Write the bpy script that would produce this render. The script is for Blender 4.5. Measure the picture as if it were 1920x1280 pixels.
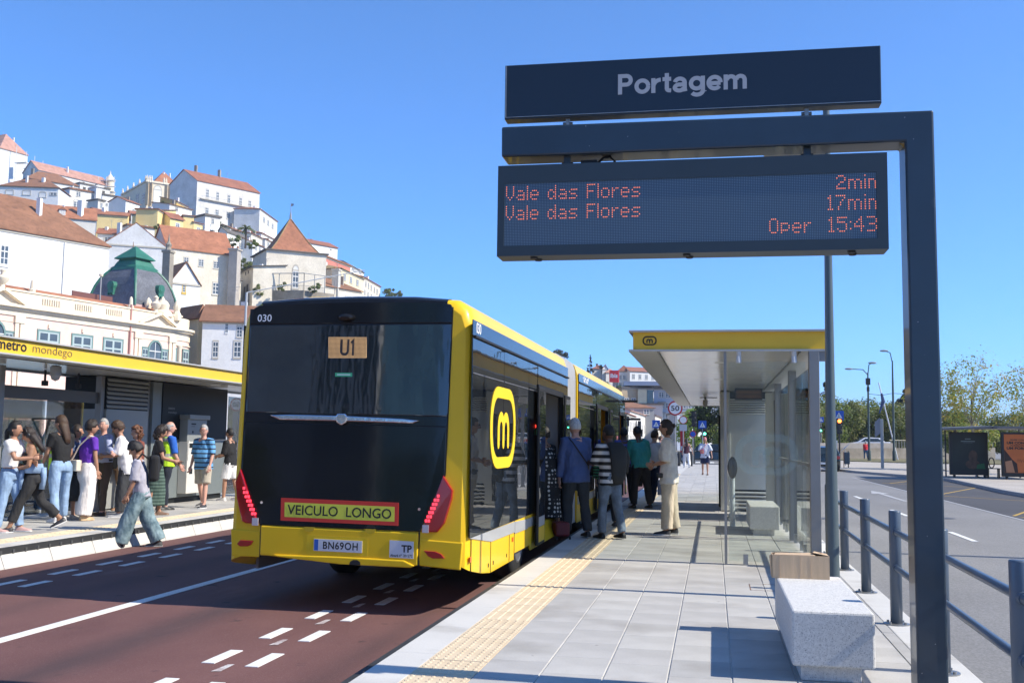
import bpy, bmesh, math, random
from mathutils import Vector, Matrix, noise
R=math.radians
random.seed(7)
for _o in list(bpy.data.objects): bpy.data.objects.remove(_o)
SC=bpy.context.scene; COL=SC.collection
# ---------------------------------------------------------------- camera
YAW,PITCH,ROLL=R(10.85),R(5.35),R(.81)
_f=Vector((-math.sin(YAW)*math.cos(PITCH),math.cos(YAW)*math.cos(PITCH),math.sin(PITCH)))
_r=_f.cross(Vector((0,0,1))).normalized(); _u=_r.cross(_f)
_R=_r*math.cos(ROLL)+_u*math.sin(ROLL); _U=_u*math.cos(ROLL)-_r*math.sin(ROLL)
cd=bpy.data.cameras.new('camera'); cam=bpy.data.objects.new('camera',cd); COL.objects.link(cam)
m=Matrix((_R,_U,-_f)).transposed().to_4x4(); m.translation=Vector((0,0,1.45)); cam.matrix_world=m
cd.sensor_width=36; cd.lens=36*1970/1920; cd.clip_start=.05; cd.clip_end=20000
SC.camera=cam
SC.render.resolution_x=1024; SC.render.resolution_y=682
# ---------------------------------------------------------------- sky, sun, exposure
SUN_AZ=R(90+2.5); SUN_EL=R(40.4)          # azimuth clockwise from +Y
W=bpy.data.worlds.new('World'); SC.world=W; W.use_nodes=True
wn=W.node_tree.nodes; wl=W.node_tree.links
sky=wn.new('ShaderNodeTexSky'); sky.sky_type='NISHITA'; sky.sun_disc=False
sky.sun_elevation=SUN_EL; sky.sun_rotation=SUN_AZ; sky.altitude=11000; sky.air_density=2.7; sky.dust_density=0; sky.ozone_density=10
bg=wn['Background']; bg.inputs[1].default_value=.145; sc_=wn.new('ShaderNodeMix'); sc_.data_type='RGBA'; sc_.blend_type='MULTIPLY'; sc_.inputs[0].default_value=1; sc_.inputs[7].default_value=(.85,.965,.955,1); wl.new(sky.outputs[0],sc_.inputs[6]); wl.new(sc_.outputs[2],bg.inputs[0])
sd=bpy.data.lights.new('sun','SUN'); sd.energy=3.3; sd.angle=R(.53); sd.color=(1,.93,.80)
so=bpy.data.objects.new('sun',sd); COL.objects.link(so)
_s=Vector((math.sin(SUN_AZ)*math.cos(SUN_EL),math.cos(SUN_AZ)*math.cos(SUN_EL),math.sin(SUN_EL)))
so.rotation_euler=_s.to_track_quat('Z','Y').to_euler(); so.location=(60,0,60)
SC.view_settings.view_transform='Standard'; SC.view_settings.look='None'; SC.view_settings.gamma=1
SC.view_settings.use_curve_mapping=False; SC.view_settings.exposure=1.06
SC.render.engine='CYCLES'
SC.cycles.max_bounces=8; SC.cycles.transparent_max_bounces=16
# ---------------------------------------------------------------- materials
MATS={}
def _mix(nt,a,b,f):
    n=nt.nodes.new('ShaderNodeMix'); n.data_type='RGBA'
    if isinstance(f,(int,float)): n.inputs[0].default_value=f
    else: nt.links.new(f,n.inputs[0])
    for k,v in ((6,a),(7,b)):
        if isinstance(v,tuple): n.inputs[k].default_value=(*v[:3],1)
        else: nt.links.new(v,n.inputs[k])
    return n.outputs[2]
def _ramp(nt,src,a,b):
    n=nt.nodes.new('ShaderNodeMapRange'); n.inputs[1].default_value=a; n.inputs[2].default_value=b; n.clamp=True
    nt.links.new(src,n.inputs[0]); return n.outputs[0]
def _noise(nt,scale,detail=4,stretch=None,rough=.6,coord='Object'):
    tc=nt.nodes.new('ShaderNodeTexCoord'); src=tc.outputs[coord]
    if stretch:
        mp=nt.nodes.new('ShaderNodeMapping'); mp.inputs['Scale'].default_value=stretch; nt.links.new(src,mp.inputs[0]); src=mp.outputs[0]
    n=nt.nodes.new('ShaderNodeTexNoise'); n.inputs['Scale'].default_value=scale; n.inputs['Detail'].default_value=detail; n.inputs['Roughness'].default_value=rough
    nt.links.new(src,n.inputs['Vector']); return n.outputs[0]
def M(name,col=(.5,.5,.5),rough=.6,metal=0,var=0,vs=4,bump=0,bs=40,spec=.5,coat=0,emit=None,es=1,stretch=None,var2=0,vs2=60,col2=None,bstretch=None,bd=.01):
    """procedural principled material: base colour, broad variation (var, vs), fine variation (var2, vs2), relief (bump, bs)"""
    if name in MATS: return MATS[name]
    mt=bpy.data.materials.new(name); mt.use_nodes=True; nt=mt.node_tree; p=nt.nodes['Principled BSDF']
    p.inputs['Roughness'].default_value=rough; p.inputs['Metallic'].default_value=metal
    p.inputs['Specular IOR Level'].default_value=spec
    if coat: p.inputs['Coat Weight'].default_value=coat; p.inputs['Coat Roughness'].default_value=.04
    c=tuple(col)
    if var or col2:
        lo=tuple(x*(1-var) for x in col); hi=tuple(col2) if col2 else tuple(min(1,x*(1+var)) for x in col)
        c=_mix(nt,lo,hi,_ramp(nt,_noise(nt,vs,5,stretch),.35,.65))
    if var2:
        f=_ramp(nt,_noise(nt,vs2,3,stretch),.38,.62)
        n=nt.nodes.new('ShaderNodeMapRange'); n.inputs[3].default_value=1-var2; n.inputs[4].default_value=1+var2; nt.links.new(f,n.inputs[0])
        mm=nt.nodes.new('ShaderNodeVectorMath'); mm.operation='SCALE'
        if isinstance(c,tuple): mm.inputs[0].default_value=c
        else: nt.links.new(c,mm.inputs[0])
        nt.links.new(n.outputs[0],mm.inputs['Scale']); c=mm.outputs[0]
    if isinstance(c,tuple): p.inputs['Base Color'].default_value=(*c[:3],1)
    else: nt.links.new(c,p.inputs['Base Color'])
    if bump:
        b=nt.nodes.new('ShaderNodeBump'); b.inputs['Strength'].default_value=bump; b.inputs['Distance'].default_value=bd
        nt.links.new(_noise(nt,bs,4,bstretch or stretch),b.inputs['Height']); nt.links.new(b.outputs[0],p.inputs['Normal'])
    if emit: p.inputs['Emission Color'].default_value=(*emit,1); p.inputs['Emission Strength'].default_value=es
    MATS[name]=mt; return mt
def glass(name,tint=(.85,.93,.92),refl=1.0,rough=0.0,opac=0,ocol=(.7,.8,.78)):
    if name in MATS: return MATS[name]
    mt=bpy.data.materials.new(name); mt.use_nodes=True; nt=mt.node_tree; nt.nodes.clear()
    o=nt.nodes.new('ShaderNodeOutputMaterial'); t=nt.nodes.new('ShaderNodeBsdfTransparent'); t.inputs[0].default_value=(*tint,1)
    g=nt.nodes.new('ShaderNodeBsdfGlossy'); g.inputs['Roughness'].default_value=rough
    fr=nt.nodes.new('ShaderNodeFresnel'); fr.inputs[0].default_value=1.45
    mu=nt.nodes.new('ShaderNodeMath'); mu.operation='MULTIPLY'; mu.inputs[1].default_value=refl; mu.use_clamp=True; nt.links.new(fr.outputs[0],mu.inputs[0])
    mx=nt.nodes.new('ShaderNodeMixShader'); nt.links.new(mu.outputs[0],mx.inputs[0]); nt.links.new(t.outputs[0],mx.inputs[1]); nt.links.new(g.outputs[0],mx.inputs[2])
    last=mx.outputs[0]
    if opac:
        d=nt.nodes.new('ShaderNodeBsdfDiffuse'); d.inputs[0].default_value=(*ocol,1)
        m2=nt.nodes.new('ShaderNodeMixShader'); m2.inputs[0].default_value=opac; nt.links.new(last,m2.inputs[1]); nt.links.new(d.outputs[0],m2.inputs[2]); last=m2.outputs[0]
    nt.links.new(last,o.inputs[0]); MATS[name]=mt; return mt
def bands(name,c1,c2,period,duty=.5,axis=2,rough=.8,off=0,soft=.04,c3=None):
    """cloth with stripes along one object axis"""
    if name in MATS: return MATS[name]
    mt=bpy.data.materials.new(name); mt.use_nodes=True; nt=mt.node_tree; p=nt.nodes['Principled BSDF']; p.inputs['Roughness'].default_value=rough
    tc=nt.nodes.new('ShaderNodeTexCoord'); sp=nt.nodes.new('ShaderNodeSeparateXYZ'); nt.links.new(tc.outputs['Object'],sp.inputs[0])
    a=nt.nodes.new('ShaderNodeMath'); a.operation='MULTIPLY_ADD'; a.inputs[1].default_value=1/period; a.inputs[2].default_value=off; nt.links.new(sp.outputs[axis],a.inputs[0])
    f=nt.nodes.new('ShaderNodeMath'); f.operation='FRACT'; nt.links.new(a.outputs[0],f.inputs[0])
    c=_mix(nt,c1,c2,_ramp(nt,f.outputs[0],duty-soft,duty+soft))
    nt.links.new(c,p.inputs['Base Color']); MATS[name]=mt; return mt
# ---------------------------------------------------------------- object bookkeeping
def put(o,label=None,cat=None,group=None,kind=None):
    if label: o['label']=label
    if cat: o['category']=cat
    if group: o['group']=group
    if kind: o['kind']=kind
    return o
def thing(name,label,cat,loc=(0,0,0),rz=0,group=None,kind=None):
    o=bpy.data.objects.new(name,None); COL.objects.link(o); o.location=loc; o.rotation_euler=(0,0,rz); o.empty_display_size=.2
    return put(o,label,cat,group,kind)
def dup(root,loc=None,rz=None,label=None,group=None):
    def cp(o,par):
        c=o.copy(); COL.objects.link(c); c.parent=par
        for ch in list(o.children): cp(ch,c)
        return c
    r=cp(root,None)
    if loc is not None: r.location=loc
    if rz is not None: r.rotation_euler=(0,0,rz)
    if label: r['label']=label
    if group: r['group']=group
    return r
def wloc(o):
    v=Vector(o.location)
    while o.parent: o=o.parent; v+=Vector(o.location)
    return v
class MB:
    """mesh collector in world coordinates (or local ones when local=True is given to build)"""
    def __init__(s): s.v=[];s.f=[];s.mi=[];s.cur=0;s.xf=None
    def add(s,vs,fs):
        n=len(s.v)
        for v in vs:
            v=Vector(v); s.v.append(s.xf@v if s.xf else v)
        for f in fs: s.f.append([i+n for i in f]); s.mi.append(s.cur)
        return s
    def box(s,x0,x1,y0,y1,z0,z1):
        return s.add([(x0,y0,z0),(x1,y0,z0),(x1,y1,z0),(x0,y1,z0),(x0,y0,z1),(x1,y0,z1),(x1,y1,z1),(x0,y1,z1)],
            [(0,3,2,1),(4,5,6,7),(0,1,5,4),(1,2,6,5),(2,3,7,6),(3,0,4,7)])
    def quad(s,a,b,c,d): return s.add([a,b,c,d],[(0,1,2,3)])
    def prism(s,poly,ax,a,b):
        """poly of 2D points extruded along axis ax (0,1,2) from a to b; 2D order: remaining axes"""
        def P(p,t):
            if ax==0: return (t,p[0],p[1])
            if ax==1: return (p[0],t,p[1])
            return (p[0],p[1],t)
        n=len(poly); vs=[P(p,a) for p in poly]+[P(p,b) for p in poly]
        ar=sum(poly[i][0]*poly[(i+1)%n][1]-poly[(i+1)%n][0]*poly[i][1] for i in range(n))
        flip=(ar<0)!=(ax==1)
        if b<a: flip=not flip
        fs=[list(range(n))[::-1],list(range(n,2*n))]+[(i,(i+1)%n,(i+1)%n+n,i+n) for i in range(n)]
        if flip: fs=[f[::-1] for f in fs]
        return s.add(vs,fs)
    def slab(s,front,off):
        """polygon of 3D points (front) given thickness by the offset vector"""
        n=len(front); off=Vector(off); vs=[Vector(p) for p in front]+[Vector(p)+off for p in front]
        return s.add(vs,[list(range(n)),list(range(n,2*n))[::-1]]+[(i,i+n,(i+1)%n+n,(i+1)%n) for i in range(n)])
    def ring(s,c,u,w,r,n,ry=None):
        ry=ry or r
        return [c+u*(math.cos(2*math.pi*i/n)*r)+w*(math.sin(2*math.pi*i/n)*ry) for i in range(n)]
    def loft(s,rings,cap=True,closed=False):
        n=len(rings[0]); b=len(s.v)
        vs=[p for r in rings for p in r]; fs=[]
        m_=len(rings)
        for k in range(m_ if closed else m_-1):
            k2=(k+1)%m_
            for i in range(n): fs.append((k*n+i,k*n+(i+1)%n,k2*n+(i+1)%n,k2*n+i))
        if cap and not closed: fs+= [list(range(n))[::-1],list(range((m_-1)*n,m_*n))]
        return s.add(vs,fs)
    def tube(s,pts,r,n=8,cap=True,closed=False):
        pts=[Vector(p) for p in pts]; rs=r if isinstance(r,(list,tuple)) else [r]*len(pts)
        rings=[]; prev=None
        for i,p in enumerate(pts):
            if closed: d=(pts[(i+1)%len(pts)]-pts[i-1])
            else: d=(pts[min(i+1,len(pts)-1)]-pts[max(i-1,0)])
            d.normalize()
            if prev is None:
                a=Vector((0,0,1)) if abs(d.z)<.9 else Vector((0,1,0)); u=d.cross(a).normalized()
            else:
                u=(prev-d*prev.dot(d))
                if u.length<1e-5: u=d.orthogonal()
                u.normalize()
            prev=u; w=d.cross(u); rings.append(s.ring(p,u,w,rs[i],n))
        return s.loft(rings,cap,closed)
    def lathe(s,prof,c=(0,0,0),n=16):
        c=Vector(c); rings=[[c+Vector((math.cos(2*math.pi*i/n)*r,math.sin(2*math.pi*i/n)*r,z)) for i in range(n)] for r,z in prof]
        return s.loft(rings,True)
    def ell(s,c,rx,ry,rz,nu=12,nv=8,fn=None,rot=None):
        c=Vector(c); vs=[];fs=[]
        for j in range(nv+1):
            th=math.pi*j/nv
            for i in range(nu):
                ph=2*math.pi*i/nu
                p=Vector((math.sin(th)*math.cos(ph),math.sin(th)*math.sin(ph),math.cos(th)))
                if fn: p=fn(p)
                p=Vector((p.x*rx,p.y*ry,p.z*rz))
                if rot: p=rot@p
                vs.append(c+p)
        for j in range(nv):
            for i in range(nu):
                a=j*nu+i;b=j*nu+(i+1)%nu
                if j==0: fs.append((a,b+nu,a+nu)[::-1])
                elif j==nv-1: fs.append((a,b,a+nu)[::-1])
                else: fs.append((a,b,b+nu,a+nu)[::-1])
        return s.add(vs,fs)
    def mesh(s,name,mats,org=Vector((0,0,0)),smooth=False):
        me=bpy.data.meshes.new(name); me.from_pydata([tuple(v-org) for v in s.v],[],s.f)
        if not isinstance(mats,(list,tuple)): mats=[mats]
        for m_ in mats: me.materials.append(m_)
        if len(mats)>1: me.polygons.foreach_set('material_index',s.mi)
        if smooth: me.polygons.foreach_set('use_smooth',[True]*len(me.polygons))
        me.update(); return me
    def build(s,name,mats,parent=None,smooth=False,bevel=0,local=False,loc=None,bseg=2):
        org=Vector((0,0,0))
        if parent is not None and not local: org=wloc(parent)
        if loc is not None: org=Vector(loc)
        me=s.mesh(name,mats,org,smooth); o=bpy.data.objects.new(name,me); COL.objects.link(o)
        if parent is not None: o.parent=parent
        if loc is not None: o.location=Vector(loc)-(wloc(parent) if parent is not None else Vector((0,0,0)))
        if bevel:
            b=o.modifiers.new('bevel','BEVEL'); b.width=bevel; b.segments=bseg; b.limit_method='ANGLE'; b.angle_limit=R(40)
        if smooth and smooth!='all':
            me.set_sharp_from_angle(angle=R(38)) if hasattr(me,'set_sharp_from_angle') else None
        return o
def B(x0,x1,y0,y1,z0,z1): return MB().box(x0,x1,y0,y1,z0,z1)
def inst(src,name,loc,parent=None,rz=0,scale=None,mat=None):
    """another object that shares src's mesh (built around the origin)"""
    o=bpy.data.objects.new(name,src.data if hasattr(src,'data') else src); COL.objects.link(o)
    o.location=loc; o.rotation_euler=(0,0,rz)
    if scale: o.scale=scale
    if parent is not None: o.parent=parent
    return o
def textmesh(s,w,h=None,bold=0.0,depth=.002,spacing=1.0,shear=0):
    """flat lettering centred on the origin in XZ, facing -Y, fitted to width w (and height h)"""
    cu=bpy.data.curves.new('t','FONT'); cu.body=s; cu.size=1; cu.offset=bold; cu.space_character=spacing; cu.fill_mode='FRONT'; cu.resolution_u=3; cu.shear=shear
    ob=bpy.data.objects.new('t',cu); COL.objects.link(ob); bpy.context.view_layer.update()
    dg=bpy.context.evaluated_depsgraph_get(); me=bpy.data.meshes.new_from_object(ob.evaluated_get(dg))
    xs=[v.co.x for v in me.vertices]; ys=[v.co.y for v in me.vertices]
    sx=w/(max(xs)-min(xs)); sy=(h/(max(ys)-min(ys))) if h else sx
    cx=(max(xs)+min(xs))/2; cy=(max(ys)+min(ys))/2
    vs=[((v.co.x-cx)*sx,0,(v.co.y-cy)*sy) for v in me.vertices]; fs=[list(p.vertices) for p in me.polygons]
    bpy.data.objects.remove(ob); bpy.data.curves.remove(cu); bpy.data.meshes.remove(me)
    return vs,fs
def text(name,s,w,h,mat,parent,loc,rot=(0,0,0),bold=0.0,spacing=1.0,shear=0):
    vs,fs=textmesh(s,w,h,bold,spacing=spacing,shear=shear); mb=MB(); mb.add(vs,fs)
    o=mb.build(name,mat,parent,local=True); o.location=Vector(loc)-(wloc(parent) if parent is not None else Vector((0,0,0))); o.rotation_euler=rot; return o
def ribbon(mb,pts,w,off=0):
    """flat stroke of width w along 2D points, in the XZ plane"""
    n=len(pts); L=[];Q=[]
    for i,(x,z) in enumerate(pts):
        a=Vector(pts[max(0,i-1)]); b=Vector(pts[min(n-1,i+1)]); p=Vector((x,z))
        d1=(p-a).normalized() if i>0 else (b-p).normalized(); d2=(b-p).normalized() if i<n-1 else d1
        t=(d1+d2).normalized(); nn=Vector((-t.y,t.x)); k=1/max(.5,abs(nn.dot(Vector((-d1.y,d1.x))))); L.append((x+nn.x*w/2*k,off,z+nn.y*w/2*k)); Q.append((x-nn.x*w/2*k,off,z-nn.y*w/2*k))
    mb.add(L+Q,[(i,n+i,n+i+1,i+1) for i in range(n-1)]); return mb
def arc(cx,cz,rx,rz,a0,a1,n):
    return [(cx+rx*math.cos(R(a0+(a1-a0)*i/n)),cz+rz*math.sin(R(a0+(a1-a0)*i/n))) for i in range(n+1)]
def stadium(w,h,r,n=8):
    return arc(w/2-r,h/2-r,r,r,0,90,n)+arc(-w/2+r,h/2-r,r,r,90,180,n)+arc(-w/2+r,-h/2+r,r,r,180,270,n)+arc(w/2-r,-h/2+r,r,r,270,360,n)
def emblem_m(mb,w,t=.004,k=1.0,ln=.085):
    """rounded stadium ring with a rounded lowercase m, in XZ around the origin, front at y=0 and body to +y"""
    h=w*.66*k
    def band(poly_o,poly_i):
        n=len(poly_o); vs=[(x,0,z) for x,z in poly_o]+[(x,0,z) for x,z in poly_i]+[(x,t,z) for x,z in poly_o]+[(x,t,z) for x,z in poly_i]; fs=[]
        for i in range(n):
            j=(i+1)%n; fs+= [(i,n+i,n+j,j),(i,j,2*n+j,2*n+i),(n+i,3*n+i,3*n+j,n+j)]
        mb.add(vs,fs)
    l=w*ln
    band(stadium(w,h,h*.46),stadium(w-2*l,h-2*l,(h-2*l)*.44))
    # the m: two arches, three legs
    mw=w*.46; mh=h*.40; s=l*.92; a=(mw-s)/2
    for k_ in (0,1):
        x0=-mw/2+s/2+k_*a; cx=x0+a/2; ro=a/2+s/2; ri=a/2-s/2; zc=mh/2-ro
        o=arc(cx,zc,ro,ro,0,180,8); i_=arc(cx,zc,ri,ri,0,180,8)
        vs=[(x,0,z) for x,z in o]+[(x,0,z) for x,z in i_]; n=len(o)
        mb.add([(x,k_*.0006,z) for x,_,z in vs],[(j,n+j,n+j+1,j+1)[::-1] for j in range(n-1)])
    for k_ in range(3):
        x=-mw/2+s/2+k_*a; mb.quad((x-s/2,0.0003*k_,-mh/2),(x+s/2,0.0003*k_,-mh/2),(x+s/2,0.0003*k_,mh/2-a/2-s/2),(x-s/2,0.0003*k_,mh/2-a/2-s/2))
        mb.add([(x+px,.0003*k_,-mh/2+pz) for px,pz in arc(0,0,s/2,s/2,180,360,6)],[list(range(7))])
    return mb
# ================================================================ GROUND
ZB=-.26        # busway level
ZR=-.12        # street level to the right
ZL=-.14        # street level to the left
conc=M('kerb_concrete',(.50,.50,.49),.85,var=.06,vs=1.2,var2=.05,vs2=70,bump=.15,bs=180)
asph=M('street_asphalt',(.215,.21,.205),.9,var=.10,vs=.35,var2=.16,vs2=55,bump=.5,bs=160,stretch=(1,.6,1))
asph2=M('old_asphalt',(.07,.07,.075),.92,var=.12,vs=.5,var2=.22,vs2=60,bump=.5,bs=130)
paint=M('road_paint',(.72,.72,.69),.7,var=.06,vs=6,var2=.08,vs2=60)
paintw=M('worn_road_paint',(.33,.25,.24),.8,col2=(.62,.60,.58),vs=14,var2=.2,vs2=80)
# red busway with tyre-darkened lanes
def busway_mat():
    mt=bpy.data.materials.new('red_asphalt'); mt.use_nodes=True; nt=mt.node_tree; p=nt.nodes['Principled BSDF']; p.inputs['Roughness'].default_value=.88
    base=_mix(nt,(.112,.046,.042),(.180,.082,.072),_ramp(nt,_noise(nt,.7,6,(1,.45,1)),.3,.7))
    grain=_mix(nt,base,(.26,.17,.155),_ramp(nt,_noise(nt,110,2),.58,.80))
    grain=_mix(nt,grain,(.045,.025,.024),_ramp(nt,_noise(nt,85,2),.60,.82))
    # rubber bands left by tyres along x=-4.55 and x=-6.8
    tc=nt.nodes.new('ShaderNodeTexCoord'); sp=nt.nodes.new('ShaderNodeSeparateXYZ'); nt.links.new(tc.outputs['Object'],sp.inputs[0])
    tot=None
    for cx,w,st in ((-4.75,.46,.75),(-2.75,.28,.5),(-6.75,.40,.45),(-8.35,.2,.15)):
        a=nt.nodes.new('ShaderNodeMath'); a.operation='ADD'; a.inputs[1].default_value=-cx; nt.links.new(sp.outputs[0],a.inputs[0])
        b=nt.nodes.new('ShaderNodeMath'); b.operation='ABSOLUTE'; nt.links.new(a.outputs[0],b.inputs[0])
        c=nt.nodes.new('ShaderNodeMapRange'); c.inputs[1].default_value=0; c.inputs[2].default_value=w; c.inputs[3].default_value=st; c.inputs[4].default_value=0; c.interpolation_type='SMOOTHSTEP'; nt.links.new(b.outputs[0],c.inputs[0])
        if tot is None: tot=c.outputs[0]
        else:
            d=nt.nodes.new('ShaderNodeMath'); d.operation='ADD'; nt.links.new(tot,d.inputs[0]); nt.links.new(c.outputs[0],d.inputs[1]); tot=d.outputs[0]
    n2=nt.nodes.new('ShaderNodeMath'); n2.operation='MULTIPLY'; nt.links.new(tot,n2.inputs[0]); nt.links.new(_ramp(nt,_noise(nt,1.2,5,(1,.25,1)),.2,.65),n2.inputs[1])
    grain=_mix(nt,grain,(.035,.022,.022),_ramp(nt,_noise(nt,3.1,3,(1,.8,1)),.66,.76)); grain=_mix(nt,grain,(.21,.13,.12),_ramp(nt,_noise(nt,.9,7,(2.2,.35,1)),.60,.80))
    c=_mix(nt,grain,(.040,.028,.030),n2.outputs[0]); nt.links.new(c,p.inputs['Base Color'])
    b=nt.nodes.new('ShaderNodeBump'); b.inputs['Strength'].default_value=.55; b.inputs['Distance'].default_value=.004; nt.links.new(_noise(nt,150,3),b.inputs['Height']); nt.links.new(b.outputs[0],p.inputs['Normal'])
    return mt
red=busway_mat()
g=MB().quad((-6000,-3000,-.5),(6000,-3000,-.5),(6000,9000,-.5),(-6000,9000,-.5)).build('ground',M('ground_earth',(.16,.15,.13),.95,var=.2,vs=.02)); put(g,kind='structure')
bw=MB().quad((-8.98,-20,ZB),(-2.14,-20,ZB),(-2.14,160,ZB),(-8.98,160,ZB)).build('busway',red); put(bw,kind='structure')
def mark(x0,x1,y0,y1,z,mat,par,name='road_marking'):
    return MB().box(x0,x1,y0,y1,z-.003,z+.003).build(name,mat,par,loc=((x0+x1)/2,(y0+y1)/2,z))
mark(-5.86,-5.73,-6,120,ZB+.002,paint,bw,'centre_line')
for k in range(-2,22):
    for xc in (-3.755,-3.385):
        y=7.56+k*1.025+(0 if xc<-3.6 else -.04)
        if y<25: mark(xc-.052,xc+.052,y,y+.5,ZB+.002,paint,bw,'dash')
    if k<9:
        y=7.30+k*1.02; MB().quad((-3.60,y,ZB+.004),(-3.53,y+.02,ZB+.004),(-3.54,y+.27,ZB+.004),(-3.585,y+.25,ZB+.004)).build('worn_dash',paintw,bw)
for k in range(-3,20):
    for xc in (-7.60,-7.93):
        y=10.72+k*1.02
        mark(xc-.05,xc+.05,y,y+.5,ZB+.002,paint,bw,'dash')
# --- right platform: concrete body, kerb slabs, tactile strip, paving tiles
plat=B(-2.12,1.62,-2,72,-.5,-.007).build('platform',M('joint_mortar',(.50,.49,.46),.95,var2=.15,vs2=60)); put(plat,kind='structure')
tile_m=[M('paving_grey_%s'%n,c,.85,var=.09,vs=1.7,var2=.05,vs2=90,bump=.15,bs=200) for n,c in (('mid',(.425,.41,.385)),('light',(.455,.44,.41)),('dark',(.39,.38,.36)))]
kerb_m=M('kerb_slab_light',(.57,.555,.52),.85,var=.04,vs=1.6,var2=.04,vs2=70,bump=.1,bs=200)
def stain(mt):
    nt=mt.node_tree; p=nt.nodes['Principled BSDF']; src=p.inputs['Base Color'].links[0].from_socket; tc=nt.nodes.new('ShaderNodeNewGeometry'); n=nt.nodes.new('ShaderNodeTexNoise'); n.inputs['Scale'].default_value=1.1; n.inputs['Detail'].default_value=8; nt.links.new(tc.outputs['Position'],n.inputs['Vector']); m2=_mix(nt,src,(.27,.25,.225),_ramp(nt,n.outputs[0],.52,.80)); n3=nt.nodes.new('ShaderNodeTexNoise'); n3.inputs['Scale'].default_value=13; n3.inputs['Detail'].default_value=2; nt.links.new(tc.outputs['Position'],n3.inputs['Vector']); m3=_mix(nt,m2,(.16,.15,.14),_ramp(nt,n3.outputs[0],.755,.80)); nt.links.new(m3,p.inputs['Base Color'])
for m_ in tile_m: stain(m_)
stain(kerb_m)
def tile_mesh(name,w,l,mat,t=.035,ch=.004):
    a,b=w/2,l/2
    mb=MB(); mb.add([(-a,-b,-t),(a,-b,-t),(a,b,-t),(-a,b,-t),(-a,-b,-ch),(a,-b,-ch),(a,b,-ch),(-a,b,-ch),(-a+ch,-b+ch,0),(a-ch,-b+ch,0),(a-ch,b-ch,0),(-a+ch,b-ch,0)],
      [(0,1,5,4),(1,2,6,5),(2,3,7,6),(3,0,4,7),(4,5,9,8),(5,6,10,9),(6,7,11,10),(7,4,8,11),(8,9,10,11)])
    return mb.mesh(name,mat)
def lay(mesh,name,x,y,z,par,tilt=.0015):
    o=bpy.data.objects.new(name,mesh); COL.objects.link(o); o.parent=par; o.location=(x,y,z+random.uniform(-.0008,.0008)); o.rotation_euler=(random.uniform(-tilt,tilt),random.uniform(-tilt,tilt),0); return o
TW,TL=.392,.52
tms=[tile_mesh('tile_%d'%i,TW-.007,TL-.003,tile_m[i]) for i in range(3)]
kms=tile_mesh('kerb_slab',.29,1.017,kerb_m)
n=0; far_tiles=[MB(),MB(),MB()]
for r_ in range(0,46):
    for c in range(7):
        y=5.7+r_*TL+(TL/2 if c%2 else 0)*.0+[0,.21,.08,.30,.14,.36,.05][c]; x=-1.456+TW*(c+.5)
        k=random.choice((0,0,0,1,1,2))
        if r_<36 and n<252: lay(tms[k],'paving_tile',x,y,0,plat); n+=1
for r_ in range(36,128):
    for c in range(7):
        y=5.7+r_*TL+[0,.21,.08,.30,.14,.36,.05][c]; x=-1.456+TW*(c+.5); k=random.choice((0,0,0,1,1,2))
        far_tiles[k].box(x-TW/2+.004,x+TW/2-.004,y-TL/2+.003,y+TL/2-.003,-.03,random.uniform(-.0008,.0008))
for k in range(3): put(far_tiles[k].build('far_paving',tile_m[k],plat),kind='stuff')
near=MB()
for r_ in range(14):
    for c in range(7):
        y=5.7-TL-r_*TL; x=-1.456+TW*(c+.5); near.box(x-TW/2+.004,x+TW/2-.004,y-TL/2+.003,y+TL/2-.003,-.03,0)
put(near.build('near_paving',tile_m[0],plat),kind='stuff')
for k in range(-3,55):
    y=5.55+k*1.022; lay(kms,'kerb_slab',-2.14+.145,y,0,plat,.0008)
# tactile tiles: truncated domes near the camera, ribs further on
def tactile_mat(name,dome):
    mt=bpy.data.materials.new(name); mt.use_nodes=True; nt=mt.node_tree; p=nt.nodes['Principled BSDF']; p.inputs['Roughness'].default_value=.8
    base=_mix(nt,(.60,.47,.31),(.72,.59,.41),_ramp(nt,_noise(nt,3,5),.3,.7)); 
    c=_mix(nt,base,(.45,.36,.25),_ramp(nt,_noise(nt,60,3),.55,.8)); nt.links.new(c,p.inputs['Base Color'])
    return mt
tac=tactile_mat('tactile_yellow',True)
def tactile_mesh(name,dome):
    mb=MB(); a=.1975; mb.box(-a,a,-a,a,-.035,-.001)
    if dome:
        for i in range(6):
            for j in range(6):
                x=-a+.4/6*(i+.5)-.002; y=-a+.4/6*(j+.5)-.002
                mb.add([(x+.016*math.cos(R(q)),y+.016*math.sin(R(q)),-.001) for q in range(0,360,60)]+[(x+.010*math.cos(R(q)),y+.010*math.sin(R(q)),.004) for q in range(0,360,60)],[(q,(q+1)%6,(q+1)%6+6,q+6) for q in range(6)]+[(6,7,8,9,10,11)])
    else:
        for i in range(5):
            x=-a+.395/5*(i+.5); mb.add([(x-.016,-a+.008,-.001),(x+.016,-a+.008,-.001),(x+.010,-a+.014,.004),(x-.010,-a+.014,.004),(x-.016,a-.008,-.001),(x+.016,a-.008,-.001),(x+.010,a-.014,.004),(x-.010,a-.014,.004)],[(0,1,2,3),(4,7,6,5),(3,2,6,7),(0,3,7,4),(1,5,6,2)])
    return mb.mesh(name,tac)
td,tr=tactile_mesh('tactile_domes',True),tactile_mesh('tactile_ribs',False)
for k in range(-2,110):
    y=5.5+k*.4025; lay(td if y<8.45 else tr,'tactile_tile',-1.655,y,0,plat,.001)
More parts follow.
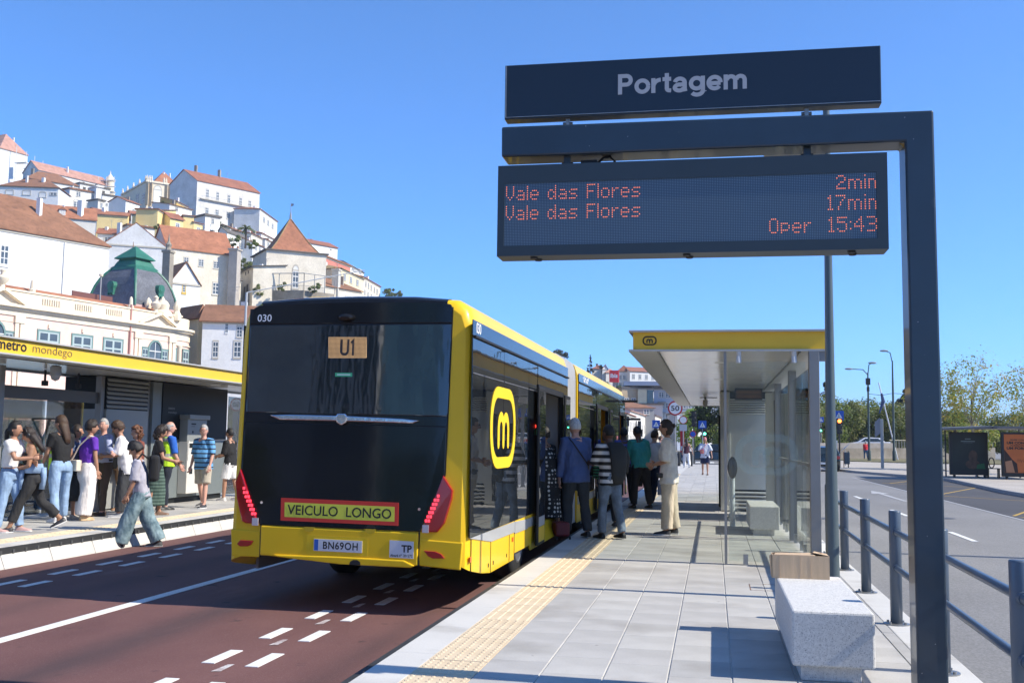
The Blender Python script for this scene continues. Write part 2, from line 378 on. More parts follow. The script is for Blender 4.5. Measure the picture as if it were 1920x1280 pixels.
# drain strip and street kerb on the right edge
for k in range(0,30):
    y=5.0+k*1.5; MB().box(1.292,1.375,y-.744,y+.744,-.03,.0005).build('edge_strip',tile_m[2],plat,loc=(1.33,y,0))
for k in range(-3,60):
    y=5.3+k*1.0
    MB().box(1.382,1.64,y-.4965,y+.4965,-.3,.0).build('street_kerb',kerb_m,plat,loc=(1.51,y,0),bevel=.008)
# rubber bumper along the platform edge
rub=M('black_rubber',(.03,.032,.035),.7,var=.2,vs=5)
MB().box(-2.20,-2.142,-2,72,-.14,-.012).build('rubber_edge',rub,plat)
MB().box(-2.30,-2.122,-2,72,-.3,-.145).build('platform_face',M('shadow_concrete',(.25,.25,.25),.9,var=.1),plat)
MB().box(-2.36,-2.302,-2,72,ZB-.05,ZB+.003).build('channel',M('dark_channel',(.05,.055,.06),.8),plat)
# inspection hatch in the paving by the bench
h=MB(); 
for a in ((.19,.20,7.93,8.42),(.45,.46,7.93,8.42),(.19,.46,7.93,7.94),(.19,.46,8.41,8.42)): h.box(a[0]+.17,a[1]+.17,a[2]+2.95,a[3]+2.95,-.004,.0015)
h.build('hatch_frame',M('rusty_steel',(.20,.12,.09),.7,var=.3,vs=12),plat)
# --- left platform
LX=-8.85
lp=B(-12.6,LX-.06,-6,75,-.5,-.007).build('left_platform',M('joint_mortar'),None); put(lp,kind='structure')
ktop=M('white_kerb_stone',(.56,.545,.51),.8,var=.06,vs=1.2,var2=.05,vs2=60,bump=.2,bs=90)
for k in range(0,46):
    y=4.5+k*1.0
    MB().prism([(LX+.10,ZB-.05),(LX+.085,ZB+.02),(LX+.02,-.085),(LX-.06,-.085),(LX-.06,ZB-.05)],1,y-.495,y+.495).build('kerb_stone',ktop,lp,loc=(LX,y,0))
MB().box(LX-.05,LX+.02,0,60,-.083,-.004).build('rubber_edge',rub,lp)
nt_=MB()
for k in range(0,160):
    y=6+k*.25; nt_.box(LX+.0205,LX+.032,y-.02,y+.02,-.083,-.035)
put(nt_.build('bumper_lugs',M('black_rubber_light',(.075,.078,.08),.7),lp),kind='stuff')
lkm=tile_mesh('kerb_slab_l',.29,1.0,kerb_m)
for k in range(0,44): lay(lkm,'kerb_slab',LX-.05-.15,5+k*1.003,0,lp,.0008)
for k in range(0,100):
    lay(tr,'tactile_tile',LX-.20-.35,5.0+k*.4025,0,lp,.001)
lt=[MB(),MB(),MB()]
for r_ in range(0,70):
    for c in range(8):
        y=5+r_*TL+[0,.2,.1,.3,.15,.35,.05,.25][c]; x=LX-.76-TW*(c+.5); k=random.choice((0,0,1,1,2))
        lt[k].box(x-TW/2+.004,x+TW/2-.004,y-TL/2+.003,y+TL/2-.003,-.03,random.uniform(-.0008,.0008))
for k in range(3): put(lt[k].build('left_paving',tile_m[k],lp),kind='stuff')
# streets either side
st=MB().quad((1.6,-40,ZR),(90,-40,ZR),(90,400,ZR),(1.6,400,ZR)).build('right_street',asph); put(st,kind='structure')
sl=MB().quad((-120,-40,ZL),(-12.55,-40,ZL),(-12.55,400,ZL),(-120,400,ZL)).build('left_street',asph); put(sl,kind='structure')
cr=MB().quad((-9.0,72.02,ZR+.004),(1.58,72.02,ZR+.004),(1.58,160,ZR+.004),(-9.0,160,ZR+.004)).build('crossing_street',asph); put(cr,kind='structure')
for y0,y1 in ((-2.5,-.5),(3.7,5.7),(9.9,11.9),(12.6,14.5),(18.8,20.7),(25.0,27.2),(31.1,33.9),(38.5,41.5),(46.5,49.5),(55,59)):
    mark(4.22,4.32,y0,y1,ZR+.004,paint,st,'lane_dash')
mark(6.53,6.61,2,53,ZR+.004,M('faded_paint',(.40,.40,.40),.8,var=.1),st,'edge_line')
pk=MB().quad((6.63,2,ZR+.004),(9.5,2,ZR+.004),(10.4,52,ZR+.004),(6.63,52,ZR+.004)).build('parking_bay',asph2,st)
yel=M('yellow_road_paint',(.50,.32,.06),.8,var=.15,vs=5)
def pline(a,b,w,mat,par,z,name='yellow_line'):
    a=Vector((*a,z));b=Vector((*b,z)); d=(b-a).normalized(); nn=Vector((-d.y,d.x,0))*w/2
    return MB().add([a+nn,a-nn,b-nn,b+nn],[(0,1,2,3)]).build(name,mat,par)
for a,b in (((7.0,35.8),(9.8,42.9)),((6.9,35.7),(9.5,32.7)),((7.2,46),(9.3,51.2)),((6.75,26.0),(9.3,32.2)),((6.9,46.2),(9.9,43.2)),((6.8,25.6),(9.4,22.9))):
    pline(a,b,.08,yel,st,ZR+.008)
# arrow painted on the street
for a,b,w in (((5.35,31.5),(5.35,36),.14),): pline(a,b,w,M('faded_paint'),st,ZR+.006,'arrow_shaft')
MB().add([(5.05,36,ZR+.006),(5.65,36,ZR+.006),(5.35,38.2,ZR+.006)],[(0,1,2)]).build('arrow_head',M('faded_paint'),st)
for y,x in ((23.5,2.2),(24.6,4.9),(15.2,5.8)): MB().lathe([(.28,0),(.30,.004),(.27,.006)],(x,y,ZR),14).build('manhole_cover',M('cast_iron',(.09,.09,.095),.6,var=.2),st)
# far pavement on the right with its kerb
pav=M('pale_cobbles',(.42,.38,.33),.9,var=.12,vs=.8,var2=.22,vs2=26,bump=.6,bs=40)
fp=MB()
fpoly=[(9.75,20),(9.75,38),(10.5,50),(9.6,54.5),(8.9,58),(7.9,62),(7.3,68),(7.6,76),(8.6,92),(10,120),(60,120),(60,20)]
fp.prism(fpoly,2,-.4,0.0).build('far_pavement',pav); fpo=bpy.data.objects['far_pavement']; put(fpo,kind='structure')
kk=MB(); kc=M('granite_kerb',(.30,.30,.30),.85,var=.1)
edge=fpoly[:10]
for i in range(9):
    a=Vector((*edge[i],0));b=Vector((*edge[i+1],0)); L=(b-a).length; ns=max(1,int(L/1.6)); d=(b-a)/ns; nn=Vector((-d.y,d.x,0)).normalized()*.14
    for j in range(ns):
        p=a+d*j+d.normalized()*.01; q=a+d*(j+1)-d.normalized()*.01
        MB().add([p+nn+Vector((0,0,-.35)),p+Vector((0,0,-.35)),q+Vector((0,0,-.35)),q+nn+Vector((0,0,-.35)),p+nn+Vector((0,0,.004)),p+Vector((0,0,.004)),q+Vector((0,0,.004)),q+nn+Vector((0,0,.004))],[(0,3,2,1),(4,5,6,7),(0,1,5,4),(1,2,6,5),(2,3,7,6),(3,0,4,7)]).build('kerb_stone',kc,fpo)
# zebra crossings on the far street
for k in range(7): mark(2.2+k*.95,2.7+k*.95,76,79.5,ZR+.006,paint,st,'zebra_bar')
for k in range(9): mark(-8+k*.95,-7.5+k*.95,84,87.5,ZR+.010,paint,cr,'zebra_bar')
# ================================================================ ARTICULATED BUS
CX=-3.56
yel_p=M('bus_yellow',(.84,.52,.012),.36,spec=.35,coat=.12,var=.03,vs=.8)
black_g=M('bus_black_gloss',(.010,.010,.011),.06,spec=.45,bump=.018,bs=1.6,bd=.05)
rear_gl=M('bus_rear_glass',(.012,.014,.014),.02,spec=1.0,coat=.6,bump=.035,bs=1.3,bd=.05,bstretch=(1,1,.3))
side_gl=M('bus_side_glass',(.012,.015,.019),.015,spec=.55,bump=.05,bs=.9,bd=.05,bstretch=(1,.6,1))
band_gl=M('bus_header_glass',(.014,.02,.03),.08,spec=.4)
seal=M('rubber_seal',(.012,.012,.013),.6)
greyp=M('bus_grey_paint',(.42,.43,.44),.35,coat=.3)
chrome=M('chrome',(.8,.8,.82),.12,metal=1,bump=.3,bs=14)
intm=M('bus_interior_grey',(.20,.20,.21),.6); 
white_v=M('white_vinyl',(.78,.78,.78),.5); blackv=M('black_vinyl',(.012,.012,.012),.5)
def lean(z): return .05*max(0,z-.6)
bus=thing('articulated_bus','yellow and black articulated bus stopped at the right platform with people boarding','bus',(CX,10,ZB))
def ringpts(y,inset=0,zb=.05,leanf=1,zt=0):
    P=[(1.12,max(.27,zb+.02)),(1.24,zb),(1.24,.37),(1.232,2.47),(1.22,2.64),(1.18,2.76),(1.06,2.845),(.6,2.875),(0,2.885)]
    P=P+[(-a,b) for a,b in P[:-1][::-1]]
    out=[]
    for hx,z in P:
        s=1 if hx>0 else -1
        x=hx-s*inset if abs(hx)>.3 else hx
        z2=z-(inset*1.1 if z>2.5 else 0)
        out.append(Vector((CX+x,y+lean(z2)*leanf+(zt*max(0,z2-2.6) if leanf else 0),z2)))
    return out
def section(name,rings,doors,parent,rightopen=True):
    mb=MB(); n=len(rings[0]); vs=[p for r in rings for p in r]; fs=[]
    for k in range(len(rings)-1):
        ya=rings[k][0].y; yb=rings[k+1][0].y
        for i in range(n):
            if i in (1,2) and any(ya>=d0-.02 and yb<=d1+.02 for d0,d1 in doors): continue
            j=(i+1)%n; fs.append((k*n+i,k*n+j,(k+1)*n+j,(k+1)*n+i)[::-1])
    mb.add(vs,fs); mb.add(rings[0],[list(range(n))]); mb.add(rings[-1],[list(range(n))[::-1]])
    return mb.build(name,yel_p,parent,smooth=True)
DOOR1=(13.98,16.30); DOOR2=(21.25,23.55); DOOR3=(26.55,27.75)
rr=[ringpts(10.0,.075,.23),ringpts(10.02,.035,.21),ringpts(10.07,.012,.19),ringpts(10.16,0,.17,.8),ringpts(10.6,0,.10,.3),ringpts(11.06,0,.05,0),ringpts(12.42,0,.045,0),ringpts(12.43,0,.115,0),ringpts(13.5,0,.11,0),ringpts(13.51,0,.04,0),ringpts(DOOR1[0],0,.04,0),ringpts(DOOR1[1],0,.04,0),ringpts(16.95,0,.04,0)]
body=section('rear_body',rr,[DOOR1],bus)
rf=[ringpts(18.25,0,.04,0),ringpts(DOOR2[0],0,.04,0),ringpts(DOOR2[1],0,.04,0),ringpts(DOOR3[0],0,.04,0),ringpts(DOOR3[1],0,.04,0),ringpts(28.05,0,.04,0),ringpts(28.35,.06,.06,0),ringpts(28.42,.16,.1,0)]
fbody=section('front_body',rf,[DOOR2,DOOR3],bus)
# interior: dark floor, ceiling, far wall lining
i1=MB(); i1.box(CX-1.1,CX+1.1,11.2,13.6,.30,.34); i1.box(CX-1.18,CX+1.2,13.6,16.9,.045,.075); i1.box(CX-1.18,CX+1.2,10.6,16.9,2.36,2.4); i1.box(CX-1.2,CX-1.17,10.6,16.9,.06,2.36)
i1.box(CX-1.18,CX+1.2,18.3,28,.045,.075); i1.box(CX-1.18,CX+1.2,18.3,28,2.36,2.4); i1.box(CX-1.2,CX-1.17,18.3,28,.06,2.36)
i1.build('interior_lining',intm,bus)
ip=MB(); ip.box(CX+.55,CX+.58,16.32,16.35,.9,2.2); ip.box(CX-.2,CX+1.18,16.36,16.38,.1,2.3); ip.build('partition',M('partition_grey',(.30,.31,.32),.5),bus)
for y in (14.5,15.7,22,23,27.1):
    MB().tube([(CX+.7,y,.06),(CX+.7,y,2.36)],.018,8).build('handrail',M('handrail_yellow',(.7,.45,.02),.4),bus,smooth=True)
for y in (11.3,12.1,12.9,19.2,20.0,24.5,25.3):
    s=MB(); s.box(CX-.95,CX-.15,y,y+.45,.45,.55); s.box(CX-.95,CX-.15,y+.42,y+.5,.55,1.25); s.build('seat',M('seat_blue',(.03,.05,.10),.8),bus,bevel=.02)
# bellows
bl=[]; 
for i in range(53):
    y=16.95+1.3*i/52; f=.0 if i%2 else .035
    pts=ringpts(y,.0,.06,0); bl.append([Vector((CX+(p.x-CX)*(1-.02-f),p.y,p.z if p.z<.5 else p.z+.03-f)) for p in pts])
MB().loft([r[::-1] for r in bl],True).build('bellows',M('bellows_fabric',(.50,.50,.50),.7,var=.05,vs=3),bus)
# ---- side skin, right side (x towards the platform)
XS=CX+1.243
def sidepoly(name,pts,mat,parent=bus,t=.006,bevel=0,x0=None):
    X0=x0 or XS
    mb=MB(); mb.slab([(X0+t,y,z) for y,z in pts],(-t-.004,0,0)); return mb.build(name,mat,parent,bevel=bevel)
def rect(y0,y1,z0,z1): return [(y0,z0),(y1,z0),(y1,z1),(y0,z1)]
sidepoly('header_panel',rect(10.02,16.93,2.475,2.625),band_gl)
g2=sidepoly('rain_gutter',rect(10.06,16.93,2.452,2.474),seal,t=.03)
for a,b in ((10.03,11.61),(11.625,13.24),(13.255,13.93)):
    w=sidepoly('side_window',rect(a,b,.50,2.45),side_gl)
    sidepoly('window_divider',rect(a+.02,b-.02,2.095,2.108),M('thin_grey_seal',(.10,.10,.11),.5),w,t=.009)
sidepoly('side_window',rect(16.36,16.93,.5,2.45),side_gl)
sidepoly('stripe',[(10.05,.495),(11.06,.375),(12.405,.362),(12.405,.487),(10.3,.497)],greyp)
sidepoly('stripe',[(12.42,.345),(13.30,.335),(13.30,.455),(12.42,.485)],greyp); sidepoly('stripe',[(13.31,.35),(13.93,.34),(13.93,.45),(13.31,.46)],greyp)
for y,z0,z1 in ((10.13,.17,.49),(11.06,.05,.375),(12.1,.05,.36),(12.41,.05,2.4)):
    sidepoly('panel_seam',rect(y-.006,y+.006,z0,z1),seal,t=.0015)
for y in (10.08,12.28): sidepoly('side_reflector',rect(y-.025,y+.035,.265,.315),M('orange_reflector',(.75,.16,.02),.3),t=.01)
for y in (10.95,11.2,11.95): sidepoly('panel_lock',rect(y-.012,y+.012,.12,.16),seal,t=.003)
# front section skin
sidepoly('header_panel',rect(18.36,28.1,2.49,2.635),band_gl); sidepoly('rain_gutter',rect(18.4,28.1,2.462,2.486),seal,t=.025)
for a,b in ((18.36,19.8),(19.81,21.22),(23.6,25.0),(25.01,26.5),(27.78,28.3)):
    w=sidepoly('side_window',rect(a,b,.5,2.46),side_gl); sidepoly('window_divider',rect(a+.02,b-.02,2.06,2.073),M('thin_grey_seal'),w,t=.009)
sidepoly('stripe',rect(18.36,21.22,.35,.48),greyp); sidepoly('stripe',rect(23.6,26.5,.35,.48),greyp)
# doors: frame, and leaves slid open along the outside
def doorway(y0,y1,leaf):
    f=MB(); f.box(XS-.05,XS+.02,y0-.05,y0,.06,2.18); f.box(XS-.05,XS+.02,y1,y1+.05,.06,2.18); f.box(XS-.05,XS+.02,y0-.05,y1+.05,2.12,2.2); MB().box(XS-.05,XS+.010,y0-.05,y1+.05,2.2,2.455).build('door_header',side_gl,bus)
    f.build('door_frame',seal,bus)
    for a,b in leaf:
        d=MB().box(XS+.055,XS+.085,a,b,.09,2.15); o=d.build('door_leaf',seal,bus,bevel=.01)
        MB().box(XS+.0855,XS+.089,a+.05,b-.05,.46,2.1).build('door_glass',side_gl,o)
        MB().box(XS+.0855,XS+.089,a+.05,b-.05,.33,.455).build('door_stripe',greyp,o)
        MB().box(XS+.0855,XS+.089,a+.05,b-.05,.13,.325).build('door_panel',yel_p,o)
doorway(*DOOR1,[(13.62,14.18),(16.12,16.7)])
doorway(*DOOR2,[(20.75,21.38),(23.4,24.0)])
doorway(*DOOR3,[(27.6,28.0)])
MB().box(XS+.03,XS+.045,14.02,14.07,1.62,1.66).build('door_lamp',M('door_lamp_red',(.3,.01,.01),.4,emit=(1,.05,.03),es=3),bus)
MB().box(XS+.02,XS+.028,13.80,13.9,1.52,1.60).build('green_sticker',M('green_sticker',(.05,.4,.2),.5),bus)
XL=CX-1.243
for a,b in ((10.2,12.0),(12.02,13.9),(13.92,15.4),(15.42,16.9),(18.4,20.2),(20.22,22.1),(22.12,24.1),(24.12,26.1),(26.12,28.0)):
    MB().box(XL-.008,XL+.004,a,b,.55,2.6).build('side_window',side_gl,bus)
# emblem on the side: ring with a rounded m
me=emblem_m(MB(),1.44,.004,.94,.085)
# map XZ drawing onto the side wall: drawing x runs along +Y
em=MB(); em.mi=me.mi; em.f=me.f; em.v=[Vector((XS+.0125-v.y,11.60+v.x,1.585+v.z)) for v in me.v]; em.build('side_emblem',M('emblem_yellow',(.84,.58,.02),.5),bus)
text('side_number','030',.22,.11,white_v,bus,(XS+.0075,10.27,2.56),(0,0,R(90)),bold=.02)
sl_=MB()
for k in range(9):
    for j in range(2):
        if (k*5+j*3)%4: sl_.box(XS+.0065,XS+.008,18.95+k*.10,18.95+k*.10+.07,2.52+j*.05,2.52+j*.05+.035+.01*(k%3))
put(sl_.build('side_lettering',white_v,bus),kind='stuff')
# mirrors / camera arms at the front
for y,z in ((27.2,2.46),(28.3,2.02)):
    a=MB(); a.box(XS-.02,XS+.42,y,y+.10,z,z+.06); a.build('camera_arm',seal,bus,bevel=.02)
# wheels
tyre=M('tyre_rubber',(.02,.02,.02),.85,var=.2,vs=6); rimm=M('wheel_rim',(.35,.35,.36),.4,metal=.7)
def wheel(x,y):
    mb=MB(); prof=[(.2,-.14),(.40,-.14),(.46,-.12),(.48,-.09),(.48,.09),(.46,.12),(.40,.14),(.2,.14)]
    rings=[[Vector((x+t,y+math.cos(2*math.pi*i/28)*r,.22+math.sin(2*math.pi*i/28)*r)) for i in range(28)] for r,t in prof]
    mb.loft(rings,True); w=mb.build('wheel',tyre,bus,smooth=True)
    mb=MB(); mb.loft([[Vector((x+t,y+math.cos(2*math.pi*i/20)*r,.22+math.sin(2*math.pi*i/20)*r)) for i in range(20)] for r,t in ((.28,.142),(.26,.15),(.12,.10),(.08,.155))],True); mb.build('rim',rimm,w,smooth=True)
for y in (13.0,19.4,25.6):
    for sx in (1,-1): wheel(CX+sx*1.04,y)
MB().box(CX-1.0,CX+1.0,12.2,28,.10,.2).build('underbody',M('underbody_dark',(.02,.02,.02),.9),bus)
for y,x in ((12.2,.9),): MB().box(CX+x-.08,CX+x+.08,y,y+.2,-.05,.12).build('suspension_part',M('underbody_dark'),bus)
# roof pods
for (xa,xb,ya,yb) in ((-1.02,-.25,11.6,15.8),(.25,1.02,11.6,16.2),(-1.0,1.0,19.5,27)):
    pr_=[(CX+xa,2.84),(CX+xa+.10,2.93),(CX+xa+.28,2.965),(CX+xb-.28,2.965),(CX+xb-.10,2.93),(CX+xb,2.84)]
    if xa<0 and ya<12: MB().prism(pr_,1,ya-.9,yb).build('roof_fairing',yel_p,bus,bevel=.03)
    else: MB().prism([(x,z-.06) for x,z in pr_],1,ya,yb).build('roof_unit',M('roof_unit_yellow',(.78,.55,.05),.5),bus,bevel=.03)
# ---- rear face
def rp(p,off): return (p[0],10.0+lean(p[1])-off,p[1])
def rearpoly(name,pts,mat,off,t=.02,par=bus,bevel=0):
    mb=MB()
    mb.slab([rp(p,off) for p in pts],(0,t,0)); 
    return mb.build(name,mat,par,bevel=bevel)
top=[(-4.69,2.60),(-4.685,2.70),(-4.655,2.765),(-4.60,2.795),(-4.4,2.808),(-3.6,2.822),(-2.8,2.812),(-2.63,2.803),(-2.56,2.785),(-2.54,2.74),(-2.543,2.60)]
rearpoly('top_panel',top,black_g,.014,.03,bevel=.006)
cap=MB(); L1_=[]; 
for r_ in rr[:5]:
    row=[r_[i]+Vector((0,-.006,.014)) for i in (6,7,8,9,10)]
    L1_.append([Vector((max(-4.60,min(-2.60,p.x)),p.y,p.z)) for p in row])
n_=len(L1_[0]); cap.add([p for r_ in L1_ for p in r_],[(k*n_+i,k*n_+i+1,(k+1)*n_+i+1,(k+1)*n_+i) for k in range(4) for i in range(n_-1)]); cap.build('top_panel_cap',black_g,bus)
rearpoly('rear_window',[(-4.69,2.588),(-2.543,2.588),(-2.560,1.70),(-2.565,1.672),(-4.677,1.695)],rear_gl,.012,.03,bevel=.006)
rearpoly('trim_strip',[(-4.677,1.689),(-2.565,1.666),(-2.566,1.575),(-4.680,1.60)],black_g,.008,.03)
rearpoly('engine_door',[(-4.681,1.594),(-2.566,1.569),(-2.568,1.12),(-2.80,.552),(-4.463,.576),(-4.687,1.13)],black_g,.014,.03,bevel=.006)
lampm=M('lamp_red',(.34,.006,.010),.12,spec=.6,coat=.6); lampc=M('lamp_clear',(.55,.5,.5),.2,coat=.5)
ledm=M('brake_led',(.6,.02,.03),.3,emit=(1,.05,.09),es=1.0)
for side,poly,leds in (('L',[(-4.695,1.125),(-4.742,.99),(-4.715,.82),(-4.645,.60),(-4.60,.582),(-4.470,.578),(-4.56,.80),(-4.665,1.06)],(-4.640,.93,-4.520,.68)),('R',[(-2.580,1.10),(-2.480,.955),(-2.487,.87),(-2.552,.64),(-2.62,.552),(-2.785,.549),(-2.68,.82)],(-2.620,.90,-2.720,.66))):
    o=rearpoly('tail_lamp',poly,lampm,.035,.06,bevel=.012)
    x0,z0,x1,z1=leds
    for i in range(7):
        t=i/6; x=x0+(x1-x0)*t; z=z0+(z1-z0)*t
        for dx in (-.014,.014): MB().box(x+dx-.011,x+dx+.011,9.0,9.008,z-.013,z+.013).xf
        mb=MB()
        for dx in ((-.014,.014) if i else (0,)): mb.box(x+dx-.011,x+dx+.011,10.0+lean(z)-.040,10.0+lean(z)-.03,z-.013,z+.013)
        mb.build('lamp_led',ledm,o)
    mb=MB(); xx=x1+(x1-x0)*.17; zz=z1-.07; mb.box(xx-.032,xx+.032,10.0+lean(zz)-.040,10.0+lean(zz)-.03,zz-.045,zz+.03); mb.build('reversing_lens',lampc,o)
rearpoly('rear_backing',[(-4.70,2.76),(-2.535,2.76),(-2.56,1.1),(-2.80,.55),(-4.46,.57),(-4.70,1.13)],seal,.004,.006)
# bumper: centre and two corners
rearpoly('bumper_centre',[(-4.446,.565),(-4.446,.275),(-4.25,.262),(-3.6,.235),(-2.9,.222),(-2.815,.225),(-2.815,.54)],yel_p,.02,.04,bevel=.012)
rearpoly('bumper_shelf',[(-4.30,.285),(-4.25,.262),(-3.6,.215),(-2.88,.205),(-2.84,.225),(-2.95,.275),(-3.6,.287)],yel_p,.038,.05,bevel=.012)
for pts in ([(-4.775,.52),(-4.755,.25),(-4.458,.25),(-4.458,.51)],[(-2.803,.48),(-2.803,.225),(-2.39,.195),(-2.372,.46)]):
    rearpoly('bumper_corner',pts,yel_p,.004,.03,bevel=.012)
rearpoly('bumper_gap',[(-4.458,.575),(-4.458,.25),(-4.446,.25),(-4.446,.575)],seal,.001,.01); rearpoly('bumper_gap',[(-2.815,.55),(-2.815,.22),(-2.803,.22),(-2.803,.55)],seal,.001,.01)
refm=M('red_reflector',(.35,.01,.01),.15,coat=.5)
rearpoly('rear_reflector',[(-4.695,.375),(-4.66,.415),(-4.52,.412),(-4.545,.37),(-4.58,.355),(-4.66,.352)],refm,.022,.04,bevel=.005)
rearpoly('rear_reflector',[(-2.755,.372),(-2.64,.368),(-2.58,.345),(-2.545,.305),(-2.66,.30),(-2.71,.32)],refm,.022,.04,bevel=.005)
rearpoly('bumper_notch',[(-3.50,.215),(-3.49,.245),(-3.46,.262),(-3.42,.262),(-3.39,.245),(-3.385,.215)],seal,.043,.02)
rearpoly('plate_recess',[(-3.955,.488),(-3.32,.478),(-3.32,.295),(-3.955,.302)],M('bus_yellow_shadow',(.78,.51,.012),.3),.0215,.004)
for x in (-3.93,-3.30): rearpoly('finger_recess',[(x-.06,.563),(x-.045,.53),(x,.518),(x+.045,.53),(x+.06,.563)],M('bus_yellow_dull',(.60,.40,.012),.4),.0225,.004)  # flat patches; shade of the hollows is put into the darker yellow
pl=rearpoly('number_plate',[(-3.876,.452),(-3.378,.445),(-3.378,.33),(-3.876,.337)],M('plate_white',(.62,.63,.64),.4),.028,.008)
rearpoly('plate_band',[(-3.872,.448),(-3.83,.4475),(-3.83,.340),(-3.872,.341)],M('plate_blue',(.02,.12,.45),.4),.0285,.001,par=pl)
text('plate_text','BN69OH',.36,.075,blackv,pl,(-3.60,9.9705,.391),(0,R(.8),0),bold=.02,spacing=1.1)
tp=rearpoly('transport_sticker',[(-3.098,.462),(-2.855,.456),(-2.855,.292),(-3.098,.298)],M('sticker_white',(.62,.63,.66),.5),.025,.004)
text('sticker_text','TP',.105,.07,blackv,tp,(-2.925,9.9735,.385),bold=.03); text('sticker_text','Alvará nº. 201272',.225,.026,blackv,tp,(-2.977,9.9735,.318),bold=.02)
vl=rearpoly('warning_panel',[(-4.244,.842),(-3.022,.824),(-3.018,.603),(-4.236,.620)],M('panel_red',(.55,.035,.02),.5),.022,.008)
rearpoly('panel_yellow_field',[(-4.203,.80),(-3.060,.784),(-3.056,.641),(-4.197,.657)],M('panel_yellow',(.60,.62,.06),.5),.0225,.001,par=vl)
text('panel_text','VEICULO  LONGO',1.08,.098,blackv,vl,(-3.63,10.0+lean(.72)-.0245,.722),(R(-2.9),R(.85),0),bold=.012)
text('fleet_number','030',.155,.075,white_v,bus,(-4.532,10.0+lean(2.66)-.0152,2.664),(R(-2.9),0,0),bold=.01)
u=rearpoly('route_display',[(-3.829,2.463),(-3.424,2.461),(-3.416,2.25),(-3.820,2.25)],M('display_amber',(.45,.30,.16),.6,emit=(.9,.55,.25),es=.28),.013,.004)
gr=MB()
for i in range(1,32): x=-3.826+i*.0128; gr.box(x-.0018,x+.0018,10.0+lean(2.35)-.019,10.0+lean(2.35)-.0185,2.252,2.460)
for i in range(1,17): z=2.25+i*.0128; gr.box(-3.822,-3.421,10.0+lean(z)-.0185,10.0+lean(z)-.0178,z-.0018,z+.0018)
put(gr.build('display_grid',M('display_grid_dark',(.10,.07,.05),.7),u),kind='stuff')
mu=MB(); ribbon(mu,[(-.062,.082),(-.062,-.03)]+arc(-.027,-.038,.035,.032,180,360,8)+[(.008,-.03),(.008,.082)],.024); ribbon(mu,[(.040,.045),(.062,.072),(.062,-.082)],.024,-.0003); ou=mu.build('route_text',M('display_dark',(.03,.028,.03),.6),u,local=True); ou.location=Vector((-3.622,10.0+lean(2.355)-.0205,2.355))-wloc(u); ou.rotation_euler=(R(-2.9),0,0)
gs=rearpoly('exit_sticker',[(-3.742,2.10),(-3.561,2.099),(-3.559,2.060),(-3.740,2.061)],M('green_sticker'),.0125,.002)
MB().box(-3.72,-3.58,10.0+lean(2.08)-.0132,10.0+lean(2.08)-.0126,2.076,2.085).build('sticker_text_line',white_v,gs)
# chrome bar and emblem
c=[(-4.42,1.668),(-4.2,1.675),(-3.64,1.668),(-3.0,1.645),(-2.84,1.628),(-2.90,1.598),(-3.64,1.612),(-4.30,1.620)]
rearpoly('chrome_bar',c,chrome,.045,.05,bevel=.012)
mb=MB(); mb.prism([(-3.70,1.66),(-3.68,1.69),(-3.60,1.69),(-3.575,1.66),(-3.585,1.60),(-3.64,1.57),(-3.69,1.60)],1,9.995,10.03); mb.build('bar_emblem',chrome,bus,bevel=.012)
for x,z in ((-4.449,.793),(-2.811,.767)): MB().tube([(x,9.985,z),(x,10.02,z)],.014,10).build('door_lock',chrome,bus,smooth=True)
cm=MB(); cm.ell((-3.645,10.10,2.66),.10,.10,.045,12,8); cm.build('reversing_camera',black_g,bus,smooth=True)
# ================================================================ STOP SIGN ON ITS GANTRY
navy=M('gantry_paint',(.020,.038,.058),.38,coat=.25,var=.12,vs=2,spec=.5)
def specks(mt,sc,lo,c):
    nt=mt.node_tree; p=nt.nodes['Principled BSDF']; src=p.inputs['Base Color'].links[0].from_socket; nt.links.new(_mix(nt,src,c,_ramp(nt,_noise(nt,sc,1),lo,lo+.02)),p.inputs['Base Color'])
specks(navy,38,.80,(.30,.30,.30)); specks(navy,9,.735,(.035,.05,.065))
navy2=M('display_case_paint',(.030,.047,.060),.45,var=.04,vs=3)
steel=M('galvanised_steel',(.35,.35,.34),.45,metal=.8,var=.1,vs=20)
gy0,gy1=6.30,6.51
gan=thing('sign_gantry','dark blue square steel post with a long arm holding the stop signs','gantry',(1.195,6.4,0))
mb=MB(); fr=[(1.112,0),(1.277,0),(1.262,3.395),(-1.295,3.402),(-1.292,3.209),(1.098,3.212)]
mb.prism([(1.112,.012),(1.277,.012),(1.268,3.392),(-1.294,3.402),(-1.292,3.209),(1.106,3.212)],1,gy0,gy1); mb.build('post_and_arm',navy,gan,bevel=.012)
MB().box(1.02,1.37,6.22,6.60,0,.012).build('base_plate',navy,gan)
for x in (1.05,1.34):
    for y in (6.25,6.57): MB().lathe([(.012,0),(.012,.03)],(x,y,.012),6).build('anchor_bolt',steel,gan)
MB().add([(1.100,6.305,3.20),(1.075,6.32,3.208),(1.105,6.32,3.175)],[(0,1,2)]).build('weld',M('rusty_weld',(.25,.16,.05),.8),gan)
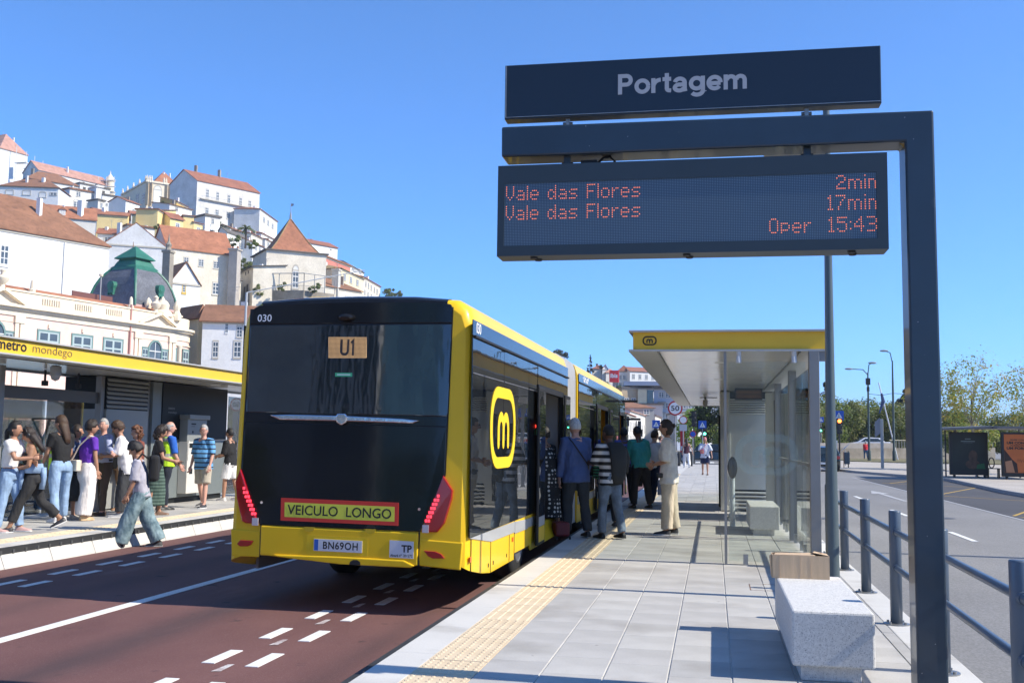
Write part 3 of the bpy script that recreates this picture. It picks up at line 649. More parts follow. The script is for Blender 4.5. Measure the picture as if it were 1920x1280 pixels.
# name board
nb=thing('name_board','dark station name board reading Portagem on top of the gantry arm','sign',(-.15,6.35,3.45))
o=B(-1.282,.985,6.33,6.43,3.455,3.806).build('case',navy,nb,bevel=.004)
face=B(-1.272,.976,6.324,6.33,3.464,3.798).build('face_panel',M('board_face',(.014,.021,.032),.22,spec=.5),nb)
B(-1.272,.976,6.3195,6.324,3.464,3.468).build('lower_trim',steel,nb); B(-1.276,-1.270,6.3195,6.324,3.464,3.798).build('edge_trim',steel,nb)
lm_=M('letter_grey',(.44,.44,.45),.6)
s_=.245; SW=.27; xh=1.0; rx_,ry_=.385,.385
def bowl(cx,cz=.5,rx=rx_,rz=.5-SW/2+.02,a0=0,a1=360,n=28): return arc(cx,cz,rx,rz,a0,a1,n)
GL={'P':(1.02,[[(.135,0),(.135,1.38)],[(.135,1.245),(.52,1.245)]+arc(.55,.95,.29,.295,88,-88,12)+[(.52,.655),(.135,.655)]]),
 'o':(1.06,[bowl(.53)]),'r':(.66,[[(.135,0),(.135,1.0)],arc(.60,.40,.465,.47,172,88,8)]),
 't':(.62,[[(.30,1.30),(.30,.30)]+arc(.46,.28,.16,.155,180,268,6)+[(.58,.118)],[(.02,.90),(.58,.90)]]),
 'a':(1.00,[arc(.47,.60,.32,.285,168,20,12)+[(.785,.62),(.785,.22),(.82,.02)],arc(.44,.285,.30,.20,62,298,16)+[(.72,.22)],[(.55,.47),(.78,.53)]]),
 'g':(1.08,[bowl(.50,.52,.365,.355),[(.90,1.0),(.90,.02)]+arc(.53,.02,.37,.27,0,-150,14)]),
 'e':(1.04,[arc(.52,.5,.385,.385,0,322,24),[(.14,.47),(.90,.47)]]),
 'm':(1.56,[[(.135,0),(.135,1.0)]]+[[(x0,.60)]+arc(x0+.27,.60,.27,.265,178,2,10)+[(x0+.54,.60),(x0+.54,0)] for x0 in (.20,.80)])}
tot=sum(GL[c][0]+.055 for c in 'Portagem')-.055; sc=.785/tot; zb=3.628-.38*sc*1.38
xx=-.5675
for i_,c in enumerate('Portagem'):
    mb=MB()
    for k_,st_ in enumerate(GL[c][1]): ribbon(mb,[(p[0]*sc,p[1]*sc) for p in st_],SW*sc,-.0003*k_)
    o=mb.build('letter',lm_,nb,local=True); o.location=Vector((xx,6.3225,zb))-Vector(nb.location); xx+=(GL[c][0]+.055)*sc
for x in (-.885,.56):
    b=thing('bracket',None,None,(x,6.38,3.40)); b.parent=nb; b.location=Vector((x,6.38,3.40))-Vector(nb.location)
    B(x-.012,x+.012,6.36,6.40,3.395,3.458).build('stud',steel,b); MB().tube([(x-.03,6.38,3.425),(x+.03,6.38,3.425)],.012,8).build('clamp_bolt',steel,b,smooth=True)
# led departures display
ld=thing('departures_display','wide dark led departures display hanging under the gantry arm with orange text','display',(-.15,6.35,2.6))
X0,X1,Z0,Z1,YF,YB=-1.305,1.0,2.575,3.143,6.27,6.46
mb=MB(); bx=.0
# case with a window opening for the matrix
wx0,wx1,wz0,wz1=-1.262,.938,2.640,3.030
mb.prism([(X0,Z0),(wx0,wz0),(wx1,wz0),(X1,Z0)],1,YF,YF+.02); mb.prism([(X1,Z0),(wx1,wz0),(wx1,wz1),(X1,Z1)],1,YF,YF+.02); mb.prism([(X1,Z1),(wx1,wz1),(wx0,wz1),(X0,Z1)],1,YF,YF+.02); mb.prism([(X0,Z1),(wx0,wz1),(wx0,wz0),(X0,Z0)],1,YF,YF+.02)
mb.box(X0,X1,YF+.02,YB,Z0,Z1); mb.build('case',navy2,ld)
def matrix_mat():
    mt=bpy.data.materials.new('led_matrix'); mt.use_nodes=True; nt=mt.node_tree; p=nt.nodes['Principled BSDF']; p.inputs['Roughness'].default_value=.35
    tc=nt.nodes.new('ShaderNodeTexCoord'); vm=nt.nodes.new('ShaderNodeVectorMath'); vm.operation='SCALE'; vm.inputs['Scale'].default_value=1/.00988; nt.links.new(tc.outputs['Object'],vm.inputs[0])
    fr=nt.nodes.new('ShaderNodeVectorMath'); fr.operation='FRACTION'; nt.links.new(vm.outputs[0],fr.inputs[0])
    sb=nt.nodes.new('ShaderNodeVectorMath'); sb.operation='SUBTRACT'; sb.inputs[1].default_value=(.5,0,.5); nt.links.new(fr.outputs[0],sb.inputs[0])
    ml=nt.nodes.new('ShaderNodeVectorMath'); ml.operation='MULTIPLY'; ml.inputs[1].default_value=(1,0,1); nt.links.new(sb.outputs[0],ml.inputs[0])
    ln=nt.nodes.new('ShaderNodeVectorMath'); ln.operation='LENGTH'; nt.links.new(ml.outputs[0],ln.inputs[0])
    f=_ramp(nt,ln.outputs['Value'],.34,.20); c=_mix(nt,(.045,.075,.115),(.19,.27,.33),f); nt.links.new(c,p.inputs['Base Color']); return mt
B(wx0,wx1,YF+.006,YF+.019,wz0,wz1).build('led_matrix',matrix_mat(),ld)
FONT={'V':'10001 10001 10001 10001 10001 01010 00100','a':'00000 00000 01110 00001 01111 10001 01111','l':'1 1 1 1 1 1 1','e':'00000 00000 01110 10001 11111 10000 01110','d':'00001 00001 01101 10011 10001 10011 01101','s':'00000 00000 01111 10000 01110 00001 11110','F':'11111 10000 10000 11110 10000 10000 10000','o':'00000 00000 01110 10001 10001 10001 01110','r':'0000 0000 1011 1100 1000 1000 1000','2':'01110 10001 00001 00110 01000 10000 11111','m':'0000000 0000000 1110110 1001001 1001001 1001001 1001001','i':'1 0 1 1 1 1 1','n':'0000 0000 1110 1001 1001 1001 1001','1':'010 110 010 010 010 010 111','7':'11111 00001 00010 00100 00100 01000 01000','O':'01110 10001 10001 10001 10001 10001 01110','p':'00000 00000 11110 10001 10001 11110 10000','5':'11111 10000 11110 00001 00001 10001 01110',':':'0 0 1 0 0 1 0','4':'00010 00110 01010 10010 11111 00010 00010','3':'11110 00001 00001 01110 00001 00001 11110',' ':'000 000 000 000 000 000 000'}
ledo=M('led_orange',(.8,.25,.1),.4,emit=(1,.20,.09),es=.62)
def dots(s,x0,x1,zt,zb):
    cols=[]
    for ch in s:
        g_=FONT[ch].split(); w=len(g_[0])
        for i in range(w): cols.append([g_[j][i]=='1' for j in range(7)])
        cols.append([False]*7)
    cols=cols[:-1]; n_=len(cols); mb=MB(); r=.0034
    for i,c in enumerate(cols):
        x=x0+(x1-x0)*i/(n_-1)
        for j in range(7):
            if c[j]:
                z=zt+(zb-zt)*j/6; mb.add([(x+r*math.cos(R(q)),YF+.0048,z+r*math.sin(R(q))) for q in range(0,360,60)],[tuple(range(6))])
    mb.build('led_text',ledo,ld)
dots('Vale das Flores',-1.250,-.43,3.008,2.928); dots('2min',.718,.932,3.012,2.938)
dots('Vale das Flores',-1.250,-.43,2.885,2.805); dots('17min',.668,.932,2.895,2.815)
dots('Oper',.335,.565,2.765,2.685); dots('15:43',.672,.934,2.765,2.685)
for x in (-.885,.56):
    B(x-.02,x+.02,6.35,6.40,3.140,3.21).build('hanger',navy2,ld); MB().tube([(x-.035,6.375,3.165),(x+.035,6.375,3.165)],.014,8).build('hanger_bolt',navy2,ld,smooth=True)
B(-.80,-.70,6.36,6.41,3.145,3.185).build('cable_gland',seal,ld)
MB().tube([(-.70,6.38,3.165),(-.66,6.38,3.20),(-.62,6.38,3.205),(-.59,6.38,3.175),(-.62,6.38,3.15),(-.66,6.38,3.165)],.008,6).build('cable',seal,ld,smooth=True)
for x in (-1.08,-.15,.80):
    MB().lathe([(.02,-.012),(.024,-.004),(.024,0)],(x,6.32,Z0),10).build('case_screw',seal,ld); MB().lathe([(.02,-.012),(.024,-.004),(.024,0)],(x+.015,6.40,Z0),10).build('case_screw',seal,ld)
# ================================================================ LAMP POST BESIDE THE BENCH
lp_=thing('street_lamp','tall grey lamp post standing behind the cardboard box bench','street lamp',(1.10,10.42,0))
lgrey=M('lamp_post_grey',(.085,.115,.125),.4,coat=.2,var=.05)
LXP=1.102
MB().lathe([(.13,0),(.13,.012),(.066,.03),(.058,.9),(.047,1.7),(.037,3.3),(.032,4.9)],(LXP,10.42,0),20).build('pole',lgrey,lp_,smooth=True)
MB().tube([(LXP,10.42,4.85),(LXP,10.42,4.9),(LXP-.1,10.42,4.9)],.05,10).build('arm',lgrey,lp_,smooth=True)
hd=MB(); hd.ell((.80,10.42,4.27),.30,.16,.065,20,8); hd.build('luminaire',M('luminaire_grey',(.22,.22,.20),.5),lp_,smooth=True)
MB().tube([(LXP,10.42,4.35),(.95,10.42,4.36),(.80,10.42,4.31)],.03,8).build('luminaire_bracket',lgrey,lp_,smooth=True)
# ================================================================ PLATFORM SHELTERS
shgrey=M('shelter_grey',(.26,.255,.245),.45,metal=.2,var=.05,vs=3); shlip=M('canopy_edge_grey',(.42,.42,.40),.45,var=.04)
shyel=M('canopy_yellow',(.80,.49,.03),.45,var=.03,vs=2); soff=M('soffit_gloss',(.68,.67,.63),.16,spec=.6,var=.03,vs=1.5,bump=.12,bs=3,bd=.02)
kgrey=M('kiosk_grey',(.60,.61,.57),.4,var=.04); kdark=M('kiosk_dark',(.014,.017,.018),.5,spec=.25); kmid=M('kiosk_slate',(.16,.185,.19),.4,var=.03)
gl=glass('clear_glass',(.945,.972,.962),.9); frost=glass('etched_glass',(.88,.94,.92),1,0,.13,(.75,.85,.82)); lens=M('lamp_lens',(.7,.7,.7),.4)
def canopy(s,x0,x1,y0,y1,face):
    """face: +1 the trackside edge is x1, -1 it is x0"""
    B(x0,x1,y0,y1,2.80,2.826).build('roof_plate',shlip,s,bevel=.003)
    B(x0+.05,x1-.05,y0+.05,y1-.05,2.586,2.80).build('fascia',shyel,s)
    mb=MB(); bw_=.36
    mb.box(x0,x1,y0,y0+.02,2.56,2.585); mb.box(x0,x1,y1-.02,y1,2.56,2.585)
    mb.box(x0,x0+bw_,y0+.02,y1-.02,2.56,2.585); mb.box(x1-bw_,x1,y0+.02,y1-.02,2.56,2.585); mb.build('edge_frame',shlip,s)
    n=int((y1-y0)/1.32); L=(y1-y0-.06)/n
    for i in range(n):
        ya=y0+.03+i*L; B(x0+bw_+.005,x1-bw_-.005,ya+.006,ya+L-.006,2.572,2.584).build('soffit_panel',soff,s)
    B(x0+bw_-.01,x0+bw_+.004,y0+.03,y1-.03,2.545,2.56).build('soffit_trim',shgrey,s); B(x1-bw_-.004,x1-bw_+.01,y0+.03,y1-.03,2.545,2.56).build('soffit_trim',shgrey,s)
# --- right shelter
rs=thing('platform_shelter','long glass shelter on the right platform with the round m emblem on its end','shelter',(.3,23,0),group='platform shelters')
canopy(rs,-1.02,1.40,13.0,32.6,-1)
em=emblem_m(MB(),.175,.003,1.0,.10); e2=MB(); e2.v=[v+Vector((-.765,13.046,2.697)) for v in em.v]; e2.f=em.f; e2.mi=em.mi; e2.build('emblem',M('emblem_black',(.02,.018,.012),.5),rs)
B(.134,.166,13.03,13.06,0,2.56).build('end_post',shgrey,rs)
for y in (13.0,16.55,20.1,23.2,26.8,30.4,32.4): B(1.135,1.255,y,y+.12,0,2.56).build('column',shgrey,rs,bevel=.006)
B(1.255,1.39,13.02,13.06,2.44,2.56).build('corner_bracket',shgrey,rs)
eg=B(.185,1.095,13.04,13.052,.05,2.435).build('end_glass',glass('end_glass',(.95,.975,.965),1.0,0,.05,(.62,.68,.66)),rs)
for x in (.312,.964): MB().lathe([(.032,2.42),(.032,2.50),(.028,2.505),(.032,2.51),(.032,2.56)],(x,13.035,0),14).build('glass_clamp',M('clamp_white',(.55,.55,.54),.4),rs,smooth=True)
for x in (.38,): B(x-.028,x+.028,13.03,13.062,0,.13).build('glass_foot',steel,rs)
em=emblem_m(MB(),.74,.002,1.0,.12); e2=MB(); e2.v=[v+Vector((.63,13.036,1.32)) for v in em.v]; e2.f=em.f; e2.mi=em.mi; e2.build('etched_emblem',frost,eg)
for i,(a,b) in enumerate(((13.2,14.8),(14.85,16.45),(16.75,18.4),(18.45,20.0),(26.95,30.3))):
    B(1.19,1.202,a,b,.06,2.40).build('back_glass',gl,rs)
    for y in (a+.25,b-.25): B(1.17,1.22,y-.025,y+.025,0,.13).build('glass_foot',steel,rs)
B(1.15,1.165,13.1,20.0,1.175,1.215).build('lean_rail',shgrey,rs)
# service kiosk inside the shelter
B(.165,.36,23.1,26,.02,2.545).build('kiosk_corner',kgrey,rs); B(.36,1.13,23.12,26,.47,2.06).build('kiosk_wall',kgrey,rs); B(.36,1.13,23.14,26,2.06,2.545).build('kiosk_screen_bay',kdark,rs)
B(.36,1.13,23.16,26,.0,.47).build('kiosk_back',kdark,rs)
for i in range(5): MB().prism([(23.10,.09+i*.078),(23.145,.06+i*.078),(23.155,.065+i*.078),(23.11,.115+i*.078)],0,.365,1.128).build('louvre',kgrey,rs)
for i in range(7): MB().prism([(23.10,2.08+i*.05),(23.13,2.06+i*.05),(23.14,2.065+i*.05),(23.11,2.10+i*.05)],0,.365,1.128).build('louvre',kgrey,rs)
B(.118,.16,22.9,23.1,.10,2.03).build('dark_panel_edge',kdark,rs)
B(1.20,1.235,20.3,22.3,.05,2.50).build('back_panel',kgrey,rs); B(1.19,1.20,20.5,22.1,.9,2.3).build('poster_frame',kdark,rs)
B(.98,1.13,20.4,20.55,0.05,2.4).build('service_pillar',kgrey,rs)
d=B(.42,.93,20.6,20.75,2.28,2.5).build('small_display',kdark,rs)
mb=MB()
for zz in (2.44,2.36):
    for i in range(30):
        for j in range(4):
            if (i*7+j*5+int(zz*50))%3==0: mb.box(.45+i*.0155,.45+i*.0155+.006,20.593,20.599,zz-j*.013,zz-j*.013+.006)
put(mb.build('display_dots',M('led_dim',(.4,.2,.1),.5,emit=(1,.4,.15),es=.25),d),kind='stuff')
for y in (15,19,27,31): MB().lathe([(.07,2.567),(.075,2.571)],(.10,y,0),16).build('downlight',lens,rs)
MB().lathe([(.0,2.33),(.04,2.34),(.055,2.38),(.058,2.40),(.062,2.41),(.062,2.50),(.03,2.51),(.03,2.57)],(-.18,26.5,0),16).build('dome_camera',M('camera_housing',(.33,.33,.33),.4),rs,smooth=True)
MB().tube([(-.30,25.0,2.50),(.1,25.0,2.50)],.012,6).build('sensor_bar',seal,rs)
# wrapped ticket validator
v=thing('ticket_validator','ticket validator on a pole wrapped in clear plastic inside the glass shelter','ticket validator',(.33,19.0,0))
MB().lathe([(.05,0),(.045,.02),(.042,.85)],(.335,19.0,0),14).build('pole',M('wrapped_white',(.58,.62,.63),.35,bump=.8,bs=30,var=.15,vs=12),v,smooth=True)
mb=MB(); mb.loft([[Vector((.335+math.cos(R(q))*w,18.98+y,1.02+math.sin(R(q))*hh)) for q in range(0,360,24)] for w,y,hh in ((.05,-.07,.12),(.085,-.055,.19),(.09,0,.20),(.07,.06,.16))]); mb.build('reader_head',M('reader_black',(.03,.032,.034),.12,coat=.8,bump=.5,bs=18),v,smooth=True)
mb=MB()
for a in range(3):
    pts=[]
    for i in range(9):
        t=i/8; pts.append((.335+math.cos(a*2.1+t*5)*(.05+.10*math.sin(t*3.1)),19+math.sin(a*2.1+t*5)*(.05+.1*math.sin(t*3.1)),.05+.42*t))
    for i in range(8): mb.add([pts[i],pts[i+1],(pts[i+1][0]*.5+.17,pts[i+1][1],pts[i+1][2]+.02),(pts[i][0]*.5+.17,pts[i][1],pts[i][2]+.02)],[(0,1,2,3)])
mb.build('plastic_wrap',glass('plastic_film',(.9,.92,.93),1.6,.15,.12,(.8,.8,.8)),v)
# --- left shelter (mirror side)
ls=thing('platform_shelter','long shelter with yellow canopy reading metro mondego behind the left crowd','shelter',(-11.2,17,0),group='platform shelters')
canopy(ls,-12.45,-9.87,6.8,27.4,1)
text('lettering','metro',.66,.135,M('emblem_black'),ls,(-9.9155,13.47,2.70),(0,0,R(90)),bold=.02); text('lettering','mondego',.98,.165,M('letter_thin_grey',(.10,.09,.05),.6),ls,(-9.9155,14.43,2.69),(0,0,R(90)),bold=-.008)
for y in (7,11.4,15.3,18.2,19.86,27.2): B(-11.56,-11.44,y,y+.12,0,2.56).build('column',shgrey,ls,bevel=.006)
B(-11.52,-11.49,7,18.2,2.03,2.24).build('header_band',M('bronze_band',(.10,.085,.07),.4),ls)
for y0,y1 in ((7.2,8.6),(8.7,10.0),(10.05,11.3),(11.6,12.8),(12.9,14.1),(14.15,15.2),(15.5,16.6),(16.65,17.75)):
    B(-11.506,-11.494,y0,y1,.06,2.03).build('back_glass',gl,ls)
for y in (16.55,17.54):
    MB().tube([(-11.5,y,2.56),(-11.5,y,2.36)],.02,8).build('hanger',seal,ls); B(-11.54,-11.46,y-.04,y+.04,2.28,2.37).build('hanger_clamp',seal,ls)
MB().lathe([(.0,2.30),(.06,2.33),(.075,2.38),(.08,2.385),(.09,2.39),(.09,2.53),(.05,2.56)],(-10.55,15.45,0),16).build('dome_camera',M('camera_housing'),ls,smooth=True)
B(-12.3,-11.40,18.34,19.86,.03,1.93).build('kiosk_wall',M('kiosk_grey_left',(.30,.31,.30),.4),ls); B(-12.3,-11.42,18.34,19.86,1.93,2.545).build('kiosk_back',kdark,ls)
for i in range(7): MB().prism([(-11.40,1.96+i*.085),(-11.44,2.02+i*.085),(-11.43,2.025+i*.085),(-11.392,1.97+i*.085)],1,18.36,19.84).build('louvre',M('kiosk_grey_left'),ls)
B(-12.3,-11.38,19.99,20.35,.10,2.545).build('kiosk_pillar',kmid,ls)
B(-12.3,-11.36,20.36,23.35,1.36,2.545).build('kiosk_upper_panel',kdark,ls); B(-12.3,-11.36,20.36,23.35,.12,1.355).build('kiosk_lower_panel',kmid,ls); B(-12.28,-11.42,20.0,23.3,.0,.12).build('kiosk_plinth',kdark,ls)
text('kiosk_lettering','metro',.26,.05,M('faint_white',(.25,.26,.26),.6),ls,(-11.352,20.72,2.02),(0,0,R(90))); text('kiosk_lettering','mondego',.36,.055,M('faint_white'),ls,(-11.352,20.77,1.93),(0,0,R(90)))
MB().lathe([(.11,2.567),(.115,2.571)],(-10.9,21.8,0),16).build('downlight',M('lamp_lens_bright',(.85,.85,.85),.4),ls)
for y in (24.0,25.6): B(-11.506,-11.494,y-.3,y+1.2,.06,2.40).build('back_glass',gl,ls)
tm=thing('ticket_machine','pale grey ticket machine standing against the dark wall of the left shelter','ticket machine',(-11.25,21.5,0))
mw=M('machine_white',(.62,.60,.55),.4,var=.03); mg=M('machine_grey',(.24,.255,.25),.4)
B(-11.355,-11.14,21.10,21.98,.20,1.32).build('cabinet',mw,tm,bevel=.012); B(-11.355,-11.16,21.10,21.98,1.32,1.80).build('upper_cabinet',mg,tm,bevel=.012); B(-11.355,-11.10,21.07,22.01,1.80,1.90).build('hood',mg,tm,bevel=.015)
for a,b,c,d_,mt_ in ((21.42,21.74,.82,1.12,M('screen_dark',(.02,.035,.04),.1,coat=.5)),(21.16,21.36,1.18,1.28,kdark),(21.50,21.60,1.17,1.29,kdark),(21.2,21.34,.62,.74,kdark),(21.5,21.8,.62,.72,kdark),(21.30,21.36,1.5,1.55,kdark)):
    B(-11.145 if c<1.3 else -11.165,-11.136 if c<1.3 else -11.156,a,b,c,d_).build('opening',mt_,tm,bevel=.004)
B(-11.1585,-11.1575,21.25,21.46,1.685,1.715).build('machine_text_line',kdark,tm); B(-11.1585,-11.1575,21.26,21.42,1.64,1.655).build('machine_text_line',M('machine_ink',(.12,.12,.12),.5),tm)
for y in (21.12,21.92): B(-11.139,-11.128,y-.012,y+.012,.92,1.34).build('side_light',M('machine_strip',(.75,.72,.66),.4),tm)
# dark curved litter bin beyond the machine
lb=thing('litter_bin','dark rounded litter bin at the far end of the ticket machine wall','litter bin',(-11.0,24.2,0))
MB().lathe([(.24,0),(.27,.3),(.27,.75),(.24,.92),(.14,1.05),(.03,1.08)],(-11.0,24.2,0),18).build('bin_body',kdark,lb,smooth=True); B(-11.15,-10.85,23.93,23.97,.72,.86).build('bin_opening',seal,lb)
# --- older arched glass bus shelter across the left street
ob=thing('arched_bus_shelter','older bus shelter with arched translucent roof beyond the left platform','bus shelter',(-22.5,33,ZL))
tr_m=M('arched_frame_grey',(.17,.19,.18),.5,metal=.3); rg=glass('roof_sheet',(.72,.78,.78),.8,.1,.45,(.45,.48,.46))
a0=Vector((-24.2,31.2,0)); dv=Vector((.27,.96,0)).normalized(); nv=Vector((dv.y,-dv.x,0)); Ls=9.0
def ap(t,q): # t along, q angle
    return a0+dv*t+nv*(.95*math.cos(R(q)))+Vector((0,0,1.98+.62*math.sin(R(q))))
for t in (0,3,6,9):
    MB().tube([ap(t,q) for q in range(0,181,15)],.05,8).build('roof_hoop',tr_m,ob,smooth=True); MB().tube([ap(t,0),ap(t,180)],.035,8).build('tie_bar',tr_m,ob)
    MB().tube([a0+dv*t-nv*.3+Vector((0,0,ZL)),a0+dv*t-nv*.3+Vector((0,0,1.2)),a0+dv*t+Vector((0,0,1.98))],.055,8).build('leg',tr_m,ob)
    MB().tube([a0+dv*t-nv*.3+Vector((0,0,1.2)),ap(t,178)],.04,8).build('strut',tr_m,ob)
for t in (0,3,6):
    rings=[[ap(t+.04,q) for q in range(0,181,15)],[ap(t+2.96,q) for q in range(0,181,15)]]
    mb=MB(); n_=13; mb.add(rings[0]+rings[1],[(i,i+1,n_+i+1,n_+i) for i in range(n_-1)]); mb.build('roof_sheet',rg,ob,smooth=True)
    mb=MB(); p=a0+dv*(t+.15)-nv*.35; q_=a0+dv*(t+2.85)-nv*.35; mb.add([p+Vector((0,0,.2)),q_+Vector((0,0,.2)),q_+Vector((0,0,1.9)),p+Vector((0,0,1.9))],[(0,1,2,3)]); mb.build('back_pane',glass('blue_glass_pane',(.6,.78,.85),1,.05,.3,(.3,.5,.6)),ob)
# ================================================================ BENCHES, RAILING, BOX
def granite_mat():
    mt=bpy.data.materials.new('white_granite'); mt.use_nodes=True; nt=mt.node_tree; p=nt.nodes['Principled BSDF']; p.inputs['Roughness'].default_value=.75
    c=_mix(nt,(.56,.55,.53),(.70,.69,.66),_ramp(nt,_noise(nt,45,4),.35,.65))
    c=_mix(nt,c,(.30,.30,.30),_ramp(nt,_noise(nt,120,3),.56,.66)); c=_mix(nt,c,(.11,.11,.11),_ramp(nt,_noise(nt,95,2,(1.3,.9,1.1)),.66,.72))
    nt.links.new(c,p.inputs['Base Color']); b=nt.nodes.new('ShaderNodeBump'); b.inputs['Strength'].default_value=.25; b.inputs['Distance'].default_value=.004; nt.links.new(_noise(nt,170,3),b.inputs['Height']); nt.links.new(b.outputs[0],p.inputs['Normal']); return mt
gran=granite_mat()
def bench(label,x0,x1,y0,y1,zt):
    b=thing('granite_bench',label,'bench',((x0+x1)/2,(y0+y1)/2,0),group='granite block benches')
    B(x0,x1,y0,y1,.095,zt).build('block',gran,b,bevel=.014); B(x0+.055,x1-.075,y0+.06,y1-.08,.0,.095).build('plinth',gran,b,bevel=.004); return b
bench('white granite block bench in the foreground with a cardboard box on it',.475,.965,6.82,8.64,.428)
bench('granite block bench inside the glass shelter',.57,1.03,17.25,19.0,.46)
cbm=M('cardboard',(.60,.43,.27),.85,var=.07,vs=5,var2=.04,vs2=50,stretch=(8,8,.6),bump=.2,bs=60)
cb=thing('cardboard_box','worn open cardboard box lying on the far end of the front granite bench','box',(.66,8.50,.428))
x0,x1,y0,y1,z0,z1=.445,.868,8.42,8.60,.429,.602
mb=MB(); t=.005
mb.box(x0,x1,y0,y0+t,z0,z1); mb.box(x0,x1,y1-t,y1,z0,z1); mb.box(x0,x0+t,y0+t,y1-t,z0,z1); mb.box(x1-t,x1,y0+t,y1-t,z0,z1); mb.box(x0+t,x1-t,y0+t,y1-t,z0,z0+t); mb.build('carton',cbm,cb)
mb=MB(); mb.slab([(x0+.01,y0+.002,z1),(x1-.10,y0+.002,z1),(x1-.14,y0+.09,z1+.012),(x0+.03,y0+.10,z1+.002)],(0,0,.004)); mb.slab([(x0+.02,y1-.005,z1),(x1-.02,y1-.005,z1),(x1-.05,y0+.08,z1+.014),(x0+.06,y0+.10,z1+.006)],(0,0,.004)); mb.build('top_flap',cbm,cb)
mb=MB(); mb.slab([(x1-.004,y0+.01,z1),(x1-.004,y1-.01,z1),(x1-.10,y1-.03,z1+.018),(x1-.12,y0+.03,z1+.020)],(0,0,.004)); mb.build('top_flap',cbm,cb)
mb=MB(); mb.slab([(x0-.002,y0+.005,z0+.0),(x0-.002,y1-.04,z0+.01),(x0-.012,y1-.04,z1-.02),(x0-.006,y0+.005,z1)],(-.004,0,0)); mb.build('side_flap',cbm,cb)
creases=MB()
for x in (x0+.055,x0+.21,x0+.285): creases.box(x-.0012,x+.0012,y0-.0012,y0,z0+.004,z1-.004)
creases.build('crease',M('cardboard_light',(.60,.43,.28),.8),cb)
# railing posts with two rails
rp_m=M('railing_paint',(.075,.105,.145),.42,coat=.2,var=.05,vs=5)
rail=thing('street_railing','dark grey tubular railing along the kerb of the right platform','railing',(1.50,9,0))
RXP=1.495
pole=MB().lathe([(.0,-.0),(.048,0),(.048,.907),(.045,.915)],(0,0,0),20).mesh('post',[rp_m],smooth=True)
fl=MB().lathe([(.105,0),(.105,.008),(.06,.012)],(0,0,0),20).mesh('flange',[steel])
col_=MB(); 
rx=lambda y:1.43+.0100*(y-5.44)
ys=[1.70,3.57,5.44,7.32,9.18,11.05,12.93,14.8]
for y in ys:
    o=bpy.data.objects.new('post',pole); COL.objects.link(o); o.parent=rail; o.location=(rx(y)-1.5,y-9,.0)
    f=bpy.data.objects.new('flange',fl); COL.objects.link(f); f.parent=o; f.location=(0,0,0)
    for a in (45,135,225,315): MB().lathe([(.011,.008),(.011,.025)],(0,0,0),6).build('bolt',steel,o,local=True).location=(.083*math.cos(R(a)),.083*math.sin(R(a)),0)
for a,b in zip(ys[:-1],ys[1:]):
    for z in (.745,.455):
        o=MB().tube([(rx(a),a+.05,z),(rx(b),b-.05,z)],.025,12).build('rail',rp_m,rail,smooth=True)
        for y in (a+.06,b-.06): MB().tube([(rx(y),y-.025,z),(rx(y),y+.02,z)],.031,12).build('rail_collar',rp_m,o,smooth=True)
# ================================================================ PEOPLE BUILDER
JOBS=[]
def skin(n,c): return M('skin_'+n,c,.55,var=.06,vs=18)
SK={'fair':(.56,.33,.23),'tan':(.42,.22,.14),'olive':(.36,.19,.115),'brown':(.15,.07,.045),'pink':(.60,.33,.25)}
HR={'black':(.012,.010,.010),'dark':(.025,.016,.012),'brown':(.06,.032,.018),'auburn':(.12,.045,.02),'grey':(.36,.35,.34),'white':(.62,.61,.59),'blond':(.35,.22,.10)}
def cloth(n,c,**k):
    a=dict(rough=.85,var=.10,vs=7,bump=.35,bs=22,bd=.012); a.update(k); return M('cloth_'+n,c,**a)
def dirv(a,b,side):
    a=R(a); b=R(b); return Vector((side*math.sin(b),math.cos(b)*math.sin(a),-math.cos(b)*math.cos(a)))
def capsule(mb,pts,rs,n=12):
    """rounded limb"""
    pts=[Vector(p) for p in pts]; d0=(pts[0]-pts[1]).normalized(); d1=(pts[-1]-pts[-2]).normalized()
    P=[pts[0]+d0*rs[0]*.75,pts[0]+d0*rs[0]*.4]+pts+[pts[-1]+d1*rs[-1]*.4,pts[-1]+d1*rs[-1]*.75]; Q=[rs[0]*.45,rs[0]*.85]+list(rs)+[rs[-1]*.85,rs[-1]*.45]
    mb.tube(P,Q,n)
def eloft(mb,rings,n=18,p=2.3):
    """rings: (centre, half width, half depth, up axis lean) superellipses"""
    out=[]
    for c,w,d,ln in rings:
        r=[]
        for i in range(n):
            t=2*math.pi*i/n; cx=math.copysign(abs(math.cos(t))**(2/p),math.cos(t)); sy=math.copysign(abs(math.sin(t))**(2/p),math.sin(t))
            r.append(Vector((c[0]+cx*w,c[1]+sy*d*math.cos(ln),c[2]-sy*d*math.sin(ln))))
        out.append(r)
    mb.loft(out)
def remesh_obj(name,mb,mats,parent,vox,amp=0,freq=(9,9,4),extra=None,sm=5):
    me=mb.mesh(name,mats,Vector((0,0,0))); o=bpy.data.objects.new(name,me); COL.objects.link(o); o.parent=parent
    m_=o.modifiers.new('r','REMESH'); m_.mode='VOXEL'; m_.voxel_size=vox; m_.use_smooth_shade=True
    s_=o.modifiers.new('s','SMOOTH'); s_.factor=.6; s_.iterations=sm
    JOBS.append((o,amp,freq,extra)); return o
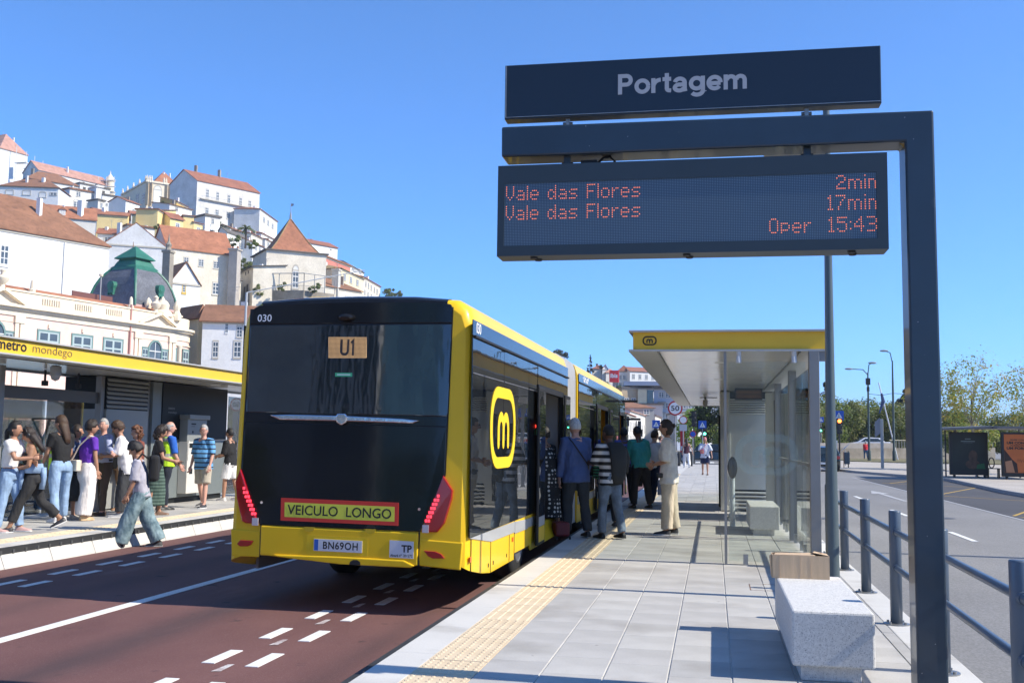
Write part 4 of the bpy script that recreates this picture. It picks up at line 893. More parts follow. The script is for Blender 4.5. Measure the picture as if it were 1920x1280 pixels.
def flush_jobs():
    bpy.context.view_layer.update(); dg=bpy.context.evaluated_depsgraph_get()
    for o,amp,freq,extra in JOBS:
        ev=o.evaluated_get(dg); me=bpy.data.meshes.new_from_object(ev); old=o.data; mats=[m_ for m_ in old.materials]
        if amp:
            sd_=Vector(((sum(map(ord,o.name+o.parent.name))%17)*1.7,o.parent.location.x*3.1,o.parent.location.y))
            cos=[v.co.copy() for v in me.vertices]; nor=[v.normal.copy() for v in me.vertices]
            for v,c,n_ in zip(me.vertices,cos,nor):
                q=Vector((c.x*freq[0],c.y*freq[1],c.z*freq[2]))+sd_
                v.co=c+n_*(noise.noise(q)*amp+(abs(noise.noise(q*2.3))-.25)*amp*.7)
        if extra:
            bm=bmesh.new(); bm.from_mesh(me); base=len(bm.verts)
            vs=[bm.verts.new(v) for v in extra.v]
            for f,mi in zip(extra.f,extra.mi):
                try: ff=bm.faces.new([vs[i] for i in f]); ff.material_index=mi; ff.smooth=True
                except ValueError: pass
            bm.to_mesh(me); bm.free()
        me.materials.clear()
        for m_ in mats: me.materials.append(m_)
        for p_ in me.polygons: p_.use_smooth=True
        o.modifiers.clear(); me.name=o.name; o.data=me
        if old.users==0: bpy.data.meshes.remove(old)
    JOBS.clear()
def person(label,loc,heading,H=1.7,fem=False,fat=1.0,skn='tan',hair=('short','dark'),legs=((8,6),(-8,8)),arms=((8,6,14,0),(-6,6,8,0)),lean=2,head=(0,0),
           top=None,sleeve='short',hem=.0,loose=1.0,bottom=None,bkind='trousers',blen=1.0,wide=1.0,shoe=(.03,.03,.03),sole=None,belly=0,glasses=False,cap=None,headphones=False,vest=None,detail=1,beltmat=None,group=None,spread=3,twist=0):
    root=thing('person',label,'person',loc,R(heading),group)
    sk=skin(skn,SK[skn]); vox=(.0125 if detail else .022); h=H
    hw=(.086 if not fem else .095)*fat; ww=(.080 if not fem else .068)*fat; cw=(.096 if not fem else .084)*fat; sw=.112 if not fem else .098
    # legs
    L=[]
    for side,(a,k) in zip((-1,1),legs):
        hip=Vector((side*.050*h,0,0)); kn=hip+dirv(a,spread,side)*.240*h; an=kn+dirv(a-k,spread*.4,side)*.235*h; L.append([hip,kn,an,a-k])
    low=min(l[2].z for l in L); up=-low+.048*h
    for l in L:
        for i in range(3): l[i]=l[i]+Vector((0,0,up))
    P0=Vector((0,0,up)); ln=R(lean)
    def sp(t,extra=0): return P0+Vector((0,math.sin(ln)*t*h+math.sin(ln)*max(0,t-.15)*h*.8,math.cos(ln)*t*h))
    shc=sp(.288)
    arm=[]
    for side,(a,b,fa,fb) in zip((-1,1),arms):
        s_=shc+Vector((side*(sw-.012)*h,0,-.004*h)); e_=s_+dirv(a,b,side)*.170*h; w_=e_+dirv(fa,fb,side)*.145*h; arm.append((s_,e_,w_,dirv(fa,fb,side),side))
    nb=sp(.315); hyaw,hpit=R(head[0]),R(head[1])
    Rh=Matrix.Rotation(hyaw,3,'Z')@Matrix.Rotation(-hpit,3,'X')
    hc=nb+Vector((0,math.sin(ln)*.06*h+math.sin(hpit)*.02*h,.090*h)) + Rh@Vector((0,.012*h,0))
    # ---------- body
    b=MB()
    for l in L:
        capsule(b,[l[0],l[0].lerp(l[1],.5),l[1],l[1].lerp(l[2],.35),l[2]],[.050*h*fat,.043*h*fat,.030*h,.031*h,.021*h])
        fd=Vector((0,1,0)) ; b.tube([l[2],l[2]+Vector((0,.03*h,-.025*h))],[.02*h,.018*h],8)
    eloft(b,[(sp(-.03),hw*.80*h,.052*h,ln),(sp(.02),hw*.92*h,.058*h,ln),(sp(.09),ww*.92*h,.052*h,ln),(sp(.19),cw*.92*h,.056*h,ln),(sp(.27),sw*.80*h,.045*h,ln),(sp(.300),.060*h,.040*h,ln),(sp(.318),.038*h,.036*h,ln)])
    for s_,e_,w_,fd,side in arm:
        capsule(b,[shc+Vector((side*.05*h,0,0)),s_,s_.lerp(e_,.5),e_,e_.lerp(w_,.4),w_],[.032*h,.031*h,.025*h*fat**.5,.022*h,.022*h,.0150*h],10)
    b.tube([sp(.28),nb,nb.lerp(hc,.6)],[.040*h,.032*h if not fem else .027*h,.031*h if not fem else .027*h],12)
    ex=MB(); ex.cur=0
    # hands
    for s_,e_,w_,fd,side in arm:
        u=fd.cross(Vector((side*1.0,0,.2))).normalized(); 
        if u.length<.1: u=Vector((0,1,0))
        acr=fd.cross(u).normalized()
        pl_=w_+fd*.028*h
        rings=[]
        for t,wd,th in ((-.008,.013,.012),(.010,.019,.011),(.035,.023,.010),(.052,.022,.008)):
            c=w_+fd*t*h; rings.append([c+u*math.cos(2*math.pi*i/10)*wd*h+acr*math.sin(2*math.pi*i/10)*th*h for i in range(10)])
        ex.loft(rings)
        for i,(o_,ln_) in enumerate(((-.0165,.032),(-.0055,.038),(.0055,.036),(.0165,.028))):
            p=w_+fd*.048*h+u*o_*h; cr=acr*side*-1
            ex.tube([p,p+fd*ln_*.5*h+cr*.003*h,p+fd*ln_*.85*h+cr*.014*h,p+fd*ln_*.95*h+cr*.024*h],[.0058*h,.0052*h,.0046*h,.0035*h],6)
        p=w_+fd*.012*h-u*.014*h; ex.tube([p,p+fd*.020*h-u*.018*h,p+fd*.042*h-u*.020*h],[.008*h,.0062*h,.0045*h],6)
    # head
    hx,hy_,hz=.0455*h,.0580*h,.069*h
    def hf(p):
        z=p.z; q=Vector(p)
        if z<0: q.x*=1-.28*z*z; q.y*=1-.12*z*z
        if p.y>.5: q.y*=.93+.05*(1-abs(z))
        return q
    ex.ell(hc,hx,hy_,hz,16,12,hf,Rh)
    def hp(x,y,z): return hc+Rh@Vector((x*hx,y*hy_,z*hz))
    ex.add([hp(-.10,.93,.12),hp(.10,.93,.12),hp(.20,.88,-.28),hp(-.20,.88,-.28),hp(0,1.02,.10),hp(0,1.26,-.22)],[(0,4,5,3),(4,1,2,5),(3,5,2)])
    for sx in (-1,1):
        ex.ell(hp(sx*1.0,-.08,-.06),.006*h,.011*h,.018*h,6,6,None,Rh)
    ex.cur=1
    for sx in (-1,1):
        ex.ell(hp(sx*.40,.86,.10),.0075*h,.004*h,.0042*h,6,5,None,Rh)
        ex.add([hp(sx*.18,.955,.26),hp(sx*.62,.80,.28),hp(sx*.62,.80,.35),hp(sx*.18,.955,.34)],[(0,1,2,3)])
    ex.cur=2
    ex.add([hp(-.30,.90,-.46),hp(0,.985,-.50),hp(.30,.90,-.46),hp(0,.975,-.40)],[(0,1,2,3)]) if True else None
    bo=remesh_obj('body',b,[sk,M('eye_dark',(.02,.015,.012),.3),M('lips',tuple(x*.72 if i else x*.95 for i,x in enumerate(SK[skn])),.5)],root,vox,0,extra=ex,sm=4)
    # ---------- hair
    hs,hcn=hair; hm=M('hair_'+hcn,HR[hcn],.55,var=.3,vs=30,stretch=(3,3,.4),bump=.6,bs=60)
    if hs!='none':
        g=MB()
        rndz=random.random()*9
        def hairf(p):
            q=Vector(p); front=p.y>.15
            lowf=.42-.25*(p.y<.55)
            k=1.11
            if hs=='curly': k=1.30+.22*noise.noise(p*2.6+Vector((rndz,0,0)))
            elif hs=='messy': k=1.20+.16*noise.noise(p*3.1+Vector((rndz,0,0)))
            elif hs=='short': k=1.075+.07*noise.noise(p*5+Vector((rndz,0,0)))
            else: k=1.12+.08*noise.noise(Vector((p.x*6,p.y*6,p.z*2.2)))
            if hs=='fringe' and p.z>.45: return p*.80
            if p.y>.62 and p.z<(.42 if hs!='messy' else .28): return p*.80
            if p.y>.05 and p.z<(.12 if hs in('short','fringe') else .0): return p*.84
            if hs in('short','fringe') and p.z<-.45: return p*.82
            if hs=='messy' and p.z<-.5: return p*.82
            return q*k
        g.ell(hc+Rh@Vector((0,-.004*h,.006*h)),hx,hy_,hz,30,22,hairf,Rh)
        if hs in('long','longpony'):
            rr_=[]
            if hs=='long':
                for t,wd,dp,yy in ((.2,1.05,.8,-.35),(-.5,1.15,.75,-.5),(-1.3,1.1,.5,-.85),(-2.2,1.0,.42,-1.05),(-2.9,.6,.3,-1.05)):
                    c=hp(0,yy,t); rr_.append([c+Rh@Vector((math.cos(2*math.pi*i/14)*wd*hx,math.sin(2*math.pi*i/14)*dp*hy_,0)) for i in range(14)])
                g.loft(rr_)
            else:
                g.tube([hp(0,-1.0,.1),hp(0,-1.35,-.3),hp(0,-1.40,-1.2),hp(0,-1.3,-2.3)],[.018*h,.024*h,.020*h,.006*h],10)
        if hs=='bun': g.ell(hp(0,-1.18,.30),.021*h,.021*h,.020*h,10,8,lambda p:p*(1+.12*noise.noise(p*3)))
        if hs=='curly': 
            for i in range(26):
                p=Vector((random.uniform(-1,1),random.uniform(-1.1,.2),random.uniform(-1.5,.5))).normalized()*random.uniform(1.1,1.45); c=hp(p.x,p.y,p.z*1.1); g.ell(c,.014*h,.014*h,.016*h,7,5)
        g.build('hair',hm,root,smooth='all',local=True)
    if glasses:
        g=MB()
        for sx in (-1,1):
            c=[hp(sx*.42+.30*math.cos(R(q)),1.02-.12*abs(sx*.42+.3*math.cos(R(q))),.10+.20*math.sin(R(q))) for q in range(0,360,45)]; g.tube(c,.0018*h,5,False,True)
            g.tube([hp(sx*.72,.93,.12),hp(sx*1.03,0,.10)],.0016*h,5)
        g.build('glasses',M('spectacle_frame',(.05,.03,.03),.3),root,local=True)
    if cap:
        g=MB(); g.ell(hc+Rh@Vector((0,0,.012*h)),hx*1.16,hy_*1.12,hz*1.08,16,10,lambda p:Vector((p.x,p.y,max(p.z,.28))),Rh); g.add([hp(-.9,.75,.38),hp(.9,.75,.38),hp(.6,1.6,.22),hp(-.6,1.6,.22),hp(-.9,.75,.45),hp(.9,.75,.45),hp(.6,1.6,.28),hp(-.6,1.6,.28)],[(0,3,2,1),(4,5,6,7),(0,1,5,4),(1,2,6,5),(2,3,7,6),(3,0,4,7)])
        g.build('cap',cap,root,smooth='all',local=True)
    if headphones:
        g=MB(); g.tube([hp(1.18*math.cos(R(q)),-.05,.2+1.12*math.sin(R(q))) for q in range(0,181,20)],.006*h,8)
        for sx in (-1,1): g.ell(hp(sx*1.15,-.05,-.05),.011*h,.022*h,.026*h,10,8,None,Rh)
        g.build('headphones',M('headphone_black',(.012,.012,.013),.4),root,smooth='all',local=True)
    # ---------- top
    e=.010*h*loose; rmap={'none':0,'short':.62,'elbow':1.0,'long':2.0}
    if top:
        g=MB()
        rings=[(sp(-.035-hem),(hw+.012*loose)*h+ (e if hem else 0),(.066*fat+.010*loose)*h,ln),(sp(.02),(hw+.008)*h+e*.8,(.068*fat)*h+e*.6,ln)]
        if hem<-.02: rings=[(sp(-.03-hem),(ww+.010)*h+e,(.060*fat)*h+e*.6,ln)]
        rings+=[(sp(.09)+Vector((0,belly*.5*h,0)),(ww+.006)*h+e*1.2,(.060*fat+belly*.6)*h+e*.8,ln),(sp(.13)+Vector((0,belly*.4*h,0)),((ww+cw)/2+.006)*h+e,(.064*fat+belly*.4)*h+e*.7,ln),(sp(.19)+Vector((0,(.008*h if fem else 0),0)),(cw+.006)*h+e*.6,((.072 if fem else .066)*fat**.5)*h+e*.5,ln),(sp(.25),(sw*.93)*h,.054*h+e*.3,ln),(sp(.29),(sw*.66)*h,.043*h,ln),(sp(.306),.044*h,.038*h,ln)]
        if sleeve=='none': rings[-3]=(sp(.25),sw*.70*h,.050*h,ln); rings[-2]=(sp(.29),sw*.42*h,.040*h,ln)
        eloft(g,rings)
        if sleeve!='none':
            for s_,e_,w_,fd,side in arm:
                r0,r1=.040*h+e*.4,.034*h+e*.5; t=rmap[sleeve]
                if t<=1: pts=[shc+Vector((side*.05*h,0,0)),s_,s_.lerp(e_,t*.6),s_.lerp(e_,t)]; rs=[r0*.85,r0,r1*1.05,r1*1.02]
                else: pts=[shc+Vector((side*.05*h,0,0)),s_,s_.lerp(e_,.5),e_,e_.lerp(w_,.5),e_.lerp(w_,.96)]; rs=[r0*.85,r0,r1*.98,r1*.90,r1*.82,r1*.72]
                g.tube(pts,rs,14)
        cg=MB(); cg.tube([sp(.302)+Vector((math.cos(R(q))*.040*h,math.sin(R(q))*.038*h-.004*h,-(.012*h if 20<q<160 else 0))) for q in range(0,360,24)],.0065*h,6,False,True); cg.build('neckline',top,root,smooth='all',local=True)
        remesh_obj('top',g,top,root,vox,.014*loose,(7,7,4.5),sm=3)
    if vest:
        g=MB(); eloft(g,[(sp(-.03),(hw+.03)*h,.088*fat*h,ln),(sp(.09),(ww+.035)*h,.088*fat*h,ln),(sp(.2),(cw+.022)*h,.086*h,ln),(sp(.27),sw*.86*h,.066*h,ln),(sp(.303),sw*.5*h,.052*h,ln)]); remesh_obj('vest',g,vest,root,vox,.006,(7,7,4),sm=3)
    # ---------- bottom
    if bottom:
        g=MB()
        if bkind in('trousers','shorts'):
            eloft(g,[(sp(-.045),(hw+.006)*h*.98,(.066*fat+.004)*h,ln),(sp(.0),(hw+.010)*h,(.070*fat+.004)*h,ln),(sp(.055),(ww*.6+hw*.4+.004)*h,.062*fat*h,ln)])
            for l in L:
                hi,kn,an=l[0],l[1],l[2]; w_=wide
                if bkind=='shorts': g.tube([hi+Vector((0,0,.02*h)),hi.lerp(kn,.35),hi.lerp(kn,.7),hi.lerp(kn,min(.99,blen)*.97)],[.056*h*fat,.056*h*fat*w_**.5,.053*h*w_,.054*h*w_],14)
                else:
                    end=kn.lerp(an,.98) if blen>=1 else kn.lerp(an,blen)
                    g.tube([hi+Vector((0,0,.02*h)),hi.lerp(kn,.35),hi.lerp(kn,.75),kn,kn.lerp(end,.5),end],[.056*h*fat,.054*h*fat*w_**.5,.043*h*w_**.8,.038*h*w_,.035*h*w_**1.15,.032*h*w_**1.3],14)
        else:
            a,c=L[0],L[1]; kn=(a[1]+c[1])/2; an=(a[2]+c[2])/2; dx=abs(c[2].y-a[2].y)/2; end=kn.lerp(an,blen) if blen>0 else kn
            eloft(g,[(end,(.095*wide)*h,(.075*wide)*h+dx*.8,0),(kn.lerp(end,.4),.095*wide*h,.078*wide*h+dx*.6,0),(kn.lerp(P0,.5),(hw+.01)*h,.078*h+dx*.3,0),(sp(.0),(hw+.012)*h,.072*fat*h,ln),(sp(.06),(ww+.01)*h,.062*fat*h,ln)])
        remesh_obj('skirt' if bkind=='skirt' else bkind,g,bottom,root,vox,.016 if bkind!='shorts' else .010,(9,9,3.2),sm=3)
    if beltmat:
        g=MB(); eloft(g,[(sp(.040),(hw+.012)*h,(.070*fat+.006)*h,ln),(sp(.060),(hw*.5+ww*.5+.014)*h,(.066*fat+.008)*h,ln)]); g.build('belt',beltmat,root,smooth=True,local=True)
    # ---------- shoes
    sm_=M('shoe_%.2f_%.2f_%.2f'%shoe,shoe,.5,var=.1,vs=12); so_=M('shoe_sole_%.2f_%.2f_%.2f'%sole,sole,.7) if sole else None
    for l in L:
        an=l[2]; pit=R(max(-25,min(60,-(l[3])*.9 if an.z>up-.5*h*0+.06*h else 0)))
        lift=an.z-.048*h
        g=MB(); rot=Matrix.Rotation(-R(min(50,lift*260)),3,'X') if lift>.02 else Matrix.Identity(3)
        rings=[]
        for y,w_,z1 in ((-.034,.016,.030),(-.028,.021,.046),(-.005,.023,.056),(.02,.024,.046),(.05,.027,.033),(.08,.028,.026),(.105,.022,.021),(.115,.010,.015)):
            c=[Vector((w_*math.cos(R(q))*h, y*h, (max(0,math.sin(R(q)))**.6*z1 if math.sin(R(q))>0 else 0)*h)) for q in (0,25,55,90,125,155,180,200,340)]
            rings.append([an+rot@(p-Vector((0,0,.046*h))) for p in c])
        g.loft(rings); so=g.build('shoe',sm_,root,smooth=True,local=True)
        if so_:
            g=MB(); P=[(-.022,-.036),(.022,-.036),(.027,.03),(.031,.075),(.024,.108),(0,.120),(-.024,.108),(-.031,.075),(-.027,.03)]
            g.slab([an+rot@Vector((x*h,y*h,-.040*h)) for x,y in P],rot@Vector((0,0,-.008*h))); g.build('sole',so_,so,local=True)
    root['_sh']=0
    del root['_sh']
    return root,dict(sp=sp,arm=arm,hc=hc,L=L,h=h,up=up,sw=sw)
def place(root,p):
    """world position of a point given in a person's own frame"""
    return Vector(root.location)+Matrix.Rotation(root.rotation_euler.z,3,'Z')@Vector(p)
def strap(name,label,cat,root,pts,w,mat,bagfn=None):
    t=thing(name,label,cat,place(root,pts[-1]),root.rotation_euler.z)
    return t
# ================================================================ THE PEOPLE
denim=cloth('light_denim',(.26,.38,.56),var=.25,vs=5,bump=.5); denim2=cloth('grey_blue_denim',(.10,.15,.19),var=.35,vs=6,bump=.6); denimw=cloth('washed_baggy_denim',(.10,.18,.23),col2=(.26,.36,.40),var=.3,vs=7,bump=.6)
wht=cloth('white',(.72,.71,.70)); blk=cloth('black',(.014,.014,.016)); blk2=cloth('soft_black',(.022,.022,.024))
leather=M('black_leather',(.015,.014,.014),.4,bump=.3,bs=60)
def bag(name,label,cat,root,c,size,mat,pts=None,wstrap=.012,rot=0,rounded=.02,smat=None):
    """bag body centred at c (person frame), with a strap through pts"""
    t=thing(name,label,cat,place(root,c),root.rotation_euler.z+R(rot)); c=Vector(c)
    a,b,d=size; MB().box(-a/2,a/2,-b/2,b/2,-d/2,d/2).build('bag_body',mat,t,local=True,bevel=min(rounded,b*.45),bseg=3)
    MB().box(-a/2*1.01,a/2*1.01,b/2-.004,b/2+.006,-.02*d,d/2*.96).build('flap',mat,t,local=True,bevel=.004)
    if pts:
        q=[Matrix.Rotation(-R(rot),3,'Z')@(Vector(p)-c) for p in pts]; MB().tube(q,wstrap,6).build('strap',smat or mat,t,smooth=True,local=True)
    return t
def phone(root,label,i,D):
    s_,e_,w_,fd,side=D['arm'][i]; c=w_+fd*.10; t=thing('phone',label,'phone',place(root,c),root.rotation_euler.z)
    MB().box(-.035,.035,-.075,.075,-.005,.005).build('phone_body',M('phone_black',(.01,.01,.012),.15),t,local=True,bevel=.004); return t
# ---- left platform
WT=(.70,.70,.70)
p,D=person('dark haired woman in white t-shirt and pale jeans at the left picture edge',(-10.20,13.97,0),-80,1.63,True,skn='tan',hair=('longpony','black'),top=wht,sleeve='short',hem=-.09,bottom=denim,wide=1.25,legs=((14,8),(-6,4)),arms=((25,8,80,-35),(30,10,95,-20)),shoe=(.55,.35,.32),sole=WT,head=(-5,0))
p,D=person('woman in black tank top and black joggers with headphones, looking at her phone',(-9.98,14.2,0),128,1.60,True,1.08,skn='olive',hair=('long','dark'),top=blk,sleeve='none',hem=-.045,bottom=blk2,wide=1.25,blen=.80,legs=((24,4),(-22,26)),arms=((6,8,75,-40),(10,14,84,-42)),lean=4,head=(-15,24),shoe=(.02,.02,.025),sole=WT,headphones=True)
phone(p,'black phone held by the woman with headphones','' and 0 or 1,D)
t=thing('tied_jacket','pale denim jacket tied round the hips of the woman in black joggers','jacket',place(p,(0,0,.90)),p.rotation_euler.z)
g=MB(); eloft(g,[((0,0,-.04),.175,.135,0),((0,0,.03),.182,.142,0),((0,0,.10),.170,.130,0)]); o=g.build('knot_band',denim,t,smooth='all',local=True); mb=MB(); 
for x,l in ((-.06,.28),(.02,.33)): mb.tube([(x,.13,.04),(x-.02,.165,-.08),(x-.04,.15,-l)],[.03,.042,.03],8)
mb.build('sleeve',denim,t,smooth='all',local=True)
g=MB(); eloft(g,[((0,-.13,-.28),.13,.04,0),((0,-.14,-.1),.16,.05,0),((0,-.13,.04),.15,.05,0)]); g.build('jacket_back',denim,t,smooth='all',local=True)
p,D=person('tall woman with long brown hair, black t-shirt and pale blue flared jeans',(-10.62,15.83,0),62,1.76,True,skn='tan',hair=('long','brown'),top=blk,sleeve='short',hem=-.05,loose=.6,bottom=denim,wide=1.12,legs=((-10,4),(10,4)),arms=((14,8,50,-8),(10,8,46,-5)),head=(28,6),shoe=(.5,.5,.52),sole=WT,spread=6)
limev=bands('hi_vis_lime',(.52,.85,.03),(.45,.46,.40),.30,.78,2,off=.35)
p,D=person('dark haired person in a hi-vis vest, mostly hidden behind the woman in pale flared jeans',(-11.25,16.75,0),20,1.66,False,skn='olive',hair=('messy','black'),top=blk,sleeve='elbow',vest=limev,bottom=blk2,arms=((10,8,20,0),(10,8,20,0)))
navyd=bands('navy_print_dress',(.06,.09,.17),(.10,.14,.24),.05,.5,2)
p,D=person('woman in navy dress with hair tied back, holding a black jacket',(-10.79,16.38,0),-78,1.60,True,1.05,skn='tan',hair=('bun','dark'),top=navyd,sleeve='short',hem=.02,bottom=navyd,bkind='skirt',blen=.35,wide=1.05,legs=((4,4),(-4,4)),arms=((4,8,14,0),(8,4,40,-10)),shoe=(.45,.42,.38),lean=4)
t=thing('black_jacket','black jacket hanging from the hand of the woman in the navy dress','jacket',place(p,(.20,.12,.62)),p.rotation_euler.z)
g=MB(); eloft(g,[((0,0,-.30),.05,.09,0),((0,0,-.18),.075,.125,0),((0,0,0),.075,.12,0),((0,0,.12),.05,.08,0),((0,0,.17),.02,.03,0)]); g.build('folded_cloth',blk,t,smooth='all',local=True)
purple=cloth('purple',(.13,.028,.40))
p,D=person('woman in purple top and wide white trousers with a cream shoulder bag',(-10.42,16.27,0),-28,1.68,True,1.08,skn='tan',hair=('messy','dark'),top=purple,sleeve='short',hem=-.03,bottom=cloth('ivory',(.74,.69,.66)),bkind='trousers',wide=1.9,legs=((4,4),(-4,4)),arms=((6,8,14,2),(2,8,12,0)),shoe=(.5,.35,.2),head=(-25,0))
bag('shoulder_bag','cream leather shoulder bag on the woman in the purple top','bag',p,(-.04,-.205,.92),(.27,.09,.19),M('cream_leather',(.72,.62,.50),.5,bump=.2,bs=40),[(-.15,-.20,1.00),(-.02,-.15,1.25),(.12,-.05,1.42),(.12,.04,1.40)],.012)
shirt=bands('pale_blue_check',(.32,.36,.55),(.40,.44,.62),.018,.5,2)
p,D=person('grey haired man in pale blue shirt and brown trousers, arm around the woman in purple',(-10.77,17.33,0),150,1.73,False,1.12,skn='pink',hair=('short','grey'),top=shirt,sleeve='long',hem=-.06,belly=.045,bottom=cloth('brown_twill',(.085,.060,.042)),arms=((25,42,50,70),(6,12,20,0)),legs=((6,4),(-4,4)),head=(35,0),shoe=(.05,.03,.02),beltmat=leather,spread=4)
p,D=person('person in tan trousers standing behind the man in the pale blue shirt',(-11.35,18.77,0),170,1.62,False,skn='olive',hair=('short','dark'),top=cloth('dark_grey',(.05,.05,.055)),sleeve='long',bottom=cloth('tan_twill',(.42,.25,.14)),wide=.9,shoe=(.25,.13,.07))
p,D=person('young man with tousled brown hair and loose white t-shirt, looking down at his hands',(-10.28,17.25,0),118,1.70,False,.95,skn='tan',hair=('messy','brown'),top=wht,sleeve='elbow',loose=1.7,hem=.05,bottom=cloth('charcoal_denim',(.035,.037,.042)),wide=1.45,arms=((10,8,86,-30),(12,6,84,-28)),lean=9,head=(0,25),shoe=(.35,.35,.36),sole=WT)
p,D=person('woman with auburn curls behind the young man in white',(-10.62,18.2,0),150,1.60,True,skn='fair',hair=('curly','auburn'),top=cloth('rust_top',(.20,.06,.04)),sleeve='short',bottom=blk2,bkind='skirt',blen=.3)
p,D=person('woman with curly dark hair, black top and dark patterned skirt, holding a phone',(-9.93,17.68,0),-60,1.62,True,skn='tan',hair=('curly','dark'),top=blk,sleeve='short',bottom=bands('leafy_skirt',(.03,.06,.05),(.10,.16,.13),.06,.5,2,soft=.2),bkind='skirt',blen=.75,wide=.95,arms=((14,10,70,-20),(16,10,74,-25)),head=(0,20),shoe=(.2,.12,.08))
phone(p,'dark phone held by the woman with curly dark hair',1,D)
p,D=person('bald man in a lime hi-vis vest over a blue shirt',(-10.42,18.9,0),-35,1.72,False,1.08,skn='pink',hair=('fringe','grey'),top=cloth('royal_blue',(.02,.12,.50)),sleeve='elbow',vest=limev,bottom=cloth('navy_work',(.015,.02,.035)),head=(-20,0),arms=((4,10,18,4),(6,10,30,0)),shoe=(.02,.02,.02))
# boy stepping off the kerb
p,D=person('young man in grey t-shirt and baggy washed jeans stepping across the red busway',(-8.60,14.9,-.26),112,1.66,False,.95,skn='tan',hair=('messy','black'),top=cloth('grey_lilac',(.44,.43,.50)),sleeve='elbow',loose=1.1,bottom=denimw,wide=1.85,legs=((22,4),(-13,14)),arms=((4,8,24,-6),(2,10,26,-10)),lean=6,head=(4,28),shoe=(.06,.06,.065),sole=(.4,.4,.4))
bag('backpack','black backpack on the young man in baggy jeans','backpack',p,(0,-.17,1.20),(.27,.14,.40),blk,[(-.12,.05,.10+1.06),(-.15,.10,1.28),(-.13,.0,1.42),(-.11,-.10,1.34)],.018,rounded=.05)
polo=bands('blue_striped_polo',(.13,.36,.66),(.018,.02,.035),.092,.72,2,soft=.03)
p,D=person('older man in blue striped polo shirt and beige shorts walking past the ticket machine',(-10.18,19.97,0),172,1.68,False,1.12,skn='pink',hair=('short','grey'),top=polo,sleeve='elbow',belly=.04,hem=.02,bottom=cloth('beige_shorts',(.46,.41,.33)),bkind='shorts',blen=.99,wide=1.15,legs=((12,6),(-10,10)),arms=((6,14,22,2),(-2,12,16,4)),head=(14,0),glasses=True,shoe=(.045,.045,.05),sole=WT,spread=5)
p,D=person('person in black t-shirt and white shorts at the corner of the bus',(-10.72,22.3,0),80,1.62,True,skn='tan',hair=('short','black'),top=blk,sleeve='elbow',bottom=wht,bkind='shorts',blen=.95,wide=1.2,arms=((10,8,80,-20),(10,8,80,-20)),shoe=(.7,.66,.62),sole=WT)
# ---- right platform
polka=cloth('black_polka',(.012,.012,.013))
def dots_mat():
    mt=bpy.data.materials.new('polka_dots'); mt.use_nodes=True; nt=mt.node_tree; p_=nt.nodes['Principled BSDF']; p_.inputs['Roughness'].default_value=.8
    v=nt.nodes.new('ShaderNodeTexVoronoi'); v.inputs['Scale'].default_value=16; v.inputs['Randomness'].default_value=.25
    tc=nt.nodes.new('ShaderNodeTexCoord'); nt.links.new(tc.outputs['Object'],v.inputs['Vector'])
    nt.links.new(_mix(nt,(.6,.58,.54),(.012,.012,.013),_ramp(nt,v.outputs['Distance'],.26,.34)),p_.inputs['Base Color']); return mt
pk_=dots_mat()
p,D=person('woman in black polka dot dress stepping into the bus doorway',(-2.46,16.0,.06),55,1.60,True,1.1,skn='olive',hair=('messy','black'),top=pk_,sleeve='elbow',bottom=pk_,bkind='skirt',blen=.6,wide=1.05,legs=((6,4),(-6,4)),arms=((10,10,30,0),(10,10,30,0)),shoe=(.02,.02,.02),lean=8)
t=thing('red_suitcase','small red suitcase standing by the bus door','suitcase',(-2.02,15.55,0),R(20)); 
t.location=(-2.235,15.72,.0); MB().box(-.11,.11,-.16,.16,.04,.25).build('shell',M('suitcase_red',(.14,.006,.01),.5,var=.15),t,local=True,bevel=.03); MB().tube([(-.05,0,.25),(-.05,0,.31),(.05,0,.31),(.05,0,.25)],.008,6).build('handle',seal,t,local=True)
for x in (-.1,.1): MB().tube([(x,-.15,.022),(x+.02,-.15,.022)],.022,10).build('wheel',seal,t,local=True)
bluej=cloth('slate_blue_jacket',(.075,.115,.26))
p,D=person('grey haired man in slate blue jacket with a crossbody strap, waiting at the bus door',(-2.05,16.05,0),28,1.80,False,1.06,skn='pink',hair=('short','white'),top=bluej,sleeve='long',loose=1.5,hem=.03,bottom=cloth('dark_grey_trousers',(.035,.04,.045)),wide=1.15,arms=((-2,10,6,4),(4,8,20,-4)),lean=3,head=(10,6),shoe=(.015,.015,.016))
bag('crossbody_bag','black crossbody bag of the man in the slate blue jacket','bag',p,(.22,.06,.82),(.08,.22,.20),leather,[(.21,.02,.92),(.15,-.13,1.08),(0,-.155,1.27),(-.10,-.10,1.43),(-.13,.0,1.50),(-.10,.10,1.40),(.1,.17,1.1),(.22,.10,.90)],.011)
stripe=bands('black_white_stripes',(.62,.60,.58),(.012,.012,.013),.105,.5,2,soft=.03,off=.1)
p,D=person('man in black and white striped shirt with a dark jacket over his shoulder',(-1.52,15.95,0),42,1.70,False,1.05,skn='brown',hair=('short','black'),top=stripe,sleeve='elbow',loose=1.2,hem=.02,bottom=cloth('faded_grey_jeans',(.13,.17,.22),var=.3,vs=5),wide=1.1,arms=((20,10,100,-10),(6,8,30,0)),head=(8,4),shoe=(.012,.012,.012),spread=2)
t=thing('draped_jacket','dark jacket draped over the back of the man in the striped shirt','jacket',place(p,(.03,-.13,1.12)),p.rotation_euler.z)
g=MB(); eloft(g,[((.02,.0,-.30),.09,.035,0),((.02,-.01,-.15),.13,.045,0),((.02,-.02,.05),.15,.05,0),((.01,0,.22),.16,.055,0),((0,.07,.32),.12,.06,0)]); o=g.build('jacket_back',cloth('charcoal_jacket',(.022,.024,.026)),t,smooth='all',local=True)
